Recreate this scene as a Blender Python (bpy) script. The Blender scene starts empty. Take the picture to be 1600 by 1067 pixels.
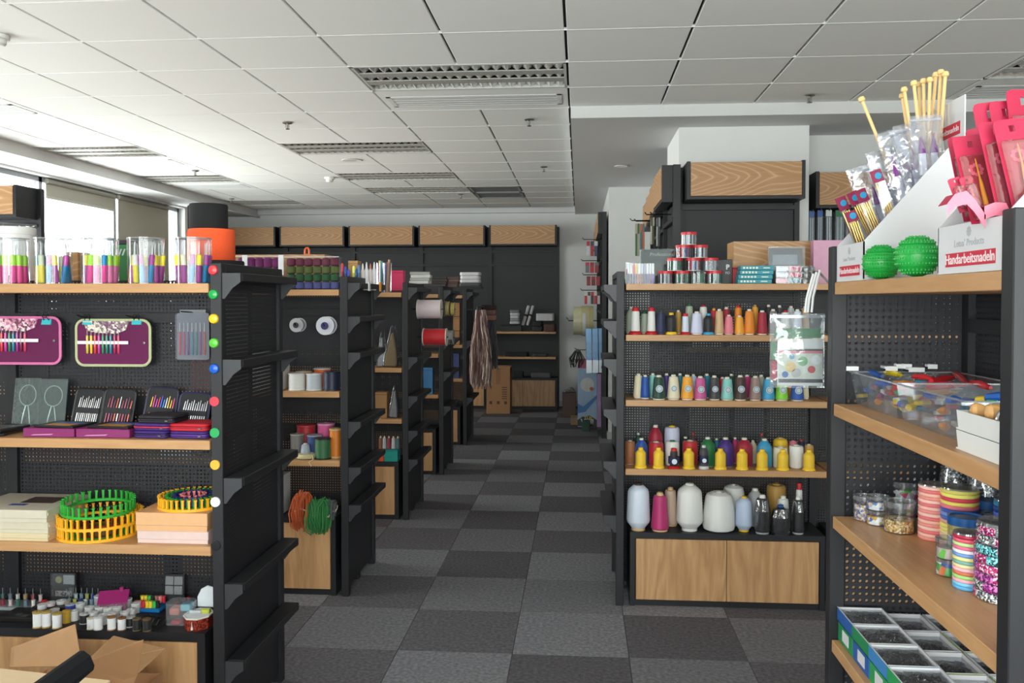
import bpy, bmesh, math, random
from mathutils import Vector, Matrix
R = math.radians
rnd = random.Random(7)
scene = bpy.context.scene
COL = scene.collection

# ---------------------------------------------------------------- camera
F = 1340.0
YAW, PIT, CZ = R(4.48), R(1.35), 1.52
SY = 63.5 - F * math.tan(PIT)
cam_d = bpy.data.cameras.new('camera')
cam = bpy.data.objects.new('camera', cam_d)
COL.objects.link(cam)
cam.location = (0, 0, CZ)
cam.rotation_euler = (R(90) - PIT, 0, YAW)
cam_d.sensor_width = 36
cam_d.lens = 36 * F / 1600
cam_d.shift_y = -SY / 1600
cam_d.clip_start = 0.05
scene.camera = cam

# ---------------------------------------------------------------- world, daylight, exposure
wd = bpy.data.worlds.new('overcast_sky')
scene.world = wd
wd.use_nodes = True
bg = wd.node_tree.nodes['Background']
bg.inputs[0].default_value = (1.0, 0.985, 0.96, 1)
bg.inputs[1].default_value = 9.0

def portal(name, loc, rot, sx, sy):
    l = bpy.data.lights.new(name, 'AREA')
    l.shape = 'RECTANGLE'
    l.size, l.size_y = sx, sy
    l.cycles.is_portal = True
    o = bpy.data.objects.new(name, l)
    COL.objects.link(o)
    o.location = loc
    o.rotation_euler = rot

WX, WZ0, WZ1 = -5.2, 0.75, 2.74          # window wall plane, sill, head
CEIL, SOFF = 2.84, 2.76
portal('daylight_side_windows', (WX - 0.02, 4.7, (WZ0 + WZ1) / 2), (0, R(-90), 0), WZ1 - WZ0, 12.7)
portal('daylight_added_rear_window', (0.0, -1.78, 1.62), (R(90), 0, 0), 5.4, 1.75)  # rear opening is unseen, added to brighten near ceiling and front faces
scene.view_settings.view_transform = 'Standard'
scene.view_settings.look = 'None'
scene.view_settings.gamma = 1
scene.view_settings.use_curve_mapping = False
scene.view_settings.exposure = 0.82
scene.cycles.max_bounces = 8
scene.cycles.diffuse_bounces = 5
scene.cycles.glossy_bounces = 4
scene.cycles.transmission_bounces = 4
scene.cycles.transparent_max_bounces = 24
scene.cycles.caustics_reflective = False
scene.cycles.caustics_refractive = False
scene.cycles.sample_clamp_indirect = 6
scene.cycles.use_denoising = True

# ---------------------------------------------------------------- colour and materials
def lin(c):
    c = c / 255.0
    return c / 12.92 if c <= 0.04045 else ((c + 0.055) / 1.055) ** 2.4

def rgb(*c):
    return (lin(c[0]), lin(c[1]), lin(c[2]), 1)

MATS = {}
def nt_of(name):
    m = bpy.data.materials.new(name)
    m.use_nodes = True
    nt = m.node_tree
    return m, nt, nt.nodes['Principled BSDF'], nt.nodes['Material Output']

def coords(nt, scale=(1, 1, 1)):
    tc = nt.nodes.new('ShaderNodeTexCoord')
    mp = nt.nodes.new('ShaderNodeMapping')
    mp.inputs['Scale'].default_value = scale
    nt.links.new(tc.outputs['Object'], mp.inputs['Vector'])
    return mp.outputs['Vector']

def mixrgb(nt, fac, a, b):
    n = nt.nodes.new('ShaderNodeMix')
    n.data_type = 'RGBA'
    for s, v in ((n.inputs[0], fac), (n.inputs[6], a), (n.inputs[7], b)):
        if hasattr(v, 'links') or isinstance(v, bpy.types.NodeSocket):
            nt.links.new(v, s)
        else:
            s.default_value = v
    return n.outputs[2]

def mat(c, rough=0.5, metal=0.0, noise=0.08, scale=35.0, spec=0.5, bump=0.0):
    """plain coloured surface with a faint procedural mottle; cached by its values"""
    key = ('plain', tuple(c), rough, metal, noise, scale, spec, bump)
    if key in MATS:
        return MATS[key]
    m, nt, p, out = nt_of('surface_%d_%d_%d' % tuple(c[:3]))
    col = rgb(*c)
    n = nt.nodes.new('ShaderNodeTexNoise')
    n.inputs['Scale'].default_value = scale
    n.inputs['Detail'].default_value = 3
    nt.links.new(coords(nt), n.inputs['Vector'])
    lo = tuple(max(0, v * (1 - noise)) for v in col[:3]) + (1,)
    hi = tuple(min(1, v * (1 + noise)) for v in col[:3]) + (1,)
    nt.links.new(mixrgb(nt, n.outputs['Fac'], lo, hi), p.inputs['Base Color'])
    p.inputs['Roughness'].default_value = rough
    p.inputs['Metallic'].default_value = metal
    p.inputs['Specular IOR Level'].default_value = spec
    if bump:
        b = nt.nodes.new('ShaderNodeBump')
        b.inputs['Strength'].default_value = bump
        b.inputs['Distance'].default_value = 0.002
        nt.links.new(n.outputs['Fac'], b.inputs['Height'])
        nt.links.new(b.outputs['Normal'], p.inputs['Normal'])
    MATS[key] = m
    return m

def thread(c, rough=0.45, pitch=0.0016, axis='Z'):
    """wound thread: fine rings around the cone"""
    key = ('thread', tuple(c), rough, pitch, axis)
    if key in MATS:
        return MATS[key]
    m, nt, p, out = nt_of('thread_%d_%d_%d' % tuple(c[:3]))
    col = rgb(*c)
    w = nt.nodes.new('ShaderNodeTexWave')
    w.bands_direction = axis
    w.inputs['Scale'].default_value = 0.314 / pitch
    w.inputs['Distortion'].default_value = 1.5
    w.inputs['Detail'].default_value = 2
    nt.links.new(coords(nt), w.inputs['Vector'])
    lo = tuple(v * 0.82 for v in col[:3]) + (1,)
    hi = tuple(min(1, v * 1.08 + 0.01) for v in col[:3]) + (1,)
    nt.links.new(mixrgb(nt, w.outputs['Fac'], lo, hi), p.inputs['Base Color'])
    p.inputs['Roughness'].default_value = rough
    p.inputs['Sheen Weight'].default_value = 0.15
    b = nt.nodes.new('ShaderNodeBump')
    b.inputs['Strength'].default_value = 0.25
    b.inputs['Distance'].default_value = 0.0006
    nt.links.new(w.outputs['Fac'], b.inputs['Height'])
    nt.links.new(b.outputs['Normal'], p.inputs['Normal'])
    MATS[key] = m
    return m

def wood(c1, c2, along='X', rough=0.42, scale=1.0, cathedral=0.5):
    key = ('wood', c1, c2, along, rough, scale, cathedral)
    if key in MATS:
        return MATS[key]
    m, nt, p, out = nt_of('oak_%s' % along.lower())
    sc = {'X': (1.4, 14, 14), 'Y': (14, 1.4, 14), 'Z': (14, 14, 1.4)}[along]
    v = coords(nt, tuple(s * scale for s in sc))
    n1 = nt.nodes.new('ShaderNodeTexNoise')
    n1.inputs['Scale'].default_value = 0.9
    n1.inputs['Detail'].default_value = 2
    n1.inputs['Distortion'].default_value = 0.6
    nt.links.new(v, n1.inputs['Vector'])
    w = nt.nodes.new('ShaderNodeMath'); w.operation = 'MULTIPLY'; w.inputs[1].default_value = 5
    nt.links.new(n1.outputs['Fac'], w.inputs[0])
    fr = nt.nodes.new('ShaderNodeMath'); fr.operation = 'PINGPONG'; fr.inputs[1].default_value = 0.5
    nt.links.new(w.outputs[0], fr.inputs[0])
    n2 = nt.nodes.new('ShaderNodeTexNoise')
    n2.inputs['Scale'].default_value = 9
    n2.inputs['Detail'].default_value = 4
    nt.links.new(v, n2.inputs['Vector'])
    a = nt.nodes.new('ShaderNodeMath'); a.operation = 'MULTIPLY_ADD'
    a.inputs[1].default_value = cathedral * 2
    nt.links.new(fr.outputs[0], a.inputs[0])
    b_ = nt.nodes.new('ShaderNodeMath'); b_.operation = 'MULTIPLY'; b_.inputs[1].default_value = 0.7
    nt.links.new(n2.outputs['Fac'], b_.inputs[0])
    nt.links.new(b_.outputs[0], a.inputs[2])
    a.use_clamp = True
    nt.links.new(mixrgb(nt, a.outputs[0], rgb(*c2), rgb(*c1)), p.inputs['Base Color'])
    p.inputs['Roughness'].default_value = rough
    MATS[key] = m
    return m

OAK1, OAK2 = (206, 160, 113), (176, 129, 85)
def oak(along='X'):
    return wood(OAK1, OAK2, along, cathedral=0.3)
def oak_fig(along='X'):
    return wood((208, 163, 116), (168, 122, 79), along, scale=0.8, cathedral=0.6)

def oak_flame(zc, xs=0.35):
    """oak board with cathedral figure: nested chevrons along x around the height zc"""
    key = ('flame', round(zc, 3), xs)
    if key in MATS:
        return MATS[key]
    m, nt, p, out = nt_of('oak_cathedral')
    def mth(op, a, b=None, clamp=False):
        n = nt.nodes.new('ShaderNodeMath'); n.operation = op; n.use_clamp = clamp
        for i, v in enumerate((a, b)):
            if v is None: continue
            if isinstance(v, bpy.types.NodeSocket): nt.links.new(v, n.inputs[i])
            else: n.inputs[i].default_value = v
        return n.outputs[0]
    tc = nt.nodes.new('ShaderNodeTexCoord'); sp = nt.nodes.new('ShaderNodeSeparateXYZ')
    nt.links.new(tc.outputs['Object'], sp.inputs[0])
    oi = nt.nodes.new('ShaderNodeObjectInfo')
    n1 = nt.nodes.new('ShaderNodeTexNoise'); n1.inputs['Scale'].default_value = 1.0; n1.inputs['Detail'].default_value = 1
    mp = nt.nodes.new('ShaderNodeMapping'); mp.inputs['Scale'].default_value = (2.2, 2.2, 5)
    nt.links.new(tc.outputs['Object'], mp.inputs['Vector'])
    off = nt.nodes.new('ShaderNodeCombineXYZ')
    for q in range(3): nt.links.new(mth('MULTIPLY', oi.outputs['Random'], 7.0), off.inputs[q])
    nt.links.new(off.outputs[0], mp.inputs['Location'])
    nt.links.new(mp.outputs[0], n1.inputs['Vector'])
    dz = mth('ABSOLUTE', mth('SUBTRACT', sp.outputs[2], zc))
    dz = mth('POWER', mth('MULTIPLY', dz, 8.0), 1.4)
    t_ = mth('ADD', mth('ADD', mth('MULTIPLY', sp.outputs[0], 3.2), mth('MULTIPLY', dz, 1.6)), mth('MULTIPLY', n1.outputs['Fac'], 2.0))
    t_ = mth('ADD', t_, oi.outputs['Random'])
    line = mth('PINGPONG', mth('MULTIPLY', t_, 2.6), 0.5)
    line = mth('POWER', mth('MULTIPLY', line, 2.0), 5.0)
    n2 = nt.nodes.new('ShaderNodeTexNoise'); n2.inputs['Scale'].default_value = 1.0; n2.inputs['Detail'].default_value = 4
    mp2 = nt.nodes.new('ShaderNodeMapping'); mp2.inputs['Scale'].default_value = (9, 60, 120)
    nt.links.new(tc.outputs['Object'], mp2.inputs['Vector']); nt.links.new(mp2.outputs[0], n2.inputs['Vector'])
    base = mixrgb(nt, n2.outputs['Fac'], rgb(164, 118, 76), rgb(196, 150, 104))
    nt.links.new(mixrgb(nt, mth('MULTIPLY', line, 0.62), base, rgb(226, 190, 148)), p.inputs['Base Color'])
    p.inputs['Roughness'].default_value = 0.45
    MATS[key] = m
    return m
BLACK = (29, 29, 33)
def black():
    return mat(BLACK, 0.5, noise=0.12, scale=220, bump=0.08)

def pegboard(name, plane, pitch=0.0138, r=0.0032):
    """black steel sheet with real see-through round holes on a square pitch"""
    key = ('peg', plane, pitch, r)
    if key in MATS:
        return MATS[key]
    m, nt, p, out = nt_of(name)
    p.inputs['Base Color'].default_value = rgb(34, 34, 39)
    p.inputs['Roughness'].default_value = 0.5
    tc = nt.nodes.new('ShaderNodeTexCoord')
    s = nt.nodes.new('ShaderNodeSeparateXYZ')
    nt.links.new(tc.outputs['Object'], s.inputs[0])
    sq = []
    for ax in plane:
        a = nt.nodes.new('ShaderNodeMath'); a.operation = 'PINGPONG'; a.inputs[1].default_value = pitch / 2
        nt.links.new(s.outputs[ax], a.inputs[0])
        q = nt.nodes.new('ShaderNodeMath'); q.operation = 'POWER'; q.inputs[1].default_value = 2
        nt.links.new(a.outputs[0], q.inputs[0])
        sq.append(q.outputs[0])
    ad = nt.nodes.new('ShaderNodeMath'); ad.operation = 'ADD'
    nt.links.new(sq[0], ad.inputs[0]); nt.links.new(sq[1], ad.inputs[1])
    lt = nt.nodes.new('ShaderNodeMath'); lt.operation = 'GREATER_THAN'; lt.inputs[1].default_value = r * r
    nt.links.new(ad.outputs[0], lt.inputs[0])
    nt.links.new(lt.outputs[0], p.inputs['Alpha'])
    MATS[key] = m
    return m

def clear(tint=(250, 252, 255), gloss=0.12, rough=0.06, haze=0.0, wrinkle=0.0):
    """thin clear plastic: mostly see-through with a glossy sheen (and a little milkiness)"""
    key = ('clear', tint, gloss, rough, haze, wrinkle)
    if key in MATS:
        return MATS[key]
    m, nt, p, out = nt_of('clear_plastic')
    t = nt.nodes.new('ShaderNodeBsdfTransparent'); t.inputs[0].default_value = rgb(*tint)
    g = nt.nodes.new('ShaderNodeBsdfGlossy'); g.inputs['Roughness'].default_value = rough
    lw = nt.nodes.new('ShaderNodeLayerWeight'); lw.inputs[0].default_value = 0.35
    fa = nt.nodes.new('ShaderNodeMath'); fa.operation = 'MULTIPLY_ADD'; fa.use_clamp = True
    nt.links.new(lw.outputs['Facing'], fa.inputs[0]); fa.inputs[1].default_value = 0.5; fa.inputs[2].default_value = gloss
    mx = nt.nodes.new('ShaderNodeMixShader')
    nt.links.new(fa.outputs[0], mx.inputs[0]); nt.links.new(t.outputs[0], mx.inputs[1]); nt.links.new(g.outputs[0], mx.inputs[2])
    last = mx.outputs[0]
    if haze:
        d = nt.nodes.new('ShaderNodeBsdfDiffuse'); d.inputs[0].default_value = rgb(235, 238, 242)
        m2 = nt.nodes.new('ShaderNodeMixShader'); m2.inputs[0].default_value = haze
        nt.links.new(last, m2.inputs[1]); nt.links.new(d.outputs[0], m2.inputs[2]); last = m2.outputs[0]
    if wrinkle:
        n = nt.nodes.new('ShaderNodeTexNoise'); n.inputs['Scale'].default_value = 28; n.inputs['Detail'].default_value = 1
        n.inputs['Distortion'].default_value = 1.5
        nt.links.new(coords(nt), n.inputs['Vector'])
        b = nt.nodes.new('ShaderNodeBump'); b.inputs['Strength'].default_value = wrinkle * 0.6; b.inputs['Distance'].default_value = 0.004
        nt.links.new(n.outputs['Fac'], b.inputs['Height']); nt.links.new(b.outputs[0], g.inputs['Normal'])
    nt.links.new(last, out.inputs['Surface'])
    MATS[key] = m
    return m

# ---------------------------------------------------------------- mesh building
class G:
    """collects shapes of ONE part into one mesh"""
    def __init__(s):
        s.v, s.f, s.m = [], [], []
    def add(s, vs, fs, m=0):
        n = len(s.v)
        s.v += [tuple(p) for p in vs]
        for f in fs:
            s.f.append(tuple(i + n for i in f)); s.m.append(m)
        return s
    def box(s, x0, x1, y0, y1, z0, z1, m=0):
        vs = [(x0, y0, z0), (x1, y0, z0), (x1, y1, z0), (x0, y1, z0), (x0, y0, z1), (x1, y0, z1), (x1, y1, z1), (x0, y1, z1)]
        return s.add(vs, [(0, 3, 2, 1), (4, 5, 6, 7), (0, 1, 5, 4), (1, 2, 6, 5), (2, 3, 7, 6), (3, 0, 4, 7)], m)
    def prism(s, poly, axis, lo, hi, m=0):
        n = len(poly)
        def pt(a, b, t):
            return {'x': (t, a, b), 'y': (a, t, b), 'z': (a, b, t)}[axis]
        vs = [pt(a, b, lo) for a, b in poly] + [pt(a, b, hi) for a, b in poly]
        fs = [tuple(range(n))[::-1], tuple(range(n, 2 * n))] + [(i, (i + 1) % n, n + (i + 1) % n, n + i) for i in range(n)]
        return s.add(vs, fs, m)
    def lathe(s, prof, seg=16, c=(0, 0, 0), m=0, axis='z', closed=False):
        """prof: (radius, height[, material]) from bottom to top"""
        vs, fs, ms = [], [], []
        for p in prof:
            for k in range(seg):
                a = 2 * math.pi * k / seg
                x, y, z = p[0] * math.cos(a), p[0] * math.sin(a), p[1]
                if axis == 'x': x, y, z = z, x, y
                if axis == 'y': x, y, z = x, z, y
                vs.append((c[0] + x, c[1] + y, c[2] + z))
        base = len(s.v)
        s.v += vs
        np_ = len(prof)
        for i in range(np_ if closed else np_ - 1):
            j = (i + 1) % np_
            mm = prof[i][2] if len(prof[i]) > 2 else m
            for k in range(seg):
                k2 = (k + 1) % seg
                s.f.append((base + i * seg + k, base + i * seg + k2, base + j * seg + k2, base + j * seg + k)); s.m.append(mm)
        if not closed:
            if prof[0][0] > 1e-6:
                s.f.append(tuple(base + k for k in range(seg))[::-1]); s.m.append(prof[0][2] if len(prof[0]) > 2 else m)
            if prof[-1][0] > 1e-6:
                s.f.append(tuple(base + (np_ - 1) * seg + k for k in range(seg))); s.m.append(prof[-1][2] if len(prof[-1]) > 2 else m)
        return s
    def cyl(s, c, r, h, seg=16, axis='z', m=0, r2=None):
        return s.lathe([(r, 0), (r if r2 is None else r2, h)], seg, c, m, axis)
    def tube(s, pts, r, seg=6, m=0, closed=False):
        pts = [Vector(p) for p in pts]
        n = len(pts); base = len(s.v); up0 = None
        for i, p in enumerate(pts):
            t = (pts[(i + 1) % n] - pts[i - 1]) if closed else (pts[min(i + 1, n - 1)] - pts[max(i - 1, 0)])
            t.normalize()
            if up0 is None:
                up0 = Vector((0, 0, 1)) if abs(t.z) < 0.9 else Vector((1, 0, 0))
            a = t.cross(up0).normalized(); b = a.cross(t).normalized(); up0 = b
            rr = r[i] if isinstance(r, (list, tuple)) else r
            for k in range(seg):
                q = 2 * math.pi * k / seg
                w = p + a * (rr * math.cos(q)) + b * (rr * math.sin(q))
                s.v.append(tuple(w))
        for i in range(n if closed else n - 1):
            j = (i + 1) % n
            for k in range(seg):
                k2 = (k + 1) % seg
                s.f.append((base + i * seg + k, base + i * seg + k2, base + j * seg + k2, base + j * seg + k)); s.m.append(m)
        if not closed:
            s.f.append(tuple(base + k for k in range(seg))[::-1]); s.m.append(m)
            s.f.append(tuple(base + (n - 1) * seg + k for k in range(seg))); s.m.append(m)
        return s
    def rbox(s, x0, x1, y0, y1, z0, z1, r, m=0, seg=4):
        """box with rounded vertical (z) corners"""
        poly = []
        for cx, cy, a0 in ((x1 - r, y1 - r, 0), (x0 + r, y1 - r, 90), (x0 + r, y0 + r, 180), (x1 - r, y0 + r, 270)):
            for k in range(seg + 1):
                a = R(a0 + 90 * k / seg)
                poly.append((cx + r * math.cos(a), cy + r * math.sin(a)))
        return s.prism(poly, 'z', z0, z1, m)
    def mesh(s, name, mats, smooth=False, bevel=0.0):
        me = bpy.data.meshes.new(name)
        me.from_pydata(s.v, [], s.f)
        bm = bmesh.new(); bm.from_mesh(me)
        for f, k in zip(bm.faces, s.m):
            f.material_index = k
        bmesh.ops.recalc_face_normals(bm, faces=bm.faces[:])
        if bevel:
            ed = [e for e in bm.edges if len(e.link_faces) == 2 and e.calc_face_angle(0) > R(50)]
            bmesh.ops.bevel(bm, geom=ed, offset=bevel, segments=1, affect='EDGES', clamp_overlap=True)
        bm.to_mesh(me); bm.free()
        for mm in (mats if isinstance(mats, (list, tuple)) else [mats]):
            me.materials.append(mm)
        if smooth:
            for p in me.polygons: p.use_smooth = True
            me.set_sharp_from_angle(angle=R(38))
        return me

def tag(o, label=None, cat=None, group=None, kind=None):
    if label: o['label'] = label
    if cat: o['category'] = cat
    if group: o['group'] = group
    if kind: o['kind'] = kind
    return o

def put(name, me, parent=None, loc=(0, 0, 0), rot=(0, 0, 0), label=None, cat=None, group=None, kind=None):
    o = bpy.data.objects.new(name, me)
    COL.objects.link(o)
    o.location = loc
    o.rotation_euler = rot
    if parent: o.parent = parent
    return tag(o, label, cat, group, kind)

def ob(name, g, mats, parent=None, loc=(0, 0, 0), rot=(0, 0, 0), smooth=False, bevel=0.0, **k):
    return put(name, g.mesh(name, mats, smooth, bevel), parent, loc, rot, **k)

def thing(name, label, cat, loc=(0, 0, 0), rz=0.0, group=None, rot=None):
    o = bpy.data.objects.new(name, None)
    COL.objects.link(o)
    o.empty_display_size = 0.05
    o.location = loc
    o.rotation_euler = rot if rot else (0, 0, rz)
    return tag(o, label, cat, group)

def kids(o):
    return [c for c in bpy.data.objects if c.parent == o]

def copy_tree(o, parent=None, tree=None):
    c = o.copy(); COL.objects.link(c); c.parent = parent
    for ch in (tree or o.children):
        copy_tree(ch, c)
    return c

def dup(o, loc, rz=None, label=None, group=None):
    c = copy_tree(o)
    c.location = loc
    if rz is not None: c.rotation_euler = (0, 0, rz)
    if label: c['label'] = label
    if group: c['group'] = group
    return c

FONT_CACHE = {}
def text_mesh(body, size, m, extrude=0.0003, align='CENTER', bold=0.0):
    cu = bpy.data.curves.new('lettering', 'FONT')
    cu.body = body; cu.size = size; cu.extrude = extrude
    cu.align_x = align; cu.align_y = 'CENTER'; cu.offset = bold
    cu.resolution_u = 2
    t = bpy.data.objects.new('lettering', cu)
    COL.objects.link(t)
    bpy.context.view_layer.update()
    me = bpy.data.meshes.new_from_object(t.evaluated_get(bpy.context.evaluated_depsgraph_get()))
    bpy.data.objects.remove(t)
    me.materials.clear(); me.materials.append(m)
    return me

# ---------------------------------------------------------------- pixel of the photograph -> point in the room
_cy, _sy, _cp, _sp = math.cos(YAW), math.sin(YAW), math.cos(PIT), math.sin(PIT)
_R, _W, _U = Vector((_cy, _sy, 0)), Vector((-_sy * _cp, _cy * _cp, -_sp)), Vector((-_sy * _sp, _cy * _sp, _cp))
def ray(u, v):
    return _W + _R * ((u - 800) / F) + _U * ((533.5 - SY - v) / F)
def PY(u, v, Y):
    r = ray(u, v); t = Y / r.y
    return Vector((r.x * t, Y, CZ + r.z * t))
def PX(u, v, X):
    r = ray(u, v); t = X / r.x
    return Vector((X, r.y * t, CZ + r.z * t))
def PZ(u, v, z):
    r = ray(u, v); t = (z - CZ) / r.z
    return Vector((r.x * t, r.y * t, z))
def XU(u, Y):
    return PY(u, 470, Y).x

# ---------------------------------------------------------------- the room
WHITE = (228, 228, 226)
wallm = mat(WHITE, 0.8, noise=0.03, scale=6)
def struct(name, g, m, parent=None, **k):
    return ob(name, g, m, parent, kind=None if parent else 'structure', **k)

BACK = 12.35
XR, YN = 4.2, -1.8  # near wall set close so its added window lights the ceiling
# carpet
def carpet(c, seed):
    m, nt, p, out = nt_of('carpet')
    n = nt.nodes.new('ShaderNodeTexNoise'); n.inputs['Scale'].default_value = 320; n.inputs['Detail'].default_value = 2
    v = coords(nt)
    nt.links.new(v, n.inputs['Vector'])
    n2 = nt.nodes.new('ShaderNodeTexNoise'); n2.inputs['Scale'].default_value = 60; n2.inputs['Detail'].default_value = 3
    nt.links.new(v, n2.inputs['Vector'])
    col = rgb(*c)
    r_ = nt.nodes.new('ShaderNodeMath'); r_.operation = 'MULTIPLY'
    nt.links.new(n.outputs['Fac'], r_.inputs[0]); nt.links.new(n2.outputs['Fac'], r_.inputs[1])
    cr = nt.nodes.new('ShaderNodeMapRange'); cr.inputs[1].default_value = 0.12; cr.inputs[2].default_value = 0.42
    nt.links.new(r_.outputs[0], cr.inputs[0])
    nt.links.new(mixrgb(nt, cr.outputs[0], tuple(x * 0.6 for x in col[:3]) + (1,), tuple(min(1, x * 1.4) for x in col[:3]) + (1,)), p.inputs['Base Color'])
    p.inputs['Roughness'].default_value = 0.95
    p.inputs['Specular IOR Level'].default_value = 0.1
    b = nt.nodes.new('ShaderNodeBump'); b.inputs['Strength'].default_value = 0.5; b.inputs['Distance'].default_value = 0.003
    nt.links.new(n.outputs['Fac'], b.inputs['Height']); nt.links.new(b.outputs[0], p.inputs['Normal'])
    return m
carpets = [carpet(c, i) for i, c in enumerate([(132, 131, 136), (122, 121, 125), (107, 104, 108), (99, 96, 100)])]
fl = struct('floor', G().box(WX - 0.2, XR + 0.2, YN - 0.2, BACK + 0.2, -0.12, -0.006), mat((60, 58, 58), 0.95))
T = 0.5
tile_me = [G().box(-T / 2 + 0.0012, T / 2 - 0.0012, -T / 2 + 0.0012, T / 2 - 0.0012, -0.006, 0).mesh('carpet_tile', c, bevel=0.001) for c in carpets]
fx0, fy0 = -0.285, 3.65
for i in range(-5, 4):
    for j in range(-5, 18):
        if (j < -4 or i < -4) and False: continue
        k = (i + j) % 2
        q = rnd.random()
        me = tile_me[(0 if q < 0.75 else 1) if k == 0 else (3 if q < 0.6 else 2)]
        if rnd.random() < 0.08: me = tile_me[rnd.choice((1, 2))]
        y = fy0 + T * (j + 0.5)
        if y + T / 2 > BACK + 0.3: continue
        put('carpet_tile', me, fl, (fx0 + T * (i + 0.5), y, 0))
gs = G()
for i in range(-10, 9):
    for j in range(-16, 18):
        if -5 <= i < 4 and -5 <= j < 18: continue
        x, y = fx0 + T * i, fy0 + T * j
        if x < WX - 0.2 or x + T > XR or y < YN or y + T > BACK: continue
        gs.box(x + 0.0012, x + T - 0.0012, y + 0.0012, y + T - 0.0012, -0.006, 0, (i + j) % 2)
ob('carpet_tiles_beyond', gs, [carpets[0], carpets[3]], fl, kind='stuff')

# ceiling: slab, tiles, tees
CS, CR = 0.615, 0.565
cx0, cy0 = -0.07, 4.22
ceil = struct('ceiling', G().box(WX - 0.2, XR, YN, BACK + 0.2, CEIL + 0.03, CEIL + 0.2), mat((70, 70, 70), 0.9))
tilem = mat((238, 237, 234), 0.85, noise=0.05, scale=160, bump=0.15)
ctile = G().box(-CS / 2 + 0.007, CS / 2 - 0.007, -CR / 2 + 0.002, CR / 2 - 0.002, 0.0, 0.018).mesh('ceiling_tile', tilem, bevel=0.002)
FASC = -4.72            # step down to the window soffit
SOFY = 5.87             # step down to the soffit on the right
def tile_rect(i, j):
    return cx0 + CS * i, cy0 + CR * j
# panels that replace tiles: (i0, i1, row)
LIGHTS = [(-2, 0, 1), (-4, -2, 5), (-4, -2, 8), (-4, -2, 10), (-8, -6, 5), (-8, -6, 8), (-8, -6, 12), (4, 6, 1), (-8, -6, 1), (-2, 0, -2)]
SLOTS = [(-2, 0, 2), (-8, -6, 6), (-8, -6, 2), (-8, -6, 9), (4, 6, 2)]
GRILLES = [(-2, -1, 10), (-2, -1, 11)]
taken = set()
for a, b, j in LIGHTS + SLOTS + GRILLES:
    for i in range(a, b): taken.add((i, j))
tee = mat((236, 236, 234), 0.5)
stuff_t = G()
for j in range(-14, 15):
    for i in range(-8, 7):
        x, y = tile_rect(i, j)
        x1 = x + CS
        if y + CR > BACK + 0.05: continue
        if i >= 0 and y > SOFY - 0.2: continue
        if (i, j) in taken: continue
        if j < -3:
            stuff_t.box(max(x, FASC) + 0.007, x1 - 0.007, y + 0.002, y + CR - 0.002, CEIL, CEIL + 0.018); continue
        if x < FASC - 0.01:
            put('ceiling_tile', G().box(FASC + 0.002, x1 - 0.007, y + 0.002, y + CR - 0.002, 0, 0.018).mesh('ceiling_tile', tilem), ceil, (0, 0, CEIL)); continue
        put('ceiling_tile', ctile, ceil, (x + CS / 2, y + CR / 2, CEIL))
ob('ceiling_tiles_beyond', stuff_t, tilem, ceil, kind='stuff')
for j in range(-3, 15):
    y = cy0 + CR * j
    if y > BACK: break
    ob('cross_tee', G().box(FASC, 3.7 if y < SOFY - 0.1 else cx0, y - 0.004, y + 0.004, CEIL - 0.0015, CEIL + 0.012), tee, ceil)
# soffits and fascias
sm_ = mat((224, 224, 223), 0.8, noise=0.02)
struct('trim_1', G().box(WX - 0.2, FASC, YN, BACK, SOFF, CEIL + 0.03).box(FASC - 0.001, FASC + 0.03, YN, BACK, SOFF - 0.02, CEIL + 0.03), sm_)
struct('trim_2', G().box(cx0 + 0.01, XR, SOFY, BACK, SOFF, CEIL + 0.03), mat((214, 214, 213), 0.8, noise=0.02))
struct('trim_3', G().box(FASC + 0.03, cx0 + 0.01, BACK - 0.10, BACK, CEIL - 0.06, CEIL + 0.03), sm_)
# walls
struct('wall_back', G().box(WX - 0.2, 0.5, BACK, BACK + 0.2, -0.1, CEIL), wallm)
COLX, COLY = 0.32, 9.45
struct('wall_alcove', G().box(COLX, XR, COLY, BACK + 0.2, -0.1, CEIL), wallm)
struct('wall_column', G().box(0.71, 1.62, 6.24, 7.05, -0.1, CEIL), wallm)
struct('wall_far_right', G().box(1.0, XR, 6.62, COLY, -0.1, CEIL), wallm)
struct('wall_right', G().box(XR, XR + 0.2, YN, 6.62, -0.1, CEIL), wallm)
struct('wall_near', G().box(WX - 0.2, -2.7, YN - 0.2, YN, -0.1, CEIL).box(2.7, XR + 0.2, YN - 0.2, YN, -0.1, CEIL)
       .box(-2.7, 2.7, YN - 0.2, YN, -0.1, 0.75).box(-2.7, 2.7, YN - 0.2, YN, 2.5, CEIL), wallm)
struct('wall_window', G().box(WX - 0.2, WX, YN, BACK, -0.1, WZ0).box(WX - 0.2, WX, YN, BACK, WZ1, CEIL)
       .box(WX - 0.2, WX, 11.0, BACK, WZ0, WZ1).box(WX - 0.2, WX, YN, -1.6, WZ0, WZ1), wallm)
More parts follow.
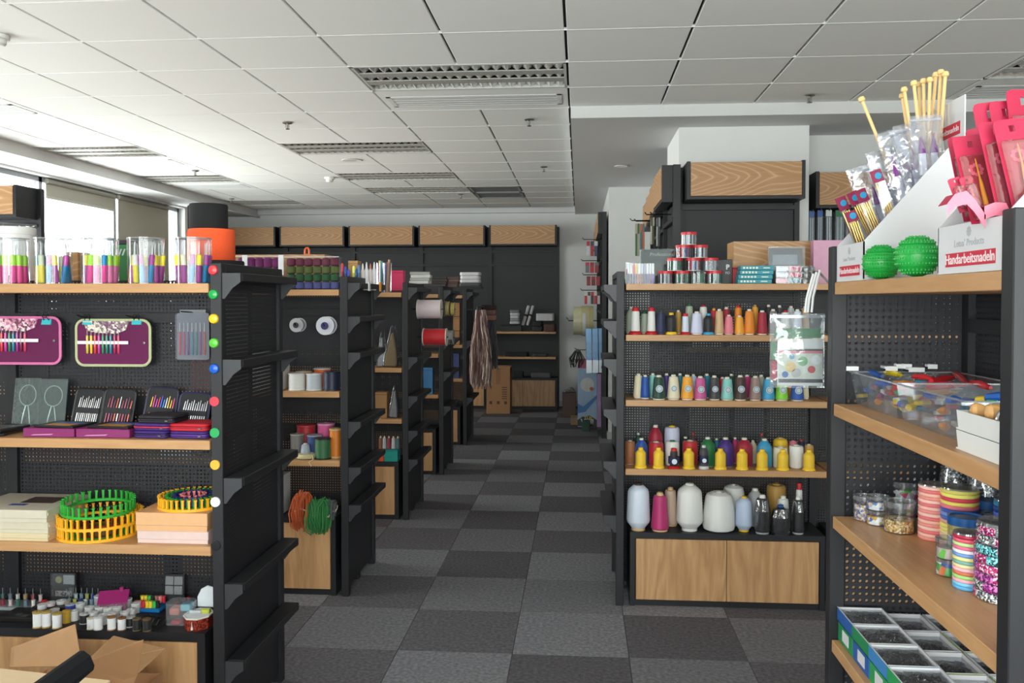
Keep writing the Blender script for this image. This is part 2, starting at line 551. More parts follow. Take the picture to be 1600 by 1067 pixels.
# windows of the side wall: frame, mullions, panes, roller blinds
framem = mat((150, 152, 156), 0.5)
glass = clear((245, 250, 250), 0.03, 0.01)
blindm = mat((176, 172, 160), 0.8, noise=0.05, scale=200)
_nt = blindm.node_tree                       # woven blind: lets a little daylight through
_tr = _nt.nodes.new('ShaderNodeBsdfTranslucent'); _tr.inputs[0].default_value = rgb(186, 180, 162)
_mx = _nt.nodes.new('ShaderNodeMixShader'); _mx.inputs[0].default_value = 0.14
_nt.links.new(_nt.nodes['Principled BSDF'].outputs[0], _mx.inputs[1]); _nt.links.new(_tr.outputs[0], _mx.inputs[2])
_nt.links.new(_mx.outputs[0], _nt.nodes['Material Output'].inputs['Surface'])
def window(name, y0, y1, parts, blinds):
    w = bpy.data.objects.new(name, None); COL.objects.link(w); w['kind'] = 'structure'
    w.location = (WX, 0, 0)
    g = G().box(-0.16, -0.08, y0, y1, WZ0, WZ0 + 0.05).box(-0.16, -0.08, y0, y1, WZ1 - 0.05, WZ1)
    ob('window_frame', g, framem, w)
    for y in parts:
        ob('mullion', G().box(-0.16, -0.08, y - 0.025, y + 0.025, WZ0, WZ1), framem, w)
    for a, b in zip(parts[:-1], parts[1:]):
        ob('pane', G().box(-0.125, -0.119, a + 0.025, b - 0.025, WZ0 + 0.05, WZ1 - 0.05), glass, w)
    for a, b, z in blinds:
        bl = ob('blind', G().box(-0.066, -0.063, a, b, z, WZ1 - 0.03), blindm, w)
        ob('bottom_rail', G().box(-0.072, -0.058, a, b, z - 0.025, z), mat((190, 188, 180), 0.5), bl)
        ob('roller_tube', G().cyl((-0.06, a, WZ1 - 0.035), 0.026, b - a, 12, 'y'), blindm, bl)
window('window_1', 7.3, 11.0, [7.33, 8.07, 9.42, 10.68, 10.97], [(8.13, 9.37, 2.56), (9.46, 10.66, 0.82)])
window('window_2', -1.6, 7.3, [-1.57, -0.65, 0.7, 2.05, 3.4, 4.75, 6.05, 7.28], [(-1.53, -0.69, 0.82)] + [(a_ + 0.04, a_ + 1.31, 0.82) for a_ in (-0.65, 0.7)] + [(3.44, 4.71, 1.75), (4.79, 6.01, 1.75)])  # blinds out of view, added to hold back light from the nearer panes
w3 = bpy.data.objects.new('window_rear_added', None); COL.objects.link(w3); w3['kind'] = 'structure'; w3.location = (0, YN, 0)  # unseen window behind the camera, added for its light
for x in (-2.67, -1.34, 0, 1.34, 2.67):
    ob('mullion', G().box(x - 0.025, x + 0.025, -0.16, -0.08, 0.75, 2.5), framem, w3)
for x in (-2.67, -1.34, 0, 1.34):
    ob('pane', G().box(x + 0.025, x + 1.31, -0.125, -0.119, 0.8, 2.45), glass, w3)
ob('window_frame', G().box(-2.7, 2.7, -0.16, -0.08, 0.75, 0.8).box(-2.7, 2.7, -0.16, -0.08, 2.45, 2.5), framem, w3)
for n_, g_ in (('baseboard_back', G().box(-0.3, 0.32, BACK - 0.012, BACK, 0, 0.08)), ('baseboard_alcove', G().box(COLX - 0.012, COLX, COLY, BACK, 0, 0.08).box(COLX, 0.7, COLY - 0.012, COLY, 0, 0.08))):
    struct(n_, g_, mat((190, 190, 188), 0.6))

# ---------------------------------------------------------------- ceiling fittings
silver = mat((236, 236, 232), 0.32, 0.6, noise=0.03)
def luminaire(i0, i1, j, label):
    x0, y0 = tile_rect(i0, j); x1 = cx0 + CS * i1; y1 = y0 + CR
    x0 = max(x0, FASC + 0.035)
    L = thing('ceiling_light', label, 'light', ((x0 + x1) / 2, (y0 + y1) / 2, CEIL), group='louvred ceiling lights')
    w, d = (x1 - x0) / 2 - 0.006, (y1 - y0) / 2 - 0.004
    ob('housing', G().box(-w, w, -d, d, 0.045, 0.05).box(-w, -w + 0.015, -d, d, -0.002, 0.045).box(w - 0.015, w, -d, d, -0.002, 0.045)
       .box(-w, w, -d, -d + 0.02, -0.002, 0.045).box(-w, w, d - 0.02, d, -0.002, 0.045), mat((205, 204, 200), 0.4), L)
    n = 3; pw = (2 * d - 0.04) / n
    for k in range(n):
        ya = -d + 0.02 + k * pw
        tb = ob('lamp_tube', G().cyl((-w + 0.03, ya + pw * 0.5, 0.03), 0.012, 2 * w - 0.06, 8, 'x'), mat((232, 232, 228), 0.35), L, smooth=True)
        if k: ob('divider', G().box(-w + 0.015, w - 0.015, ya - 0.042, ya + 0.042, -0.001, 0.006), mat((170, 168, 162), 0.45), L)
    g = G()
    nb = 20
    for k in range(nb):
        x = -w + 0.015 + (2 * w - 0.03) * (k + 0.5) / nb; hw = (w - 0.015) / nb * 0.96
        for q in range(n):
            ya = -d + 0.02 + q * pw
            g.prism([(x - hw, 0.024), (x - hw * 0.06, 0.003), (x + hw * 0.06, 0.003), (x + hw, 0.024)], 'y', ya + (0.042 if q else 0.004), ya + pw - (0.042 if q < n - 1 else 0.004))
    ob('louvre', g, silver, L, kind='stuff')
    return L
LN = ['louvred ceiling light with white reflectors, nearest one above the aisle', 'unlit louvred ceiling light beyond the first, left of the aisle',
      'second unlit louvred ceiling light left of the aisle, behind the smoke detector', 'farthest unlit louvred ceiling light left of the aisle',
      'pale louvred ceiling light by the windows, nearest of that row', 'pale louvred ceiling light by the windows, middle of that row',
      'pale louvred ceiling light at the far end by the window wall', 'louvred ceiling light above the packs at the right edge',
      'louvred ceiling light at the left edge near the window', 'louvred ceiling light at the very top edge of the picture']
for (a, b, j), t in zip(LIGHTS, LN): luminaire(a, b, j, t)
SN = ['flat white air slot panel behind the nearest ceiling light', 'white air slot panel between the lights by the windows', 'white air slot panel at the upper left edge', 'far white air slot panel above the window side', 'white air slot panel at the right edge behind the packs']
for (a, b, j), t in zip(SLOTS, SN):
    x0, y0 = tile_rect(a, j); x0 = max(x0, FASC + 0.035); x1 = cx0 + CS * b
    S_ = thing('air_slot_panel', t, 'air vent', ((x0 + x1) / 2, y0 + CR / 2, CEIL), group='ceiling air slot panels')
    w, d = (x1 - x0) / 2 - 0.006, CR / 2 - 0.004
    ob('panel', G().box(-w, w, -d, d, 0, 0.018), tilem, S_)
    ob('rim', G().box(-w + 0.04, w - 0.04, -0.12, -0.10, -0.003, 0.002).box(-w + 0.04, w - 0.04, 0.14, 0.16, -0.003, 0.002).box(-w + 0.04, -w + 0.07, -0.12, 0.16, -0.003, 0.002).box(w - 0.07, w - 0.04, -0.12, 0.16, -0.003, 0.002), mat((226, 226, 224), 0.6), S_)
    for k in range(4):
        ob('blade', G().box(-w + 0.07, w - 0.07, -0.085 + k * 0.06, -0.04 + k * 0.06, -0.0015, 0.0), mat((216, 216, 216), 0.6), S_)
for (a, b, j), t in zip(GRILLES, ['grey slatted return grille at the far end of the aisle, nearer one', 'grey slatted return grille at the far end, touching the back trim']):
    x0, y0 = tile_rect(a, j); x1 = cx0 + CS * b
    S_ = thing('return_grille', t, 'air vent', ((x0 + x1) / 2, y0 + CR / 2, CEIL), group='return grilles')
    w, d = CS / 2 - 0.01, CR / 2 - 0.02
    ob('frame', G().box(-w, w, -d, -d + 0.03, -0.004, 0.02).box(-w, w, d - 0.03, d, -0.004, 0.02).box(-w, -w + 0.03, -d, d, -0.004, 0.02).box(w - 0.03, w, -d, d, -0.004, 0.02), mat((150, 150, 148), 0.5), S_)
    for k in range(14):
        y = -d + 0.05 + (2 * d - 0.1) * k / 13
        ob('slat', G().prism([(y - 0.012, 0.0), (y - 0.009, 0), (y + 0.012, 0.02), (y + 0.009, 0.02)], 'x', -w + 0.03, w - 0.03), mat((140, 140, 138), 0.5), S_)
chrome = mat((170, 168, 165), 0.25, 0.9)
def sprinkler(u, v, label):
    p = PZ(u, v, CEIL)
    z = SOFF if (p.x > cx0 and p.y > SOFY) else CEIL
    s_ = thing('sprinkler', label, 'sprinkler', (p.x, p.y, z), group='ceiling sprinklers')
    ob('rose', G().lathe([(0.034, -0.002), (0.036, -0.008), (0.02, -0.014)], 14), chrome, s_, smooth=True)
    ob('stem', G().cyl((0, 0, -0.045), 0.007, 0.035, 8).box(-0.014, -0.01, -0.003, 0.003, -0.05, -0.012).box(0.01, 0.014, -0.003, 0.003, -0.05, -0.012), chrome, s_)
    ob('deflector', G().lathe([(0.016, -0.052), (0.018, -0.05), (0.004, -0.046)], 12), chrome, s_)
for u, v, t in [(449, 191, 'sprinkler on the ceiling left of the nearest light'), (827, 186, 'sprinkler behind the nearest ceiling light'), (1265, 148, 'sprinkler near the step in the right ceiling'),
                (850, 260, 'sprinkler beside the edge of the right soffit'), (720, 303, 'small sprinkler near the far wall'), (305, 266, 'sprinkler by the middle window light'), (362, 310, 'farthest sprinkler at the end of the window soffit')]:
    sprinkler(u, v, t)
def smoke(u, v, label):
    p = PZ(u, v, CEIL)
    s_ = thing('smoke_detector', label, 'smoke alarm', (p.x, p.y, CEIL), group='smoke detectors')
    ob('base', G().lathe([(0.055, -0.001), (0.055, -0.018), (0.05, -0.022)], 20), mat((238, 238, 235), 0.4), s_, smooth=True)
    ob('sensor_head', G().lathe([(0.04, -0.022), (0.04, -0.04), (0.03, -0.052), (0.0, -0.056)], 20), mat((230, 230, 226), 0.4), s_, smooth=True)
smoke(515, 277, 'white smoke detector left of the far lights'); smoke(-4, 55, 'white smoke detector cut by the left edge')
p = PZ(550, 250, CEIL)
s_ = thing('ceiling_speaker', 'round white flush ceiling speaker between two unlit lights', 'speaker', (p.x, p.y, CEIL))
ob('rim', G().lathe([(0.085, 0.0), (0.095, -0.004), (0.09, -0.008), (0.08, -0.006)], 24), mat((225, 225, 222), 0.5), s_, smooth=True)
ob('grille', G().lathe([(0.08, -0.004), (0.0, -0.009)], 24), mat((205, 205, 203), 0.6), s_, smooth=True)
p = PZ(970, 259, SOFF)
s_ = thing('downlight', 'small round recessed downlight in the right soffit', 'light', (p.x, p.y, SOFF))
ob('rim', G().lathe([(0.05, -0.001), (0.062, -0.004), (0.06, -0.008), (0.045, -0.006)], 24), mat((240, 240, 238), 0.3), s_, smooth=True)
ob('reflector', G().lathe([(0.045, -0.004), (0.02, -0.001)], 20), chrome, s_, smooth=True)

# ---------------------------------------------------------------- gondola shelving
blk = black()
peg_xz = pegboard('perforated_black_steel', 'XZ')
peg_yz = pegboard('perforated_black_steel_end', 'YZ', 0.0138, 0.0026)
edge = mat((206, 160, 112), 0.45, noise=0.1, scale=60)
GREYB = mat((52, 53, 57), 0.45, noise=0.06)

def bracket_and_ledge(t, z, s, depth):
    """steel ledge carried by two gusset brackets on the outside of the end panel"""
    lg = ob('ledge', G().box(0.0 if s < 0 else -0.064, 0.064 if s < 0 else 0.0, 0.02, depth - 0.012, z - 0.028, z), blk, t, bevel=0.002)
    d = 1 if s < 0 else -1
    for y in (0.006, depth - 0.018):
        ob('bracket', G().prism([(0, z), (0.062 * d, z), (0.062 * d, z - 0.03), (0.035 * d, z - 0.05), (0.008 * d, z - 0.085), (0, z - 0.085)], 'y', y, y + 0.006), GREYB, lg)

def gondola(name, label, loc, s, fronts, base_z, bay_w, bays, ledges, rz=0.0, depth=0.585, H=1.645, rears=None, doors=1, peg_end=None, base=True, group='black perforated steel gondola shelves', far_end=True, end_solid=False):
    """s: +1 grows along +x, -1 along -x from the aisle end at x = 0; front is -y"""
    t = thing(name, label, 'shelving unit', loc, rz, group)
    def bx(a, b, y0, y1, z0, z1, g=None):
        return (g or G()).box(min(s * a, s * b), max(s * a, s * b), y0, y1, z0, z1)
    L = bay_w * bays + 0.04
    PW = 0.038
    for a in ((0, L) if far_end else (0,)):
        for y in (0.0, depth - PW):
            ob('post', bx(a - (PW if a else 0), a + (0 if a else PW), y, y + PW, 0, H), blk, t, bevel=0.002)
        ob('top_bar', bx(a - (PW if a else 0), a + (0 if a else PW), PW, depth - PW, H - 0.03, H), blk, t, bevel=0.002)
    ob('end_panel', bx(0.012, 0.018, PW, depth - PW, 0.04, H - 0.03), peg_end or peg_yz, t)
    mid = depth / 2
    for k in range(bays + 1):
        a = 0.02 + bay_w * k
        ob('upright', bx(a - 0.0, a + 0.035, mid - 0.02, mid + 0.02, 0.0, H - 0.03), blk, t)
    shelf_me = {}
    for k in range(bays):
        a, b = 0.04 + bay_w * k, 0.04 + bay_w * (k + 1)
        ob('back_panel', bx(a + 0.015, b - 0.02, mid - 0.002, mid + 0.002, 0.03, H - 0.05), peg_xz, t)
        ob('rail', bx(a, b, mid - 0.022, mid - 0.008, 1.44, 1.475), blk, t)
        for side, zs in ((0, fronts), (1, fronts if rears is None else rears)):
            for z in zs:
                y0, y1 = (0.004, mid - 0.03) if side == 0 else (mid + 0.03, depth - 0.004)
                sh = ob('shelf', bx(a + 0.006, b - 0.006, y0, y1, z - 0.031, z), oak('X'), t, bevel=0.0015)
        if not base: continue
        for side in (0, 1):
            y0, y1 = (0.008, mid - 0.012) if side == 0 else (mid + 0.012, depth - 0.008)
            yf = y0 if side == 0 else y1
            cb = ob('cabinet', bx(a + 0.03, b - 0.012, y0, y1, base_z - 0.028, base_z).box(min(s * (a + 0.03), s * (a + 0.055)), max(s * (a + 0.03), s * (a + 0.055)), y0, y1, 0.0, base_z - 0.028)
                    .box(min(s * (b - 0.037), s * (b - 0.012)), max(s * (b - 0.037), s * (b - 0.012)), y0, y1, 0.0, base_z - 0.028)
                    .box(min(s * (a + 0.055), s * (b - 0.037)), max(s * (a + 0.055), s * (b - 0.037)), y0 + 0.01, y1 - 0.01, 0.0, 0.03), blk, t)
            wdt = (b - 0.04 - (a + 0.058)) / doors
            for q in range(doors):
                d0 = a + 0.058 + wdt * q
                yy = (yf + 0.002, yf + 0.018) if side == 0 else (yf - 0.018, yf - 0.002)
                ob('door', bx(d0 + 0.0015, d0 + wdt - 0.0015, yy[0], yy[1], 0.032, base_z - 0.032), oak_fig('Z'), cb, bevel=0.001)
    for z in ledges:
        bracket_and_ledge(t, z, s, depth)
    return t

GX, GY0, GP = -1.178, 2.75, 1.545
SH_L = (1.578, 1.055, 0.70)
names = ['nearest black gondola shelf on the left, coloured magnets on its post', 'second black gondola shelf on the left, cords and spools on its shelves',
         'third black gondola shelf from the camera on the left', 'fourth black gondola shelf on the left, grey posts behind the red spool',
         'fifth black gondola shelf on the left, brown yarn hanging from its end']
LEDG = [(1.612, 1.325, 0.93, 0.575, 0.315), (1.612, 1.44, 1.255, 0.90, 0.665, 0.47), (1.612, 1.13, 0.86, 0.62, 0.42), (1.612, 1.18, 0.9, 0.6), (1.612, 1.1, 0.5)]
GON = []
for k in range(5):
    t = gondola('gondola_shelf', names[k], (GX, GY0 + GP * k, 0), -1, SH_L, 0.405 if k < 2 else 0.40, 0.885, 3, LEDG[k])
    GON.append(t)
def GYk(k): return GY0 + GP * k

# thread gondola on the right of the aisle
TX, TY = 0.185, 4.27
SH_T = (1.604, 1.352, 1.028, 0.686)
TH = gondola('gondola_shelf', 'black gondola shelf on the right full of thread cones', (TX, TY, 0), 1, SH_T, 0.368, 0.99, 3, (1.60, 1.42, 1.23, 0.98, 0.72, 0.45), doors=2, H=1.665)
# near right gondola, its side towards the aisle
NX, NY = 0.648, 2.30
SH_N = (1.567, 1.256, 0.966, 0.645)
peg_big = pegboard('perforated_black_steel_wide', 'YZ', 0.0168, 0.0042)
NR = gondola('gondola_shelf', 'nearest black gondola shelf at the right edge with bead jars and display boxes', (NX, NY, 0), 1, SH_N, 0.3, 0.92, 1, (), rz=R(-90), depth=0.70, peg_end=peg_big, H=1.66)

# ---------------------------------------------------------------- wall units with wooden header boxes
def wall_unit(name, label, loc, w, H, depth, header_h, shelves, base_z, rz=0.0, group=None, header_d=None, bars=(), solid=True):
    """x 0..w, front at y = 0 facing -y, back at y = depth"""
    t = thing(name, label, 'shelving unit', loc, rz, group)
    hd = header_d or 0.03
    for x in (0.0, w - 0.035):
        ob('post', G().box(x, x + 0.035, depth - 0.06, depth - 0.01, 0, H), blk, t)
    ob('back_panel', G().box(0.03, w - 0.03, depth - 0.03, depth - 0.022, 0.05, H - 0.01), mat((40, 40, 44), 0.55, noise=0.1, scale=160), t)
    h = ob('header_box', G().box(0.03, 0.052, -hd, depth - 0.06, H - header_h - 0.02, H).box(w - 0.052, w - 0.03, -hd, depth - 0.06, H - header_h - 0.02, H)
           .box(0.052, w - 0.052, -hd, depth - 0.06, H - header_h - 0.02, H - header_h), blk, t)
    ob('header_board', G().box(0.054, w - 0.054, -hd - 0.004, -hd + 0.014, H - header_h + 0.002, H - 0.008), oak_flame(H - header_h * 0.45), h, bevel=0.0015)
    for z in bars:
        ob('cross_bar', G().box(0.03, w - 0.03, depth - 0.065, depth - 0.035, z - 0.03, z), blk, t)
    for z in shelves:
        ob('shelf', G().box(0.04, w - 0.04, 0.02, depth - 0.035, z - 0.03, z), oak('X'), t, bevel=0.0015)
    if base_z:
        c = ob('cabinet', G().box(0.02, w - 0.02, 0.0, depth - 0.035, base_z - 0.025, base_z).box(0.02, 0.045, 0.0, depth - 0.035, 0, base_z - 0.025).box(w - 0.045, w - 0.02, 0.0, depth - 0.035, 0, base_z - 0.025).box(0.045, w - 0.045, 0.01, depth - 0.04, 0, 0.04), blk, t)
        for q in (0, 1):
            a = 0.047 + q * (w - 0.094) / 2
            ob('door', G().box(a, a + (w - 0.094) / 2 - 0.003, 0.002, 0.018, 0.045, base_z - 0.028), oak_fig('Z'), c, bevel=0.001)
    return t
WUN = ['far wall unit with wooden header, rightmost, dark shelves beside the white wall', 'far wall unit with wooden header, second from the white wall at the right', 'far wall unit with wooden header, third from the right',
       'far wall unit with wooden header, fourth from the right', 'far wall unit with wooden header, just right of the black roll']
for k in range(5):
    x1 = XU(873, 11.95) - k * 1.0
    wall_unit('wall_shelf_unit', WUN[k], (x1 - 1.0, 11.95, 0), 1.0, 2.575, 0.38, 0.265, (1.09, 0.735) if k < 2 else (1.09,), 0.44, group='wall units along the far wall', header_d=0.02, bars=(2.24, 2.05))
# unit on the column facing the camera, and its neighbours
wall_unit('wall_shelf_unit', 'wall unit with wooden header on the white column, facing the camera', (XU(1064, 5.95), 5.93, 0), XU(1260, 5.95) - XU(1064, 5.95), 2.46, 0.28, 0.235, (1.2,), 0.44, bars=(2.19, 1.75), header_d=0.05)
wall_unit('wall_shelf_unit', 'wall unit with wooden header right of the column, long packs hanging below', (XU(1264, 6.32), 6.30, 0), 0.95, 2.44, 0.28, 0.24, (1.2,), 0.44, bars=(2.17,), header_d=0.03)
CN = ['nearest', 'second', 'third', 'last']
for k, (ya, yb) in enumerate([(6.0, 6.72), (6.72, 7.35), (7.35, 7.98), (7.98, 8.65)]):
    wall_unit('wall_shelf_unit', 'narrow wall unit on the left face of the column, %s of four seen edge-on' % CN[k], (0.60 + 0.02 * k, yb, 0), yb - ya, 2.46 - 0.0 * k, 0.105, 0.235, (), 0, rz=R(-90), group='edge-on wall units beside the column', header_d=0.0, bars=(2.1, 1.6, 1.1))
for k in range(3):
    ya = 9.5 + 0.93 * k
    wall_unit('wall_shelf_unit', 'black wall panel unit in the far alcove, %s of three seen edge-on' % CN[k], (COLX - 0.085, ya + 0.93, 0), 0.93, 2.50 - 0.02 * k, 0.075, 0.22, (), 0, rz=R(-90), group='edge-on wall units in the alcove', header_d=0.0, bars=(2.0, 1.4, 0.8))
wall_unit('wall_shelf_unit', 'tall wall unit with wooden header at the left edge by the window', (-5.15, 6.5, 0), 0.74, 2.44, 0.3, 0.235, (1.2,), 0.44, bars=(2.15,), header_d=0.03)

# ---------------------------------------------------------------- small goods: thread cones and spools
def PXS(u, Y):
    """metres per photograph pixel at column u, depth plane Y"""
    return Vector((XU(u, Y), Y, 0)).dot(_W) / F
ORD = ['first', 'second', 'third', 'fourth', 'fifth', 'sixth', 'seventh', 'eighth', 'ninth', 'tenth', 'eleventh', 'twelfth', 'thirteenth', 'fourteenth', 'fifteenth', 'sixteenth', 'seventeenth', 'eighteenth', 'nineteenth', 'twentieth']
C = dict(white=(236, 236, 232), cream=(232, 222, 190), red=(196, 34, 44), crimson=(168, 26, 52), pink=(232, 130, 148), magenta=(190, 40, 110), rose=(204, 90, 150), orange=(238, 140, 32), amber=(244, 170, 50), yellow=(246, 200, 40), lime=(140, 214, 60),
         green=(30, 120, 60), darkgreen=(22, 66, 48), mint=(140, 208, 200), teal=(20, 120, 140), sky=(60, 160, 205), blue=(36, 86, 170), navy=(26, 36, 78), purple=(72, 44, 130), lavender=(214, 216, 240), grey=(120, 112, 112), charcoal=(66, 62, 66), black=(24, 24, 28),
         brown=(70, 46, 40), taupe=(156, 128, 120), tan=(214, 178, 134), copper=(168, 104, 62), gold=(196, 150, 70), beige=(224, 196, 172), sage=(176, 186, 168), paleblue=(200, 214, 240), bluewhite=(222, 230, 246), silver=(200, 202, 204))

def cone(label, x, y, z, h, w, col, style='cone', core=None, band=None, disc=False, group=None, wrap=False, tipc=None, name='thread_cone', cat='thread cone', rz=0.0):
    """one cone / spool of thread standing on a shelf; w is its full width"""
    t = thing(name, label, cat, (x, y, z + 0.0008), rz, group)
    r = w / 2
    cc = C[col] if isinstance(col, str) else col
    tm = thread(cc)
    core = core if core is not None else (230, 222, 206)
    core = C[core] if isinstance(core, str) else core
    cm = mat(core, 0.45)
    tip = cm if tipc is None else mat(C[tipc] if isinstance(tipc, str) else tipc, 0.4)
    n = 20
    if style == 'cone':
        ob('core', G().lathe([(r * 0.86, 0), (r * 0.86, h * 0.05), (r * 0.6, h * 0.05)], n), cm, t, smooth=True)
        ob('thread', G().lathe([(r * 0.9, h * 0.045), (r, h * 0.075), (r * 0.97, h * 0.2), (r * 0.74, h * 0.86), (r * 0.66, h * 0.915), (r * 0.3, h * 0.93)], n), tm, t, smooth=True)
        ob('tip', G().lathe([(r * 0.42, h * 0.9), (r * 0.36, h * 0.985), (r * 0.3, h), (r * 0.2, h), (r * 0.2, h * 0.94)], n), tip, t, smooth=True)
    elif style == 'king':
        ob('base', G().lathe([(r, 0), (r, h * 0.03), (r * 0.93, h * 0.09), (r * 0.8, h * 0.13)], n), cm, t, smooth=True)
        ob('thread', G().lathe([(r * 0.82, h * 0.11), (r * 0.85, h * 0.16), (r * 0.84, h * 0.72), (r * 0.78, h * 0.77), (r * 0.46, h * 0.88), (r * 0.4, h * 0.9)], n), tm, t, smooth=True)
        ob('tip', G().lathe([(r * 0.42, h * 0.88), (r * 0.4, h * 0.97), (r * 0.34, h), (r * 0.2, h)], n), tip, t, smooth=True)
    elif style == 'slim':           # tall tube on a wide foot
        ob('base', G().lathe([(r, 0), (r, h * 0.03), (r * 0.7, h * 0.12), (r * 0.6, h * 0.13)], n), cm, t, smooth=True)
        ob('thread', G().lathe([(r * 0.6, h * 0.1), (r * 0.66, h * 0.14), (r * 0.56, h * 0.82), (r * 0.5, h * 0.86), (r * 0.44, h * 0.88)], n), tm, t, smooth=True)
        ob('tip', G().lathe([(r * 0.5, h * 0.86), (r * 0.46, h * 0.98), (r * 0.4, h), (r * 0.25, h)], n), tip, t, smooth=True)
    elif style == 'tube':
        ob('core', G().lathe([(r * 0.8, 0), (r * 0.8, h * 0.03), (r * 0.4, h * 0.03)], n), cm, t, smooth=True)
        ob('thread', G().lathe([(r * 0.9, h * 0.02), (r * 0.99, h * 0.06), (r, h * 0.5), (r * 0.97, h * 0.9), (r * 0.86, h * 0.955), (r * 0.4, h * 0.965)], n), tm, t, smooth=True)
        ob('tip', G().lathe([(r * 0.4, h * 0.95), (r * 0.4, h * 0.99), (r * 0.34, h), (r * 0.22, h), (r * 0.22, h * 0.96)], n), tip, t, smooth=True)
    elif style == 'dome':
        ob('core', G().lathe([(r * 0.85, 0), (r * 0.85, h * 0.03), (r * 0.4, h * 0.03)], n), cm, t, smooth=True)
        ob('thread', G().lathe([(r * 0.94, h * 0.02), (r, h * 0.06), (r * 0.98, h * 0.66), (r * 0.86, h * 0.76), (r * 0.55, h * 0.87), (r * 0.34, h * 0.93)], n), tm, t, smooth=True)
        ob('tip', G().lathe([(r * 0.34, h * 0.92), (r * 0.33, h * 0.985), (r * 0.28, h), (r * 0.15, h)], n), tip, t, smooth=True)
    elif style == 'big':            # large cop with chamfered ends
        ob('core', G().lathe([(r * 0.58, 0), (r * 0.58, h * 0.06), (r * 0.4, h * 0.06)], n), cm, t, smooth=True)
        ob('thread', G().lathe([(r * 0.55, h * 0.045), (r * 0.94, h * 0.17), (r, h * 0.22), (r * 0.9, h * 0.8), (r * 0.82, h * 0.86), (r * 0.45, h * 0.95), (r * 0.34, h * 0.955)], 28), tm, t, smooth=True)
        ob('tip', G().lathe([(r * 0.36, h * 0.94), (r * 0.3, h * 0.99), (r * 0.26, h), (r * 0.16, h)], n), tip, t, smooth=True)
    elif style == 'squat':
        ob('thread', G().lathe([(r * 0.75, 0), (r * 0.95, h * 0.04), (r, h * 0.12), (r * 0.97, h * 0.45), (r * 0.84, h * 0.85), (r * 0.74, h * 0.94), (r * 0.4, h), (r * 0.2, h * 0.97)], 28), tm, t, smooth=True)
        ob('core', G().lathe([(r * 0.2, h * 0.9), (r * 0.2, h * 1.01), (r * 0.14, h * 1.01), (r * 0.14, h * 0.92)], n), cm, t, smooth=True)
    if band:
        bc = C[band] if isinstance(band, str) else band
        ob('paper_band', G().lathe([(r * 0.87, h * 0.24), (r * 0.87, h * 0.58)], n), mat(bc, 0.6), t, smooth=True)
        ob('printed_mark', G().cyl((0, -r * 0.875, h * 0.37), r * 0.42, 0.0012, 14, 'y'), mat((225, 232, 240), 0.6), t)
    if disc:
        ob('round_sticker', G().cyl((0, -r * 0.93, h * 0.46), r * 0.52, -0.001, 20, 'y'), mat((196, 208, 216), 0.5), t)
        ob('sticker_ring', G().lathe([(r * 0.3, 0), (r * 0.4, 0), (r * 0.4, -0.0004), (r * 0.3, -0.0004)], 20, (0, -r * 0.93 - 0.0011, h * 0.46), 0, 'y', True), mat((130, 140, 150), 0.5), t)
    if wrap:
        ob('film_wrap', G().lathe([(r * 0.95, 0.001), (r * 1.08, h * 0.1), (r * 1.06, h * 0.6), (r * 0.8, h * 0.88), (r * 0.6, h * 0.9)], 14), clear((240, 243, 246), 0.14, 0.12, 0.0, 0.8), t)
    return t

def row(items, shelf, z, Y, where, group, **kw):
    n = len(items)
    for k, it in enumerate(items):
        u, hpx, wpx, col = it[:4]
        o = dict(kw); o.update(it[4] if len(it) > 4 else {})
        yy = Y + o.pop('dy', 0)
        s_ = PXS(u, yy)
        nm = it[3] if isinstance(it[3], str) else o.pop('cname')
        o.pop('cname', None)
        kind = o.pop('kindword', 'thread cone')
        cone('%s %s, %s from the left in the %s' % (nm, kind, ORD[k], where), XU(u, yy), yy, z, hpx * s_, wpx * s_, col, group=group, **o)

zT = SH_T
K = lambda **k: k
row([(993, 42, 22, 'white', K(style='slim', core='red')), (1018, 42, 20, 'white', K(style='slim', core='red')), (1033, 37, 15, 'navy', K(core='charcoal')), (1049, 34, 18, 'black', K(style='king', core='yellow')),
     (1071, 33, 17, 'bluewhite', K(style='slim', core='red', cname='bluish')), (1089, 36, 19, 'lavender', K()), (1107, 33, 18, 'black', K(style='king', core='sky')), (1124, 40, 15, 'tan', K()), (1139, 31, 15, 'pink', K()),
     (1155.5, 30, 15.5, 'amber', K()), (1171, 40, 17, 'orange', K()), (1191, 38, 17, 'crimson', K(tipc='white')), (1208, 40, 16, 'grey', K()), (1227, 38, 16, 'white', K(tipc='red')), (1246, 40, 16, 'bluewhite', K())],
    0, zT[1], TY + 0.05, 'front row, second thread shelf', 'thread cones on the second shelf')
row([(986, 42, 16, 'sage', K(style='dome')), (1007, 34, 15, 'sage', K(tipc='green')), (1060, 37, 12, 'gold', K()), (1077, 47, 15, 'sage', K(tipc='green')), (1099, 46, 15, 'white', K(tipc='crimson')), (1115.5, 40, 13, 'red', K(tipc='amber')), (1135, 42, 15, 'crimson', K()),
     (1153.5, 45, 14, 'orange', K(tipc='red')), (1180, 46, 12, 'amber', K(tipc='gold')), (1201, 46, 13, 'black', K()), (1218, 45, 13, 'charcoal', K(tipc='white')), (1236, 44, 14, 'silver', K()), (1258, 44, 14, 'tan', K())],
    0, zT[1], TY + 0.135, 'back row, second thread shelf', 'thread cones on the second shelf')
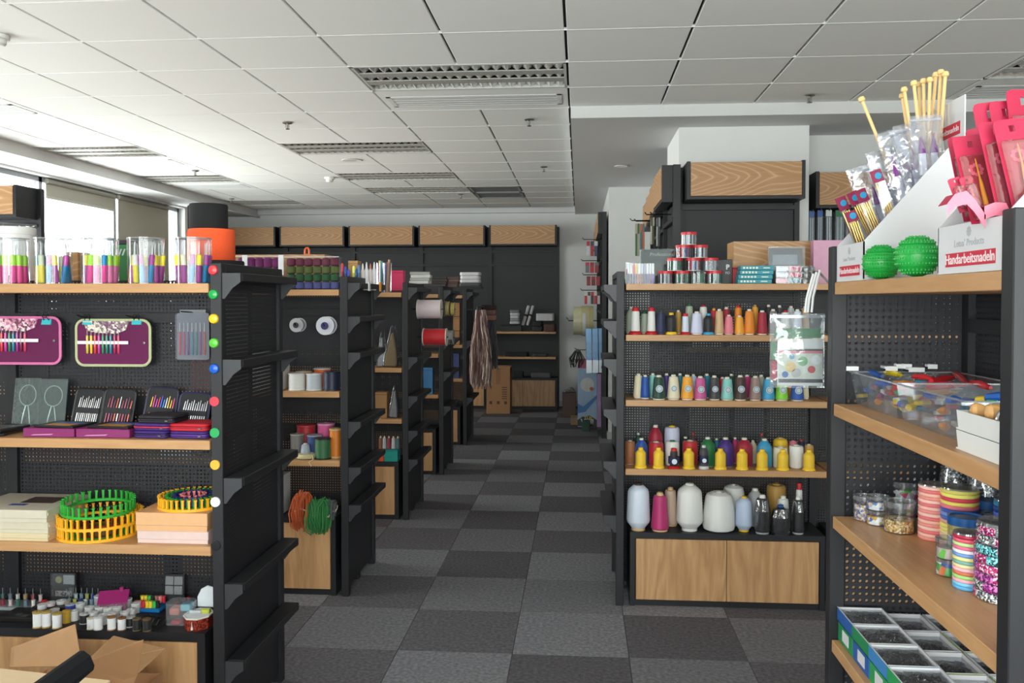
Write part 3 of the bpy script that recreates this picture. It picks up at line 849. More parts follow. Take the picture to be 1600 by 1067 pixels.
row([(1030, 38, 21.5, 'darkgreen', {}), (1053, 39, 20, 'cream', {}), (1074.5, 39, 20, 'amber', {}), (1095, 37, 20, 'rose', {}), (1117, 38, 18, 'charcoal', {}), (1137, 36, 20, 'mint', {}), (1157.5, 39, 20.5, 'brown', {}), (1181, 38, 19, 'taupe', {}), (1201.5, 36, 20, 'sky', {}), (1222.5, 37, 20, 'lime', {}), (1246.5, 36, 21, 'blue', {})],
    0, zT[2], TY + 0.045, 'stickered row, middle thread shelf', 'stickered thread cones on the middle shelf', disc=True, style='cone')
row([(998, 38, 16, 'cream', K(dy=-0.02)), (1008.5, 37, 15, 'blue', K(dy=-0.05)), (1020.5, 38, 15, 'mint', {}), (1042, 38, 14, 'purple', {}), (1063, 38, 14, 'teal', {}), (1084, 37, 14, 'paleblue', {}), (1105, 38, 15, 'teal', {}), (1129.5, 33, 14, 'red', {}), (1143.5, 38, 13, 'darkgreen', {}), (1168, 37, 15, 'magenta', {}), (1190, 37, 14, 'sage', {}), (1211, 36, 14, 'navy', {}), (1234, 36, 14, 'orange', {}), (1258, 36, 14, 'cream', {})],
    0, zT[2], TY + 0.125, 'back row, middle thread shelf', 'thread cones behind the stickered row')
row([(1002, 32, 19.5, 'yellow', {}), (1030, 32, 19, 'yellow', {}), (1054, 31.5, 20, 'black', K(style='slim', core='red', band='navy')), (1077.5, 32, 20, 'yellow', {}), (1101, 37, 16, 'charcoal', K(core='silver', band='navy')), (1127, 32, 20, 'yellow', {}), (1161, 32, 20, 'yellow', {}), (1192.5, 32, 20, 'yellow', {}), (1225, 32, 20, 'yellow', {}), (1266, 32, 20, 'yellow', {})],
    0, zT[3], TY + 0.035, 'front row, lowest wooden thread shelf', 'small king spools on the lower shelf', style='king', core='yellow', kindword='king spool')
row([(985, 37, 17, 'copper', K(dy=0.02)), (1003, 42, 20, 'blue', K(style='dome')), (1026, 37, 23, 'red', {}), (1051.5, 39, 22, 'white', K(tipc='green')), (1079.5, 39, 24, 'red', K(dy=0.015)), (1107, 45, 24, 'green', K(style='dome', core='white')), (1135, 45, 25, 'purple', K(style='dome')), (1164.5, 45, 26, 'crimson', K(style='dome')), (1196, 44, 24, 'sky', K(style='dome')), (1221, 33, 22, 'cream', K(dy=-0.02)), (1246, 36, 22, 'white', K(dy=-0.02)), (1266, 36, 14, 'gold', {})],
    0, zT[3], TY + 0.115, 'middle row, lowest wooden thread shelf', 'large thread spools on the lower shelf', style='tube', kindword='thread spool')
row([(998, 45, 14, 'darkgreen', K(tipc='silver')), (1025, 58, 23, 'crimson', K(style='dome')), (1051, 57, 24, 'lavender', K(tipc='yellow', style='tube')), (1072, 40, 17, 'black', {}), (1084, 46, 12, 'brown', K(tipc='red')), (1121, 38, 14, 'teal', {}), (1150, 40, 13, 'magenta', {}), (1178, 36, 14, 'cream', {}), (1191.5, 47, 14, 'charcoal', K(tipc='red')), (1221, 40, 26, 'yellow', K(style='squat')), (1241, 35, 16, 'pink', K(style='squat', dy=0.02)), (1254, 38, 15, 'navy', K(tipc='red'))],
    0, zT[3], TY + 0.205, 'back row, lowest wooden thread shelf', 'thread spools at the back of the lower shelf', style='dome', kindword='thread spool')
for col, u, dy, h, w, cn, o in [('bluewhite', 998.5, 0.06, 74, 37, 'tall bluish white cone of yarn with brown tip, leftmost on the black cabinet top', K(style='big', core='tan', tipc='brown')),
                          ('magenta', 1032.5, 0.055, 60, 28, 'magenta yarn cone on the black cabinet top', K(style='cone', core='tan')),
                          ('beige', 1049, 0.16, 60, 24, 'beige yarn cone behind the magenta one', K(style='cone', core='tan')),
                          ('white', 1079, 0.075, 74, 42, 'largest plain white yarn cop on the black cabinet top', K(style='big', core='white')),
                          ('white', 1125, 0.09, 60, 50, 'squat white yarn cone in front of its twin on the cabinet top', K(style='squat', core='white')),
                          ('white', 1148, 0.205, 62, 38, 'squat white yarn cone half hidden behind another white one', K(style='squat', core='white')),
                          ('paleblue', 1164.5, 0.075, 55, 27, 'pale blue yarn cone with yellow ends on the cabinet top', K(style='big', core='yellow', tipc='yellow')),
                          ('silver', 1182, 0.2, 58, 28, 'grey topped white yarn cone behind the pale blue one', K(style='dome', core='white')),
                          ('black', 1193.5, 0.045, 60, 24, 'black yarn cone in clear film beside the pale blue one', K(style='cone', core='white', wrap=True)),
                          ('black', 1222, 0.035, 46, 28, 'black yarn cone in a clear bag, middle of three black ones', K(style='dome', core='blue', wrap=True)),
                          ('gold', 1215, 0.205, 66, 30, 'shiny gold spool at the back of the cabinet top', K(style='tube', core='gold')),
                          ('white', 1226, 0.105, 54, 22, 'white cone standing behind the middle black cone', K(style='cone', core='white')),
                          ('black', 1249.5, 0.05, 58, 19, 'slim black yarn cone in clear film, rightmost on the cabinet top', K(style='cone', core='white', wrap=True)),
                          ('white', 1251, 0.12, 74, 17, 'white cone with red tip behind the rightmost black cone', K(style='slim', core='white', tipc='red'))]:
    yy = TY + dy; s_ = PXS(u, yy)
    cone(cn, XU(u, yy), yy, 0.368, h * s_, w * s_, col, group='yarn cones on the cabinet top', **o)

# ---------------------------------------------------------------- top shelf of the thread unit
z0 = zT[0] + 0.0008
def strips(g, r, h, z, n, mats_n, seed):
    q = random.Random(seed)
    b = len(g.v)
    for zz in (z, z + h):
        for k in range(n):
            a = 2 * math.pi * k / n
            g.v.append((r * math.cos(a), r * math.sin(a), zz))
    for k in range(n):
        k2 = (k + 1) % n
        g.f.append((b + k, b + k2, b + n + k2, b + n + k)); g.m.append(q.randrange(mats_n))
    return g
LID = mat((206, 40, 48), 0.35)
jar_cl = clear((244, 247, 250), 0.04, 0.05)
def bobbin_jar(label, x, y, z, w, h, cols, lid, seed, group):
    t = thing('bobbin_jar', label, 'jar', (x, y, z), seed * 0.37, group)
    r = w / 2
    ob('jar_body', G().lathe([(r * 0.97, 0.001), (r * 0.97, h * 0.8)], 24), jar_cl, t, smooth=True)
    ob('jar_base', G().lathe([(r * 0.97, 0), (r * 0.97, 0.003)], 24), mat((220, 222, 224), 0.3), t, smooth=True)
    ob('bobbin_ring', strips(G(), r * 0.9, h * 0.72, 0.004, 22, len(cols), seed), [mat(c, 0.4) for c in cols], t)
    ob('lid', G().lathe([(r, h * 0.78), (r, h * 0.97), (r * 0.95, h), (0.0, h)], 24), lid, t, smooth=True)
    return t
pals = [[(196, 198, 202), (120, 126, 130), (34, 36, 42), (60, 62, 70), (150, 154, 160)], [(190, 194, 196), (50, 100, 74), (130, 150, 140), (34, 38, 42), (70, 120, 96)], [(196, 198, 202), (50, 70, 120), (150, 40, 60), (70, 72, 78), (36, 36, 42)]]
yj = TY + 0.075
s_ = PXS(1050, yj)
jw, jh = 25.0 * s_, 20.0 * s_
pos = ['bottom', 'second', 'third', 'top']
for r_, us in enumerate([(1039.5, 1065.2, 1090.8, 1116.2), (1054, 1083, 1110), (1067.5, 1093.5), (1076,)]):
    for k, u in enumerate(us):
        nm = 'small jar with red lid' if not (r_ == 0 and k == 2) else 'jar with clear lid and green bobbins'
        q = '%s row of the pyramid, %s from the left' % (pos[r_], ORD[k]) if len(us) > 1 else 'topmost of the jar pyramid'
        bobbin_jar('%s, %s' % (nm, q), XU(u, yj), yj + 0.004 * r_, z0 + r_ * (jh + 0.0005), jw * 0.98, jh, pals[1] if (r_ == 0 and k == 2) else pals[(r_ + k) % 3] if r_ else pals[2 - k % 2], jar_cl if (r_ == 0 and k == 2) else LID, r_ * 7 + k + 1, 'pyramid of bobbin jars')
# pen pack
yy = TY + 0.06; s_ = PXS(1000, yy)
t = thing('pen_pack', 'clear pack of ten colour pens at the left end of the thread unit top', 'pen pack', (XU(1001, yy), yy, z0))
w2 = 21 * s_
ob('clear_case', G().box(-w2, w2, -0.012, 0.012, 0, 32 * s_), clear((246, 248, 250), 0.03, 0.05), t)
pc = [(30, 44, 110), (40, 36, 44), (60, 50, 120), (120, 40, 46), (170, 60, 50), (90, 30, 40), (60, 44, 90), (40, 60, 130), (110, 50, 120), (120, 90, 190)]
tc2 = [(230, 232, 236), (240, 240, 240), (214, 60, 50), (230, 190, 60), (235, 236, 240), (190, 200, 220), (150, 150, 170), (235, 235, 235), (210, 214, 224), (236, 236, 240)]
for k in range(10):
    x = -w2 + (k + 0.5) * 2 * w2 / 10
    pn = ob('pen', G().cyl((x, 0, 0.002), w2 / 10 * 0.85, 15 * s_, 10), mat(pc[k], 0.4), t, smooth=True)
    ob('cap', G().lathe([(w2 / 10 * 0.85, 15 * s_), (w2 / 10 * 0.8, 27 * s_), (w2 / 10 * 0.4, 31 * s_)], 10, (x, 0, 0.002)), mat(tc2[k], 0.4), pn, smooth=True)
t = thing('hook_pack', 'narrow white packet with red print beside the pen pack', 'packet', (XU(980, yy + 0.03), yy + 0.03, z0))
ob('sleeve', G().box(-0.008, 0.012, -0.005, 0.005, 0, 0.11), mat((232, 232, 232), 0.4), t)
ob('red_print', G().box(-0.004, 0.008, -0.0056, -0.005, 0.045, 0.075), mat((190, 40, 50), 0.5), t)

def carton(name, label, cat, x0, x1, y0, y1, z, h, m, group=None, tilt=0.0, rz=0.0, bevel=0.002, lid=True, lidm=None):
    """a closed box: body plus a lid panel / flap line as its own part"""
    t = thing(name, label, cat, ((x0 + x1) / 2, (y0 + y1) / 2, z), rz, group, rot=(tilt, 0, rz))
    w, d = (x1 - x0) / 2, (y1 - y0) / 2
    ob('box_body', G().box(-w, w, -d, d, 0, h * (0.9 if lid else 1)), m, t, bevel=bevel)
    if lid: ob('lid', G().box(-w, w, -d, d, h * 0.9 + 0.0008, h), lidm or m, t, bevel=bevel)
    return t
# grey-green booklet with lettering, behind the pyramid
yb = TY + 0.165; s_ = PXS(1030, yb)
bk = thing('booklet', 'grey green booklet with white lettering leaning behind the jar pyramid', 'booklet', (XU(1029, yb), yb, z0), rot=(R(-8), 0, 0))
ob('cover', G().box(-27 * s_, 27 * s_, -0.004, 0.004, 0, 55 * s_), mat((84, 100, 104), 0.3, noise=0.25, scale=20), bk, bevel=0.001)
put('lettering', text_mesh('Professional', 0.026, mat((225, 228, 226), 0.5), bold=0.0004), bk, (6 * s_, -0.0045, 47 * s_), (R(90), 0, 0))
ob('clear_sleeve', G().box(-28 * s_, 28 * s_, -0.0065, -0.006, 0, 56 * s_), clear((235, 240, 240), 0.12, 0.08, 0, 0.5), bk)
pk = carton('black_box', 'black box with white letters left of the wooden box', 'box', XU(1118, yb), XU(1143, yb), yb - 0.02, yb + 0.02, z0, 38 * s_, mat((34, 34, 38), 0.4), lid=False)
put('lettering', text_mesh('P', 0.034, mat((230, 230, 230), 0.5), bold=0.0012), pk, (5 * s_, -0.0205, 26 * s_), (R(90), 0, 0))
put('lettering', text_mesh('FO', 0.018, mat((230, 230, 230), 0.5)), pk, (5 * s_, -0.0205, 17 * s_), (R(90), 0, 0))
# wooden box on the rear half
yr = TY + 0.33
def wooden_box(label, x0, x1, y0, y1, z, h):
    t = thing('wooden_box', label, 'box', ((x0 + x1) / 2, (y0 + y1) / 2, z))
    w, d = (x1 - x0) / 2, (y1 - y0) / 2
    ob('front_board', G().box(-w, w, -d, -d + 0.018, 0, h), oak_flame(0.12), t, bevel=0.0015)
    ob('back_board', G().box(-w, w, d - 0.018, d, 0, h), oak('X'), t)
    for q in (-1, 1): ob('side_board', G().box(q * w - (0.018 if q > 0 else 0), q * w + (0.018 if q < 0 else 0), -d + 0.018, d - 0.018, 0, h), oak('Y'), t)
    ob('top_board', G().box(-w + 0.018, w - 0.018, -d + 0.018, d - 0.018, h - 0.018, h), oak('X'), t)
    return t
s_ = PXS(1200, yr)
wooden_box('long wooden box standing on the rear shelf of the thread unit', XU(1146, yr), XU(1290, yr), yr, yr + 0.2, z0, (470 - 377) * s_ - (z0 - CZ))
# teal boxes
yt = TY + 0.07; s_ = PXS(1180, yt)
for k in range(4):
    o = carton('needle_box', 'flat teal needle box, %s of the four stacked on the thread unit' % ['lowest', 'second lowest', 'third from below', 'topmost'][k], 'box', XU(1150 + k * 1.2 + (0, 0, 1, 1)[k], yt), XU(1203 + k * 1.1, yt), yt - 0.045, yt + 0.05, z0 + k * 0.0222, 0.0215, mat((20, 140, 156), 0.35), 'stack of teal needle boxes', lid=False)
    for q in range(5): ob('printed_block', G().box(-0.07 + q * 0.0155, -0.06 + q * 0.0155, -0.0482, -0.0474, 0.006, 0.0155), mat((230, 235, 220), 0.5), o)
    ob('white_bar', G().box(0.028, 0.06, -0.0482, -0.0474, 0.008, 0.013), mat((220, 232, 226), 0.5), o)
o = carton('red_box', 'narrow red box beside the teal needle boxes', 'box', XU(1143.5, yt + 0.08), XU(1152, yt + 0.08), yt + 0.06, yt + 0.1, z0, 0.085, mat((170, 36, 44), 0.4))
# rolled ribbon packs
yq = TY + 0.065; s_ = PXS(1240, yq)
for k in range(3):
    x0_, x1_ = XU(1211, yq), XU(1270 + (0, 3, 2)[k], yq)
    t = thing('ribbon_pack', 'clear pack of white, pink and black rolls, %s of three stacked' % ['lowest', 'middle', 'uppermost'][k], 'pack', ((x0_ + x1_) / 2, yq, z0 + k * 0.029), group='stacked packs of rolls')
    w = (x1_ - x0_) / 2
    cs = [[(214, 80, 120), (40, 130, 150), (40, 40, 44)], [(206, 208, 226), (204, 40, 90), (44, 44, 50)], [(204, 206, 226), (200, 50, 100), (60, 62, 66)]][k]
    for q in range(3):
        ob('roll', G().lathe([(0.012, -w + 0.004 + q * w * 2 / 3), (0.0135, -w + 0.007 + q * w * 2 / 3), (0.0135, -w + (q + 1) * w * 2 / 3 - 0.007), (0.012, -w + (q + 1) * w * 2 / 3 - 0.004)], 14, (0, 0, 0.0145), 0, 'x'), mat(cs[q], 0.5), t, smooth=True)
    ob('clear_sleeve', G().box(-w, w, -0.017, 0.017, 0.0005, 0.0285), clear((245, 247, 250), 0.06, 0.08, 0.03, 0.2), t)
yq2 = TY + 0.16; s_ = PXS(1228, yq2)
t = thing('sewing_kit_pack', 'clear pack with a printed kit card on top of the ribbon packs', 'pack', (XU(1228, yq2), yq2, z0 + 0.001), rot=(R(-6), 0, 0))
ob('backing_card', G().box(-26 * s_, 26 * s_, 0.0, 0.003, 0.0, 56 * s_), mat((70, 78, 84), 0.4), t)
ob('picture', G().box(-20 * s_, 18 * s_, -0.0012, 0.0, 30 * s_, 46 * s_), mat((186, 198, 210), 0.4, noise=0.3, scale=60), t)
ob('colour_strip', G().box(-24 * s_, 22 * s_, -0.0012, 0.0, 22 * s_, 29 * s_), mat((206, 170, 160), 0.4, noise=0.6, scale=90), t)
ob('clear_cover', G().prism([(-27 * s_, 0), (27 * s_, 0), (29 * s_, 58 * s_), (-28 * s_, 58 * s_)], 'y', -0.02, -0.004), clear((242, 245, 247), 0.14, 0.06, 0.03, 0.4), t)
yp = TY + 0.24; s_ = PXS(1295, yp)
pb = carton('pink_box', 'pale pink box standing right of the wooden box', 'box', XU(1268, yp), XU(1330, yp), yp - 0.03, yp + 0.03, z0, (470 - 376) * s_ - (z0 - CZ), mat((214, 160, 186), 0.45), lid=False)
put('lettering', text_mesh('IHE', 0.02, mat((240, 222, 232), 0.5)), pb, (0.0, -0.0305, 0.17), (R(90), 0, 0))

# hanging packs right of the column
yh = 6.27
for k, (ua, ub, va, c1, c2, t_) in enumerate([(1263, 1271, 330, (60, 90, 150), (190, 205, 220), 'first long blue needle tube hanging right of the column'), (1276, 1284, 329, (50, 90, 160), (200, 210, 222), 'second long blue needle tube hanging right of the column'),
        (1289, 1298, 328.5, (205, 208, 210), (222, 226, 230), 'silver needle tube hanging between the blue and green packs'), (1304, 1317, 329, (30, 110, 74), (190, 214, 208), 'white card pack with green top hanging right of the column'), (1320, 1330, 331, (150, 40, 70), (180, 120, 130), 'maroon pack hanging at the end of the row behind the packs')]):
    s_ = PXS(ua, yh); x0_, x1_ = XU(ua, yh), XU(ub, yh)
    zt = CZ + (470 - va) * s_
    t = thing('needle_tube', t_, 'needle pack', ((x0_ + x1_) / 2, yh, zt), group='needle packs hung right of the column')
    w = (x1_ - x0_) / 2
    ob('header_tab', G().box(-w, w, -0.006, 0.006, -0.045, 0), mat(c1, 0.4), t)
    ob('clear_tube', G().box(-w, w, -0.012, 0.012, -0.36, -0.045), clear((236, 242, 248), 0.16, 0.08, 0.12), t)
    ob('needles', G().cyl((-w * 0.4, 0, -0.35), 0.004, 0.3, 8).cyl((w * 0.4, 0, -0.35), 0.004, 0.3, 8), mat(c2, 0.3, 0.3), t)
    ob('peg_hook', G().tube([(0, 0.20, -0.006), (0, -0.03, -0.006), (0, -0.04, 0.01)], 0.003), chrome, t)

# ---------------------------------------------------------------- clear bag hung at the far end of the near right unit
yb = 2.42
def sheet(w, h, nx, nz, f):
    """bumpy film in the xz plane, y from f(u, v)"""
    vs = [((i / nx - 0.5) * w, f(i / nx, j / nz), -h * j / nz) for j in range(nz + 1) for i in range(nx + 1)]
    fs = [(j * (nx + 1) + i, j * (nx + 1) + i + 1, (j + 1) * (nx + 1) + i + 1, (j + 1) * (nx + 1) + i) for j in range(nz) for i in range(nx)]
    return vs, fs
s_ = PXS(1245, yb)
bz = CZ + (470 - 490) * s_
bag = thing('clear_bag', 'clear zip bag with a picture card hanging at the post beside the thread unit', 'bag', (XU(1246, yb), yb, bz))
bw, bh = 84 * s_, 116 * s_
for q, dy in ((0, -0.022), (1, 0.014)):
    vs, fs = sheet(bw, bh, 10, 12, lambda a, b: dy * math.sin(math.pi * min(1, max(0, a))) ** 0.5 * (0.3 + 0.7 * math.sin(math.pi * min(1, b * 0.9 + 0.05))) + 0.003 * math.sin(a * 19 + b * 9 + q) * math.sin(b * 14))
    ob('front_film' if q == 0 else 'back_film', G().add(vs, fs), clear((240, 243, 245), 0.09, 0.10, 0.10, 0.9), bag, smooth=True)
ob('zip_strip', G().box(-bw / 2, bw / 2, -0.004, 0.003, -0.012, -0.004), clear((235, 238, 242), 0.2, 0.15, 0.25), bag)
cd = ob('picture_card', G().box(-bw * 0.36, bw * 0.46, -0.003, 0.003, -bh * 0.97, -bh * 0.34), mat((228, 228, 226), 0.5), bag)
for x0_, x1_, a, b, c in [(-0.34, 0.46, 0.475, 0.50, (60, 62, 66)), (-0.34, 0.46, 0.50, 0.535, (214, 120, 130)), (-0.33, 0.46, 0.535, 0.87, (216, 222, 210)), (-0.34, 0.46, 0.88, 0.93, (50, 54, 58))]:
    ob('print_band', G().box(bw * x0_, bw * x1_, -0.0036, -0.003, -bh * b, -bh * a), mat(c, 0.45, noise=0.15, scale=60), cd)
for cx, cz_, rx, c in [(-0.12, 0.72, 0.10, (228, 196, 130)), (0.1, 0.64, 0.09, (120, 180, 130)), (-0.02, 0.8, 0.09, (190, 190, 186)), (0.26, 0.75, 0.07, (206, 60, 60)), (-0.22, 0.82, 0.06, (70, 110, 180)), (0.34, 0.62, 0.09, (240, 240, 236)), (-0.1, 0.58, 0.05, (110, 170, 200))]:
    ob('printed_motif', G().lathe([(bw * rx, 0), (bw * rx * 0.9, -0.0004), (0, -0.0004)], 16, (bw * cx, -0.0037, -bh * cz_), 0, 'y'), mat(c, 0.45, noise=0.2, scale=80), cd)
ob('green_fabric', G().box(-bw * 0.40, bw * 0.46, 0.004, 0.012, -bh * 0.33, -bh * 0.2).box(-bw * 0.47, -bw * 0.38, 0.002, 0.01, -bh * 0.62, -bh * 0.38), mat((70, 130, 90), 0.7, noise=0.2), bag)
ob('red_fabric', G().box(-bw * 0.46, -bw * 0.37, 0.002, 0.012, -bh * 0.9, -bh * 0.64), mat((180, 40, 60), 0.7, noise=0.2), bag)
for k, (xa, xb) in enumerate([(1258, 1271), (1262, 1276), (1268, 1281)]):
    a = PY(xa, 488, yb) - Vector(bag.location); b = PY(xb, 428 - k * 3, yb) - Vector(bag.location)
    ob('strap', G().tube([a, a.lerp(b, 0.35) + Vector((-0.004, 0, 0)), a.lerp(b, 0.75) + Vector((-0.002, 0, 0)), b], 0.0035, 6), mat((222, 222, 222), 0.35), bag, smooth=True)
ob('hook', G().tube([Vector((0.664, 2.296, 1.548)) - Vector(bag.location), PY(1281, 426, 2.45) - Vector(bag.location), PY(1270, 424, 2.45) - Vector(bag.location)], 0.003), chrome, bag)

# ---------------------------------------------------------------- near right unit: goods on the top shelf
zN = SH_N
def lean(name, label, cat, b, t_, group=None, face=(0, -1, 0), twist=0.0):
    """thing whose local z runs from point b to point t_, local -y faces the given way; returns (thing, length)"""
    b, t_ = Vector(b), Vector(t_)
    z = (t_ - b); L = z.length; z.normalize()
    y = -Vector(face); x = y.cross(z).normalized(); y = z.cross(x).normalized()
    m = Matrix((x, y, z)).transposed()
    o = thing(name, label, cat, b, 0, group)
    o.rotation_euler = (m @ Matrix.Rotation(twist, 3, 'Z')).to_euler()
    return o, L

cardw = mat((212, 211, 214), 0.55, noise=0.02)
cardr = mat((196, 36, 62), 0.5, noise=0.03)
greyp = mat((178, 178, 184), 0.6)
def flower(g, r, n=8):
    for k in range(n):
        a = 2 * math.pi * k / n
        g.cyl((r * math.cos(a), 0, r * math.sin(a)), r * 0.42, 0.0004, 8, 'y')
    return g
def display_box(label, x0, depth, y0, y1, lip, sidez, back):
    """open sloping counter display; front lip faces -x; origin at its front bottom corner"""
    t = thing('display_box', label, 'display box', (x0, y0, zN[0] + 0.001))
    W = y1 - y0; k = 0.003
    ob('bottom', G().box(0, depth, 0, W, 0, k), cardw, t)
    f = ob('front_lip', G().box(0, k, 0, W, k, lip), cardw, t)
    ob('red_label', G().box(-0.0008, 0, W * 0.12, W * 0.86, lip * 0.14, lip * 0.42), cardr, f)
    put('lettering', text_mesh('Handarbeitsnadeln', W * 0.098, mat((238, 226, 228), 0.5), bold=W * 0.0006), f, (-0.0012, W * 0.49, lip * 0.28), (R(90), 0, R(-90)))
    put('lettering', text_mesh('Lotus\u2019 Products', W * 0.07, greyp), f, (-0.0006, W * 0.5, lip * 0.60), (R(90), 0, R(-90)))
    ob('flower_mark', flower(G(), lip * 0.075).lathe([(lip * 0.05, 0), (lip * 0.05, -0.0005)], 12, (0, 0, 0), 0, 'y'), greyp, f, (-0.0004, W * 0.5, lip * 0.82), (0, 0, R(-90)))
    for y in (0, W - k):
        ob('side_panel', G().prism([(0, k), (depth, k), (depth, sidez), (depth * 0.86, sidez * 0.93), (0, lip)], 'y', y, y + k), cardw, t)
    b = ob('back_panel', G().box(depth, depth + k, 0, W, 0, back), cardw, t)
    ob('red_label', G().box(depth - 0.0008, depth, W * 0.1, W * 0.9, back * 0.80, back * 0.87), cardr, b)
    put('lettering', text_mesh('Handarbeitsnadeln', W * 0.1, mat((238, 226, 228), 0.5)), b, (depth - 0.0014, W * 0.5, back * 0.835), (R(90), 0, R(-90)))
    return t
display_box('white sloping display box with long needles and purple packs, left of the green balls', 0.657, 0.222, 2.05, 2.258, 0.09, 0.33, 0.425)
display_box('white display box with red label holding pink hook packs, right of the green balls', 0.657, 0.20, 1.385, 1.635, 0.085, 0.30, 0.38)

# bamboo knitting needles
bam = mat((226, 190, 128), 0.45, noise=0.08, scale=60)
needle_pts = [((1347, 157), (1385, 250), 2.20), ((1413, 142), (1428, 240), 2.20), ((1410, 152), (1424, 245), 2.23), ((1428, 132), (1440, 240), 2.18), ((1443, 129), (1446, 240), 2.19), ((1436, 134), (1442, 245), 2.22), ((1453, 127), (1450, 240), 2.17), ((1462, 119), (1452, 240), 2.21), ((1470, 115), (1462, 250), 2.15), ((1477, 118), (1466, 260), 2.13)]
for k, (a, b, Y) in enumerate(needle_pts):
    pa, pb = PY(*a, Y), PY(*b, Y - 0.01)
    pb = pb + (pb - pa) * 0.35
    lb = 'bamboo knitting needle leaning alone at the left of the display box' if k == 0 else 'bamboo knitting needle with round knob, %s from the left in the bunch' % ORD[k - 1]
    t, L = lean('knitting_needle', lb, 'knitting needle', pb, pa, 'bamboo knitting needles')
    ob('shaft', G().cyl((0, 0, 0), 0.0042, L, 8), bam, t, smooth=True)
    ob('knob', G().lathe([(0.004, L - 0.004), (0.0078, L - 0.001), (0.0085, L + 0.004), (0.0065, L + 0.009), (0.0, L + 0.0105)], 10), bam, t, smooth=True)
# packs with purple tipped tools in clear bags
bagm = clear((244, 245, 250), 0.13, 0.10, 0.08, 0.9)
pur, tw = mat((120, 36, 128), 0.4), mat((226, 226, 238), 0.4)
for k, (a, b, w, Y, n) in enumerate([((1344, 262), (1372, 345), 44, 2.24, 2), ((1375, 236), (1402, 322), 46, 2.21, 2), ((1392, 206), (1418, 300), 44, 2.17, 2), ((1418, 196), (1436, 292), 44, 2.15, 1), ((1446, 182), (1452, 262), 48, 2.12, 2)]):
    pt, pb = PY(*a, Y), PY(*b, Y - 0.01)
    pb = pb + (pb - pt) * 0.2
    s_ = PXS(1400, Y) * w / 2
    t, L = lean('tool_bag', 'clear zip bag with purple tipped tools, %s from the left in the display box' % ORD[k], 'packet', pb, pt, 'clear bags of purple tools')
    for q in range(n):
        x = (q - (n - 1) / 2) * s_ * 0.75
        ob('tool_handle', G().box(x - 0.008, x + 0.008, -0.004, 0.004, L * 0.05, L * 0.42), tw, t, bevel=0.002)
        ob('purple_tip', G().lathe([(0.009, L * 0.40), (0.0085, L * 0.48), (0.004, L * 0.6), (0.0012, L * 0.68)], 10, (x, 0, 0)), pur, t, smooth=True)
    vs, fs = sheet(s_ * 2.05, L * 1.02, 8, 10, lambda i, j: -0.009 * math.sin(math.pi * i) - 0.004 * math.sin(i * 15 + j * 11 + k))
    vs2, fs2 = sheet(s_ * 2.05, L * 1.02, 8, 10, lambda i, j: 0.009 * math.sin(math.pi * i) + 0.003 * math.sin(i * 13 - j * 9 + k))
    ob('front_film', G().add(vs, fs), bagm, t, (0, 0, L * 1.02), smooth=True)
    ob('back_film', G().add(vs2, fs2), bagm, t, (0, 0, L * 1.02), smooth=True)
    ob('zip_strip', G().box(-s_, s_, -0.002, 0.002, L * 0.93, L * 0.96), clear((236, 238, 244), 0.2, 0.12, 0.3), t)
# gold needle packs with maroon header card
goldm = mat((214, 176, 96), 0.28, 0.7)
for k, (a, b, Y) in enumerate([((1312, 308), (1340, 375), 2.235), ((1330, 300), (1360, 365), 2.20), ((1343, 296), (1370, 360), 2.16), ((1328, 330), (1346, 382), 2.12), ((1367, 266), (1388, 328), 2.10)]):
    pt, pb = PY(*a, Y), PY(*b, Y)
    pb = pb + (pb - pt) * 0.15
    t, L = lean('needle_pack', 'gold needle pack with maroon and blue card, %s from the left' % ORD[k], 'needle pack', pb, pt, 'gold needle packs')
    ob('header_card', G().box(-0.013, 0.013, -0.001, 0.001, L * 0.74, L), mat((140, 26, 70), 0.4), t)
    ob('blue_oval', G().lathe([(0.008, 0), (0.007, -0.0006), (0, -0.0006)], 14, (0.003, -0.001, L * 0.87), 0, 'y'), mat((40, 150, 196), 0.4), t)
    for q in range(4):
        ob('needle', G().lathe([(0.0006, 0.002), (0.0022, 0.012), (0.0022, L * 0.68), (0.0012, L * 0.72)], 8, (-0.008 + q * 0.0053, -0.003, 0)), goldm, t, smooth=True)
    ob('clear_sleeve', G().box(-0.0125, 0.0125, -0.006, 0.001, 0, L * 0.74), clear((246, 247, 250), 0.12, 0.06), t)

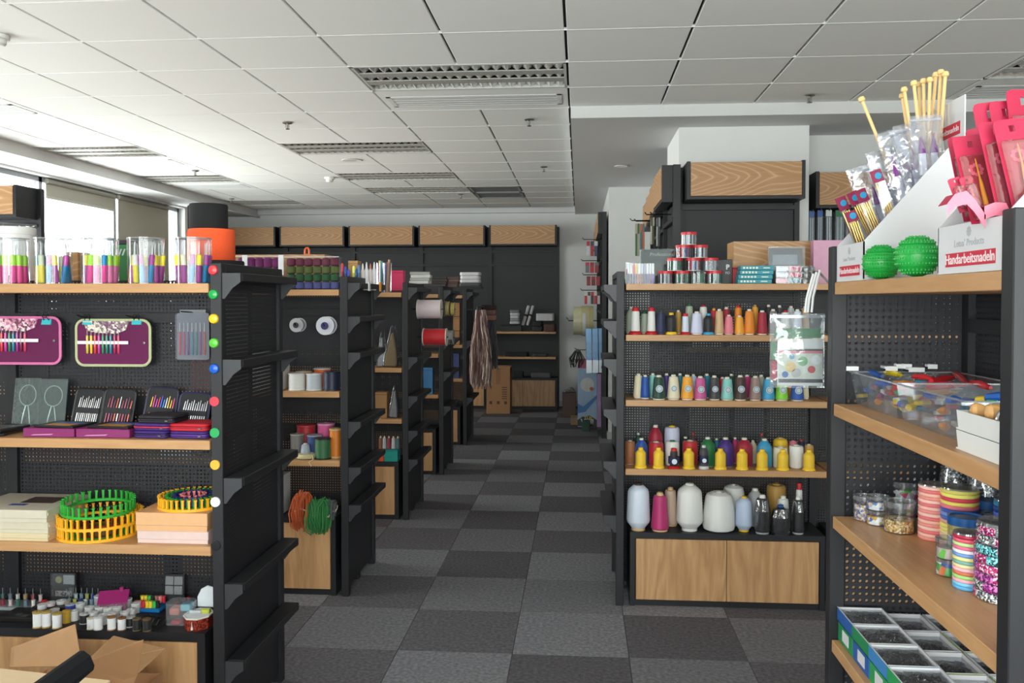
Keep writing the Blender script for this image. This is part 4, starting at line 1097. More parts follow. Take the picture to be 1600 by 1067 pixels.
# green laundry balls
grn = mat((26, 158, 62), 0.42, noise=0.05)
def ball(label, u, v, rpx, Y, rz):
    c = PY(u, v, Y); r = rpx * PXS(u, Y)
    c.z = zN[0] + r * 0.94
    t = thing('washing_ball', label, 'ball', (c.x, c.y, zN[0] + 0.001), rz, 'green washing balls')
    def prof(a0, a1, n, rr):
        return [(rr * math.cos(R(a0 + (a1 - a0) * i / n)), r * 0.94 + rr * math.sin(R(a0 + (a1 - a0) * i / n))) for i in range(n + 1)]
    ob('shell', G().lathe([(0.0, 0.0)] + prof(-76, 76, 14, r * 0.94) + [(0.0, r * 1.88)], 32), grn, t, smooth=True)
    for e, w in ((-44, 12), (-12, 16), (18, 12), (44, 8), (66, 10)):
        n = 40 if abs(e) < 30 else 28 if abs(e) < 50 else 14
        rr = r * math.cos(R(e)); z = r * 0.94 + r * math.sin(R(e))
        g = G()
        ring = prof(e - w, e + w, 4, r * 0.985)
        g.lathe(ring + [(r * 0.9 * math.cos(R(e + w)), r * 0.94 + r * 0.9 * math.sin(R(e + w))), (r * 0.9 * math.cos(R(e - w)), r * 0.94 + r * 0.9 * math.sin(R(e - w)))], 36, (0, 0, 0), 0, 'z', True)
        rg = ob('rib_band', g, grn, t, smooth=True)
        gg = G()
        for k in range(n):
            a = 2 * math.pi * k / n; c_, s2 = math.cos(a), math.sin(a)
            for ee in (e - w * 0.45, e + w * 0.45):
                p_ = Vector((math.cos(R(ee)) * c_, math.cos(R(ee)) * s2, math.sin(R(ee)))) * (r * 1.0)
                gg.box(p_.x - 0.0012, p_.x + 0.0012, p_.y - 0.0012, p_.y + 0.0012, r * 0.94 + p_.z - 0.0016, r * 0.94 + p_.z + 0.0016)
        ob('studs', gg, grn, rg, kind='stuff')
    return t
ball('green ribbed plastic washing ball, left and smaller looking of two', 1377, 407, 28, 2.0, 0.3)
ball('green ribbed plastic washing ball, right and larger looking of two', 1433, 404, 33.5, 1.79, 1.0)
# blue boxes behind the ball
o = carton('blue_box', 'bright blue box with printed side behind the right green ball', 'box', 0.75, 0.80, 1.66, 1.76, zN[0] + 0.001, 0.17, mat((34, 120, 186), 0.35), lid=False)
ob('cream_panel', G().box(-0.0256, -0.025, -0.04, 0.04, 0.03, 0.13).box(-0.022, 0.005, -0.0506, -0.05, 0.03, 0.14), mat((226, 222, 196), 0.5), o)
ob('yellow_star', G().cyl((0.012, -0.0502, 0.125), 0.008, -0.0006, 8, 'y'), mat((230, 200, 60), 0.5), o)
o = carton('blue_box', 'second blue box with red print further behind the green ball', 'box', 0.82, 0.88, 1.67, 1.77, zN[0] + 0.001, 0.175, mat((40, 130, 190), 0.35), lid=False)
ob('red_print', G().box(-0.02, 0.02, -0.0506, -0.05, 0.03, 0.05), mat((190, 50, 60), 0.5), o)

# pink hook packs in display box 2
pinkm = mat((182, 38, 72), 0.45, noise=0.05)
pinkl = mat((224, 120, 142), 0.45)
pclear = clear((255, 226, 232), 0.13, 0.06, 0.02, 0.5)
def pink_pack(label, b, t_, w, stick, Yb, Yt, twist=0.0):
    pb, pt = PY(*b, Yb), PY(*t_, Yt)
    o, L = lean('hook_pack', label, 'hook pack', pb, pt, 'pink hook packs', twist=twist)
    h = w / 2
    # card with a hang slot at its top
    g = G()
    g.box(-h, h, -0.0006, 0.0006, 0, L * 0.86)
    g.box(-h, -h * 0.16, -0.0006, 0.0006, L * 0.86, L * 0.93).box(h * 0.16, h, -0.0006, 0.0006, L * 0.86, L * 0.93)
    g.prism([(-h, L * 0.93), (h, L * 0.93), (h * 0.97, L * 0.965), (h * 0.85, L * 0.99), (h * 0.6, L), (-h * 0.6, L), (-h * 0.85, L * 0.99), (-h * 0.97, L * 0.965)], 'y', -0.0006, 0.0006)
    ob('card', g, pinkm, o)
    ob('blister', G().prism([(-h * 0.9, 0.004), (h * 0.9, 0.004), (h * 0.9, L * 0.76), (-h * 0.9, L * 0.76)], 'y', -0.011, -0.0008), pclear, o, bevel=0.004)
    ob('crochet_hook', G().lathe([(0.001, 0.008), (0.0035, 0.012), (0.004, L * 0.2), (0.003, L * 0.42), (0.0016, L * 0.5), (0.0012, L * 0.7), (0.0004, L * 0.715)], 10, (0, -0.006, 0)), mat(stick, 0.35), o, smooth=True)
    ob('flower_mark', flower(G(), h * 0.32, 8), pinkl, o, (0, -0.0012, L * 0.60))
    return o
PP = [((1545, 348), (1512, 212), 0.055, (236, 196, 40), 1.47, 1.52, 'pink hook pack with yellow hook, nearest in the display box'), ((1520, 345), (1493, 214), 0.03, (200, 60, 110), 1.55, 1.58, 'narrow pink hook pack at the left of the display box'),
      ((1578, 340), (1543, 160), 0.055, (220, 160, 170), 1.58, 1.62, 'tall pink hook pack standing behind the yellow one'), ((1600, 335), (1566, 158), 0.05, (200, 60, 110), 1.56, 1.61, 'tall pink hook pack second from the right edge'),
      ((1585, 335), (1552, 190), 0.052, (150, 110, 200), 1.44, 1.48, 'pink hook pack with violet hook, right of the yellow one'), ((1612, 330), (1577, 186), 0.055, (230, 190, 120), 1.42, 1.46, 'pink hook pack with tan hook at the right edge'),
      ((1618, 320), (1596, 140), 0.055, (200, 60, 110), 1.54, 1.6, 'tallest pink hook pack cut by the right edge'), ((1510, 330), (1490, 278), 0.022, (220, 120, 130), 1.49, 1.50, 'short pink pack in the front row, left one'), ((1527, 330), (1508, 276), 0.022, (220, 140, 130), 1.48, 1.49, 'short pink pack in the front row, right one'),
      ((1560, 340), (1530, 200), 0.05, (210, 120, 170), 1.53, 1.56, 'pink hook pack between the yellow and the violet ones')]
for b, t_, w, c, yb_, yt_, lb in PP: pink_pack(lb, b, t_, w, c, yb_, yt_)
for k, (pts, w, lb) in enumerate([([(1480, 318), (1492, 303), (1510, 298), (1522, 310), (1540, 336)], 0.034, 'pink card flap drooping over the front lip of the display box'), ([(1538, 322), (1555, 316), (1572, 317), (1578, 330)], 0.03, 'shorter pink card flap curled over the display box lip')]):
    P3 = [PY(u, v, 1.43) for u, v in pts]
    o0 = P3[0].copy()
    t = thing('card_flap', lb, 'card', o0, group='drooping pink cards')
    vs = []; fs = []
    for i, p_ in enumerate(P3):
        q = p_ - o0
        vs += [q, q + Vector((0, w, 0)), q + Vector((0, w, -0.0012)), q + Vector((0, 0, -0.0012))]
    for i in range(len(P3) - 1):
        for a in range(4): fs.append((i * 4 + a, i * 4 + (a + 1) % 4, i * 4 + 4 + (a + 1) % 4, i * 4 + 4 + a))
    fs += [(3, 2, 1, 0), tuple(len(vs) - 4 + i for i in range(4))]
    ob('card', G().add(vs, fs), pinkm, t, smooth=True)
    vs2 = [(v[0], v[1] - 0.0006, v[2] - 0.02) if i % 4 in (2, 3) else (v[0], v[1] - 0.0006, v[2]) for i, v in enumerate(vs) if i % 4 in (0, 3)]
    fs2 = [(2 * i, 2 * i + 2, 2 * i + 3, 2 * i + 1) for i in range(len(P3) - 1)]
    ob('pink_edge', G().add(vs2, fs2), pinkl, t, smooth=True)

# ---------------------------------------------------------------- near right unit, second shelf: clear bins of plastic notions
binm = clear((243, 246, 250), 0.07, 0.05, 0.07)
def bin_(label, y0, y1, x0=0.70, x1=0.965, h=0.082):
    t = thing('clear_bin', label, 'bin', (x0, y0, zN[1] + 0.0005), group='clear plastic bins')
    W, D = x1 - x0, y1 - y0
    i = 0.012
    def quad(a, b): return [(a[0], a[1], h), (b[0], b[1], h)]
    ob('bottom', G().box(i, W - i, i, D - i, 0, 0.002), binm, t)
    for nm, vs in (('front_wall', [(i, i, 0), (i, D - i, 0), (0, D, h), (0, 0, h)]), ('rear_wall', [(W - i, i, 0), (W - i, D - i, 0), (W, D, h), (W, 0, h)]), ('near_wall', [(i, i, 0), (W - i, i, 0), (W, 0, h), (0, 0, h)]), ('far_wall', [(i, D - i, 0), (W - i, D - i, 0), (W, D, h), (0, D, h)])):
        ob(nm, G().add(vs, [(0, 1, 2, 3)]), binm, t)
    ob('rim', G().box(-0.004, 0.002, -0.004, D + 0.004, h - 0.003, h).box(W - 0.002, W + 0.004, -0.004, D + 0.004, h - 0.003, h).box(0.002, W - 0.002, -0.004, 0.002, h - 0.003, h).box(0.002, W - 0.002, D - 0.002, D + 0.004, h - 0.003, h), clear((240, 244, 248), 0.2, 0.1, 0.22), t)
    for q in (0.33, 0.66):
        ob('divider', G().box(i, W - i, D * q - 0.001, D * q + 0.001, 0.002, h * 0.8), binm, t)
    return t
B2 = bin_('clear divided bin in the middle of the second shelf', 1.965, 2.275)
B1 = bin_('clear divided bin near the white trays on the second shelf', 1.615, 1.955)
q_ = random.Random(3)
def notion(label, x, y, z, c, kind, rz, tilt, L, r=0.006):
    t = thing('plastic_tool', label, 'notion', (x, y, z), rot=(0, tilt, rz), group='notions in the clear bins')
    m = mat(c, 0.35)
    if kind == 0:
        ob('handle', G().tube([(0, 0, 0), (L * 0.3, 0, 0.001), (L * 0.62, 0, 0)], [r * 0.8, r, r * 0.75], 8), m, t, smooth=True)
        ob('tip', G().tube([(L * 0.6, 0, 0), (L * 0.8, 0, 0), (L, 0, 0.002)], [r * 0.45, r * 0.4, r * 0.15], 8), mat(tuple(min(255, int(v * 0.8 + 45)) for v in c), 0.35), t, smooth=True)
    else:
        ob('handle', G().box(0, L, -r, r, -r * 0.5, r * 0.5), m, t, bevel=0.0015)
        ob('tip', G().prism([(L, -r), (L * 1.15, 0), (L, r)], 'z', -r * 0.4, r * 0.4), m, t)
NC = [('red', (206, 30, 40)), ('crimson', (170, 24, 40)), ('blue', (24, 90, 180)), ('yellow', (240, 206, 50)), ('teal', (20, 120, 150)), ('orange', (240, 150, 50)), ('cream', (228, 224, 200)), ('violet', (150, 40, 120)), ('white', (232, 232, 230)), ('green', (60, 140, 90))]
lists = [(B2, 'the middle bin', 1.985, 2.26, ['yellow', 'blue', 'blue', 'teal', 'teal', 'yellow', 'yellow', 'orange', 'cream', 'orange', 'red', 'teal', 'white', 'blue']),
         (B2, 'the middle bin', 1.975, 2.08, ['red', 'red', 'crimson', 'red', 'red', 'orange', 'orange']),
         (B1, 'the bin near the white trays', 1.64, 1.95, ['red', 'red', 'crimson', 'blue', 'blue', 'violet', 'cream', 'white', 'yellow', 'yellow', 'green', 'red', 'blue', 'orange', 'white', 'violet', 'cream', 'blue', 'blue', 'red', 'green', 'yellow'])]
NCd = dict(NC); cnt = {}
for b_, where, ya, yb_, cl in lists:
    for k, cn in enumerate(cl):
        x = 0.722 + q_.random() ** 1.5 * 0.15; y = ya + (yb_ - ya) * ((k * 0.618) % 1)
        zz = zN[1] + 0.014 + 0.056 * ((k * 0.37 + 0.5) % 1)
        lb = '%s plastic notion lying in %s' % (cn, where)
        notion(lb, x, y, zz, NCd[cn], k % 3 == 2, q_.uniform(-1.2, 1.2), q_.uniform(-0.12, 0.12), 0.065 + 0.04 * q_.random(), 0.0075 + 0.004 * q_.random())
for k in range(34):
    y = 1.64 + (2.255 - 1.64) * ((k * 0.618 + 0.2) % 1)
    if abs(y - 1.96) < 0.03: y += 0.06
    cn = ['orange', 'red', 'orange', 'teal', 'yellow', 'cream', 'red', 'blue', 'green', 'white', 'violet', 'yellow'][k % 12]
    notion('small %s plastic piece near the front of the clear bins' % cn, 0.728 + 0.03 * ((k * 0.37) % 1), y, zN[1] + 0.012 + 0.05 * ((k * 0.29) % 1), NCd[cn], k % 2, q_.uniform(1.2, 1.9), q_.uniform(-0.2, 0.2), 0.022 + 0.012 * q_.random(), 0.009)
# red handles lying above the rims and paper tabs behind
for k, (u0, v0, u1, v1, c, lb) in enumerate([(1428, 588, 1462, 594, (210, 30, 40), 'long red plastic handle lying across the bins, left one'), (1455, 596, 1490, 590, (196, 26, 36), 'long red plastic handle lying across the bins, lower one'), (1490, 582, 1512, 600, (200, 30, 40), 'red plastic handle at the back of the bins'), (1518, 598, 1548, 606, (206, 32, 44), 'red plastic handle near the right end of the bins'),
                                            (1352, 580, 1378, 588, (20, 84, 170), 'blue plastic handle lying in the far corner of the bins'), (1382, 582, 1408, 586, (240, 210, 40), 'yellow plastic handle lying beside the blue one'), (1390, 577, 1412, 580, (24, 130, 180), 'sky blue plastic strip behind the yellow handle')]):
    a, b = PZ(u0, v0, zN[1] + 0.078), PZ(u1, v1, zN[1] + 0.078)
    t = thing('plastic_stick', lb, 'notion', a, group='handles lying on the bins')
    d = b - a
    ob('grip', G().tube([(0, 0, 0), d * 0.5 + Vector((0, 0, 0.002)), d * 0.9], [0.006, 0.0085, 0.006], 8), mat(c, 0.35), t, smooth=True)
    ob('end_cap', G().tube([d * 0.88, d], [0.0065, 0.004], 8), mat(tuple(int(v * 0.8) for v in c), 0.35), t, smooth=True)
for k, (u0, u1, v, lb) in enumerate([(1317, 1341, 574, 'white paper tab at the far left end of the bins'), (1382, 1402, 574, 'white paper tab behind the blue strip'), (1399, 1424, 570.5, 'white paper tab lying highest at the back of the bins'), (1418, 1444, 576, 'white paper tab in front of the highest one'), (1448, 1464, 571, 'small white paper tab at the right of the row')]):
    a, b = PY(u0, v, 2.27 - 0.02 * (k % 2)), PY(u1, v, 2.27 - 0.02 * (k % 2))
    t = thing('paper_tab', lb, 'paper', a, group='white paper tabs on the bins')
    ob('sheet', G().box(0, b.x - a.x, -0.004, 0.03, -0.003, 0.003), mat((236, 236, 236), 0.6), t)
    ob('fold', G().box(0.001, b.x - a.x - 0.001, -0.0065, -0.0045, -0.008, 0.002), mat((228, 228, 228), 0.6), t)
# white trays
wt = mat((222, 221, 219), 0.5, noise=0.02)
def tray(label, z, x0=0.672, x1=0.80, y0=1.383, y1=1.585, h=0.034):
    t = thing('white_tray', label, 'tray', (x0, y0, z), group='stacked white trays')
    W, D = x1 - x0, y1 - y0
    ob('bottom', G().box(0, W, 0, D, 0, 0.003), wt, t)
    ob('front_wall', G().prism([(0.0, 0.003), (D - 0.008, 0.003), (D, h), (0, h)], 'x', 0, 0.003), wt, t)
    ob('rear_wall', G().box(W - 0.003, W, 0, D, 0.003, h), wt, t)
    ob('end_wall', G().box(0.003, W - 0.003, 0, 0.003, 0.003, h), wt, t)
    ob('far_wall', G().box(0.003, W - 0.003, D - 0.009, D - 0.006, 0.003, h), wt, t)
tray('lower white tray at the near end of the second shelf', zN[1] + 0.0005)
tray('upper white tray with wooden handle and steel rings', zN[1] + 0.036)
for k, (y, z, lb) in enumerate([(1.555, 0.072, 'turned wooden handle lying in the upper white tray'), (1.50, 0.076, 'second turned wooden handle deeper in the upper white tray')]):
    t = thing('wooden_tool', lb, 'handle', (0.685, y, zN[1] + z), rot=(0, 0, R(-14 + 8 * k)), group='wooden handles in the tray')
    ob('grip', G().lathe([(0.0, -0.004), (0.011, 0.0), (0.0145, 0.006), (0.0125, 0.016), (0.0095, 0.021), (0.0125, 0.026), (0.014, 0.06), (0.011, 0.1)], 14, (0, 0, 0), 0, 'x'), mat((214, 164, 104), 0.35), t, smooth=True)
    ob('ferrule', G().lathe([(0.011, 0.1), (0.0105, 0.108), (0.004, 0.109)], 12, (0, 0, 0), 0, 'x'), chrome, t, smooth=True)
for k, (x, y) in enumerate([(0.70, 1.46), (0.715, 1.43), (0.70, 1.40)]):
    t = thing('metal_ring', 'shiny steel ring in the upper white tray, %s from the wooden handle' % ORD[k], 'ring', (x, y, zN[1] + 0.07), rot=(R(75), R(10 * k), R(20 * k)), group='steel rings in the tray')
    ob('hoop', G().tube([(0.016 * math.cos(a), 0.016 * math.sin(a), 0) for a in [2 * math.pi * i / 18 for i in range(18)]], 0.003, 6, closed=True), mat((150, 146, 142), 0.2, 0.95), t, smooth=True)
    ob('steel_cap', G().lathe([(0.013, -0.002), (0.013, 0.001), (0.006, 0.004), (0, 0.0045)], 16), mat((60, 56, 54), 0.2, 0.9), t, smooth=True)

# ---------------------------------------------------------------- near right unit, third shelf: bead jars and bangle stacks
def speck(cols, scale=180.0):
    key = ('speck', tuple(cols), scale)
    if key in MATS: return MATS[key]
    m, nt, p, out = nt_of('beads')
    v = nt.nodes.new('ShaderNodeTexVoronoi'); v.inputs['Scale'].default_value = scale
    nt.links.new(coords(nt), v.inputs['Vector'])
    cr = nt.nodes.new('ShaderNodeValToRGB'); cr.color_ramp.interpolation = 'CONSTANT'
    s2 = nt.nodes.new('ShaderNodeSeparateColor'); nt.links.new(v.outputs['Color'], s2.inputs[0])
    nt.links.new(s2.outputs[0], cr.inputs[0])
    e = cr.color_ramp.elements
    while len(e) < len(cols): e.new(0.5)
    for i, c in enumerate(cols):
        e[i].position = i / len(cols); e[i].color = rgb(*c)
    nt.links.new(cr.outputs[0], p.inputs['Base Color'])
    p.inputs['Roughness'].default_value = 0.25
    b = nt.nodes.new('ShaderNodeBump'); b.inputs['Strength'].default_value = 0.8; b.inputs['Distance'].default_value = 0.002; b.invert = True
    nt.links.new(v.outputs['Distance'], b.inputs['Height']); nt.links.new(b.outputs[0], p.inputs['Normal'])
    MATS[key] = m
    return m
def bead_jar(label, x, y, z, r, h, cols, fill=0.6, lid=None, scale=180.0, group='bead jars on the third shelf'):
    t = thing('bead_jar', label, 'jar', (x, y, z), 0, group)
    ob('beads', G().lathe([(r * 0.93, 0.002), (r * 0.93, h * fill), (r * 0.5, h * fill * 1.06), (0, h * fill * 1.03)], 20), speck(cols, scale), t, smooth=True)
    ob('jar_wall', G().lathe([(r, 0.0005), (r, h * 0.86)], 24), clear((246, 248, 250), 0.10, 0.05, 0.02), t, smooth=True)
    ob('lid', G().lathe([(r * 1.03, h * 0.82), (r * 1.03, h), (r * 0.9, h * 1.0), (r * 0.85, h * 0.97), (0, h * 0.97)], 24), lid or clear((246, 248, 250), 0.18, 0.06, 0.10), t, smooth=True)
    return t
def U3(u, v, w=None):
    p_ = PZ(u, v, zN[2]); return p_
mix1 = [(150, 130, 150), (210, 170, 90), (120, 90, 120), (230, 225, 220), (90, 110, 150), (200, 200, 205)]
zz = zN[2] + 0.0008
def at3(u, v): p_ = PZ(u, v, zN[2]); return p_.x, p_.y
x, y = at3(1342, 797); bead_jar('bead jar with mixed pale beads, leftmost on the third shelf', x, y, zz, 0.037, 0.075, mix1, 0.7)
x, y = at3(1364, 790); bead_jar('flat clear jar of copper beads standing behind the leftmost jar', x + 0.03, y + 0.03, zz, 0.036, 0.062, mix1, 0.7); bead_jar('small round jar of orange beads on top of another jar', x + 0.03, y + 0.03, zz + 0.063, 0.034, 0.034, [(200, 150, 110), (230, 220, 210), (150, 110, 90)], 0.45)
x, y = at3(1350, 812); bead_jar('small clear jar of lilac beads beside the leftmost jar', x, y, zz, 0.026, 0.062, mix1, 0.65)
x, y = at3(1370, 818)
bead_jar('lower small jar of bright mixed beads in front row', x, y - 0.005, zz, 0.027, 0.036, [(220, 180, 60), (60, 110, 190), (230, 120, 80), (240, 240, 238)], 0.6, scale=120)
bead_jar('upper small jar of bright mixed beads stacked on its twin', x, y - 0.005, zz + 0.0365, 0.027, 0.034, [(90, 140, 200), (220, 200, 190), (210, 120, 60), (240, 240, 238)], 0.6, scale=120)
x, y = at3(1405, 830); bead_jar('clear jar of gold beads, front of the third shelf', x, y, zz, 0.036, 0.074, [(200, 150, 70), (230, 190, 110), (160, 110, 50), (245, 225, 170)], 0.4, scale=230)
x, y = at3(1400, 805); bead_jar('clear jar with green and pink pieces behind the gold beads', x + 0.03, y + 0.03, zz, 0.04, 0.085, [(110, 200, 100), (220, 90, 120), (220, 220, 222), (200, 180, 190), (240, 240, 240)], 0.75, scale=70)
x, y = at3(1430, 800); bead_jar('clear jar of tiny silver beads at the back', x + 0.055, y + 0.08, zz, 0.036, 0.10, [(210, 212, 216), (120, 120, 126), (240, 240, 244)], 0.8, scale=260)
x, y = at3(1440, 800); bead_jar('second clear jar of dark silver beads at the back', x + 0.01, y + 0.02, zz, 0.028, 0.085, [(150, 150, 156), (90, 90, 96), (230, 230, 234)], 0.8, scale=260)

def disc_stack(label, x, y, z, r, h, cols, n, group):
    t = thing('bangle_stack', label, 'disc stack', (x, y, z), 0, group)
    hh = h / n
    for k in range(n):
        c = cols[k % len(cols)]
        d = ob('disc', G().lathe([(r * 0.55, k * hh), (r * 0.96, k * hh), (r, k * hh + hh * 0.3), (r, k * hh + hh * 0.62), (r * 0.95, k * hh + hh * 0.9), (r * 0.55, k * hh + hh * 0.9)], 24, closed=True), mat(c, 0.35), t, smooth=True)
    ob('clear_lid', G().lathe([(r * 0.99, h), (r * 0.97, h + 0.003), (0, h + 0.003)], 24), clear((246, 248, 250), 0.2, 0.08, 0.1), t, smooth=True)
    return t
pk1 = [(234, 150, 140), (244, 190, 176), (226, 120, 124), (246, 200, 190)]
x, y = at3(1455, 843); disc_stack('tall stack of pink ribbon discs on the third shelf', x + 0.012, y + 0.012, zz, 0.036, 0.125, pk1, 16, 'ribbon disc stacks')
x, y = at3(1482, 851); disc_stack('stack of yellow, blue and pink ribbon discs beside the pink one', x + 0.022, y - 0.004, zz, 0.0405, 0.13, [(232, 130, 150), (230, 150, 160), (236, 200, 190), (226, 214, 150), (234, 222, 130), (232, 224, 120), (220, 170, 150), (80, 110, 190), (120, 150, 214), (60, 90, 170), (226, 120, 140), (232, 220, 110), (210, 70, 90), (236, 226, 120), (214, 204, 110)], 15, 'ribbon disc stacks')
blueL = mat((20, 84, 150), 0.35)
x, y = at3(1501, 880); bead_jar('clear jar with wide blue rim, front of two', x + 0.015, y + 0.01, zz, 0.036, 0.098, [(200, 214, 226), (120, 150, 190), (235, 238, 242)], 0.5, lid=blueL, scale=90)
x, y = at3(1500, 862); bead_jar('clear jar with wide blue rim, rear of two', x + 0.085, y + 0.055, zz, 0.034, 0.105, [(60, 120, 170), (200, 214, 226), (235, 238, 242)], 0.7, lid=blueL, scale=90)
x, y = at3(1482, 898)
bead_jar('clear jar with orange and green blocks at the shelf front', x, y, zz, 0.0245, 0.034, [(236, 120, 60), (240, 240, 238), (60, 170, 70), (60, 90, 170), (220, 60, 80)], 0.8, scale=60)
bead_jar('clear jar with lime piece stacked on the block jar', x, y, zz + 0.0345, 0.0245, 0.04, [(120, 220, 80), (220, 200, 190), (226, 150, 150)], 0.55, scale=60)
x, y = at3(1512, 918); disc_stack('stack of thin pastel bangles, right of the block jar', x, y, zz, 0.0275, 0.105, [(90, 170, 220), (120, 190, 230), (240, 170, 180), (160, 210, 120), (200, 110, 80), (240, 180, 190), (230, 210, 160), (120, 170, 160), (230, 224, 150), (110, 150, 210), (236, 236, 240), (224, 110, 140), (190, 220, 150), (220, 90, 110), (170, 40, 70)], 15, 'ribbon disc stacks')
# sequinned bangles: big stack at the right end
seq = []
for c in [[(190, 40, 110), (230, 200, 220), (120, 20, 80)], [(60, 160, 170), (30, 50, 60), (150, 220, 224)], [(210, 40, 110), (240, 160, 190), (120, 16, 60)], [(226, 228, 230), (120, 122, 126), (60, 60, 64)], [(150, 30, 130), (210, 120, 190), (90, 10, 80)]]:
    seq.append(speck(c, 320.0))
x, y = at3(1552, 935)
t = thing('sequin_bangle_stack', 'large stack of glittering pink, teal and silver bangles at the right end', 'bangle stack', (x + 0.018, y, zz))
hs = 0.138
for k in range(8):
    g = G(); n = 48; r = 0.050 if k < 6 else 0.046
    b0 = len(g.v)
    ys = [k * hs / 8 + 0.0008, k * hs / 8 + 0.004, (k + 1) * hs / 8 - 0.004, (k + 1) * hs / 8 - 0.0008]
    rs = [r * 0.95, r, r, r * 0.95]
    for zz_, rr in zip(ys, rs):
        for i in range(n):
            a = 2 * math.pi * i / n; g.v.append((rr * math.cos(a), rr * math.sin(a), zz_))
    for j in range(3):
        for i in range(n):
            i2 = (i + 1) % n
            band = ((i + k * 5) // 8) % 5 if k < 6 else (0 if (i // 6 + k) % 2 else 3)
            g.f.append((b0 + j * n + i, b0 + j * n + i2, b0 + (j + 1) * n + i2, b0 + (j + 1) * n + i)); g.m.append(band)
    g.f.append(tuple(b0 + 3 * n + i for i in range(n))); g.m.append(3)
    ob('bangle', g, seq, t, smooth=True)
ob('clear_lid', G().lathe([(0.046, hs), (0.044, hs + 0.006), (0.038, hs + 0.004), (0, hs + 0.004)], 28), clear((246, 248, 250), 0.2, 0.08, 0.08), t, smooth=True)
# back row: blue disc stack, teal jars, bags of beads
x, y = 0.90, 1.84
disc_stack('stack of blue and teal discs at the back of the third shelf', x, y, zN[2] + 0.0008, 0.04, 0.14, [(24, 60, 130), (30, 120, 160), (40, 80, 170), (200, 220, 220), (50, 90, 190)], 12, 'ribbon disc stacks')
bead_jar('teal rimmed jar at the back right of the third shelf', 0.90, 1.70, zN[2] + 0.0008, 0.045, 0.125, [(30, 110, 140), (60, 150, 170), (200, 220, 224)], 0.8, lid=mat((20, 90, 120), 0.3), scale=60)
for k, (a, b, lb) in enumerate([((0.935, 2.20), 0.20, 'slumped bag of tiny silver beads at the back, left one'), ((0.945, 2.07), 0.22, 'slumped bag of tiny silver beads at the back, right one')]):
    t = thing('bead_bag', lb, 'bag', (a[0], a[1], zN[2] + 0.0005), group='bags of silver beads')
    ob('beads', G().lathe([(0.036, 0.001), (0.042, 0.02), (0.04, 0.09), (0.028, b * 0.7), (0.014, b * 0.85)], 14), speck([(90, 90, 96), (226, 228, 232), (50, 50, 56), (120, 120, 126)], 240), t, smooth=True)
    ob('bag_film', G().lathe([(0.037, 0.0005), (0.045, 0.02), (0.043, 0.09), (0.033, b * 0.75), (0.015, b * 0.9), (0.026, b)], 14), clear((240, 243, 245), 0.12, 0.1, 0.03, 0.9), t, smooth=True)

# ---------------------------------------------------------------- near right unit, lowest shelf: open trays of black fittings
fitm = speck([(20, 20, 22), (60, 60, 62), (30, 30, 34), (150, 150, 150)], 140)
def fit_box(label, x, y, z, bw_, bd, h, side, seed, group='open boxes of black fittings'):
    t = thing('fittings_box', label, 'box', (x, y, z), 0, group)
    w, d = bw_ / 2, bd / 2
    k = 0.0016
    for nm, (a, b, c, e) in (('front_wall', (-w, -w + k, -d, d)), ('rear_wall', (w - k, w, -d, d)), ('near_wall', (-w + k, w - k, -d, -d + k)), ('far_wall', (-w + k, w - k, d - k, d))):
        ob(nm, G().box(a, b, c, e, 0, h), [side if nm in ('front_wall', 'near_wall') else cardw], t)
        if nm in ('front_wall', 'near_wall'):
            ob('rim_edge', G().box(a - 0.0003, b + 0.0003, c - 0.0003, e + 0.0003, h, h + 0.001), cardw, t)
    ob('inner_lining', G().box(w - 2 * k, w - k, -d + k, d - k, h * 0.2, h).box(-w + k, w - k, d - 2 * k, d - k, h * 0.2, h).box(-w + k, -w + 2 * k, -d + k, d - k, h * 0.2, h), cardw, t)
    ob('bottom', G().box(-w, w, -d, d, 0, 0.002), cardw, t)
    q = random.Random(seed)
    g = G()
    nx, ny = 8, 8
    hz = [[h * (0.45 + 0.3 * math.sin(math.pi * i / nx) * math.sin(math.pi * j / ny)) + q.uniform(-0.004, 0.004) for i in range(nx + 1)] for j in range(ny + 1)]
    vs = [(-w + 0.004 + (bw_ - 0.008) * i / nx, -d + 0.004 + (bd - 0.008) * j / ny, hz[j][i]) for j in range(ny + 1) for i in range(nx + 1)]
    fs = [(j * (nx + 1) + i, j * (nx + 1) + i + 1, (j + 1) * (nx + 1) + i + 1, (j + 1) * (nx + 1) + i) for j in range(ny) for i in range(nx)]
    g.add(vs, fs)
    for _ in range(60):
        x_, y_ = q.uniform(-w + 0.012, w - 0.012), q.uniform(-d + 0.012, d - 0.012)
        z_ = h * (0.45 + 0.3 * math.sin(math.pi * (x_ + w) / bw_) * math.sin(math.pi * (y_ + d) / bd)) + 0.002
        a = q.uniform(0, 3.1); l = q.uniform(0.005, 0.009)
        g.tube([(x_ - l * math.cos(a), y_ - l * math.sin(a), z_ - 0.002), (x_, y_, z_ + q.uniform(0, 0.006)), (x_ + l * math.cos(a), y_ + l * math.sin(a), z_ - 0.001)], 0.0013, 4)
    ob('black_fittings', g, fitm, t, kind='stuff')
    ob('film_cover', G().box(-w + 0.003, w - 0.003, -d + 0.003, d - 0.003, h * 0.86, h * 0.862), clear((245, 247, 250), 0.07, 0.15, 0.05, 0.8), t)
    return t
sides = [mat((40, 90, 160), 0.5), mat((34, 130, 80), 0.5), mat((60, 130, 190), 0.5), mat((40, 150, 84), 0.5)]
lime = mat((170, 200, 90), 0.5)
zL = zN[3]
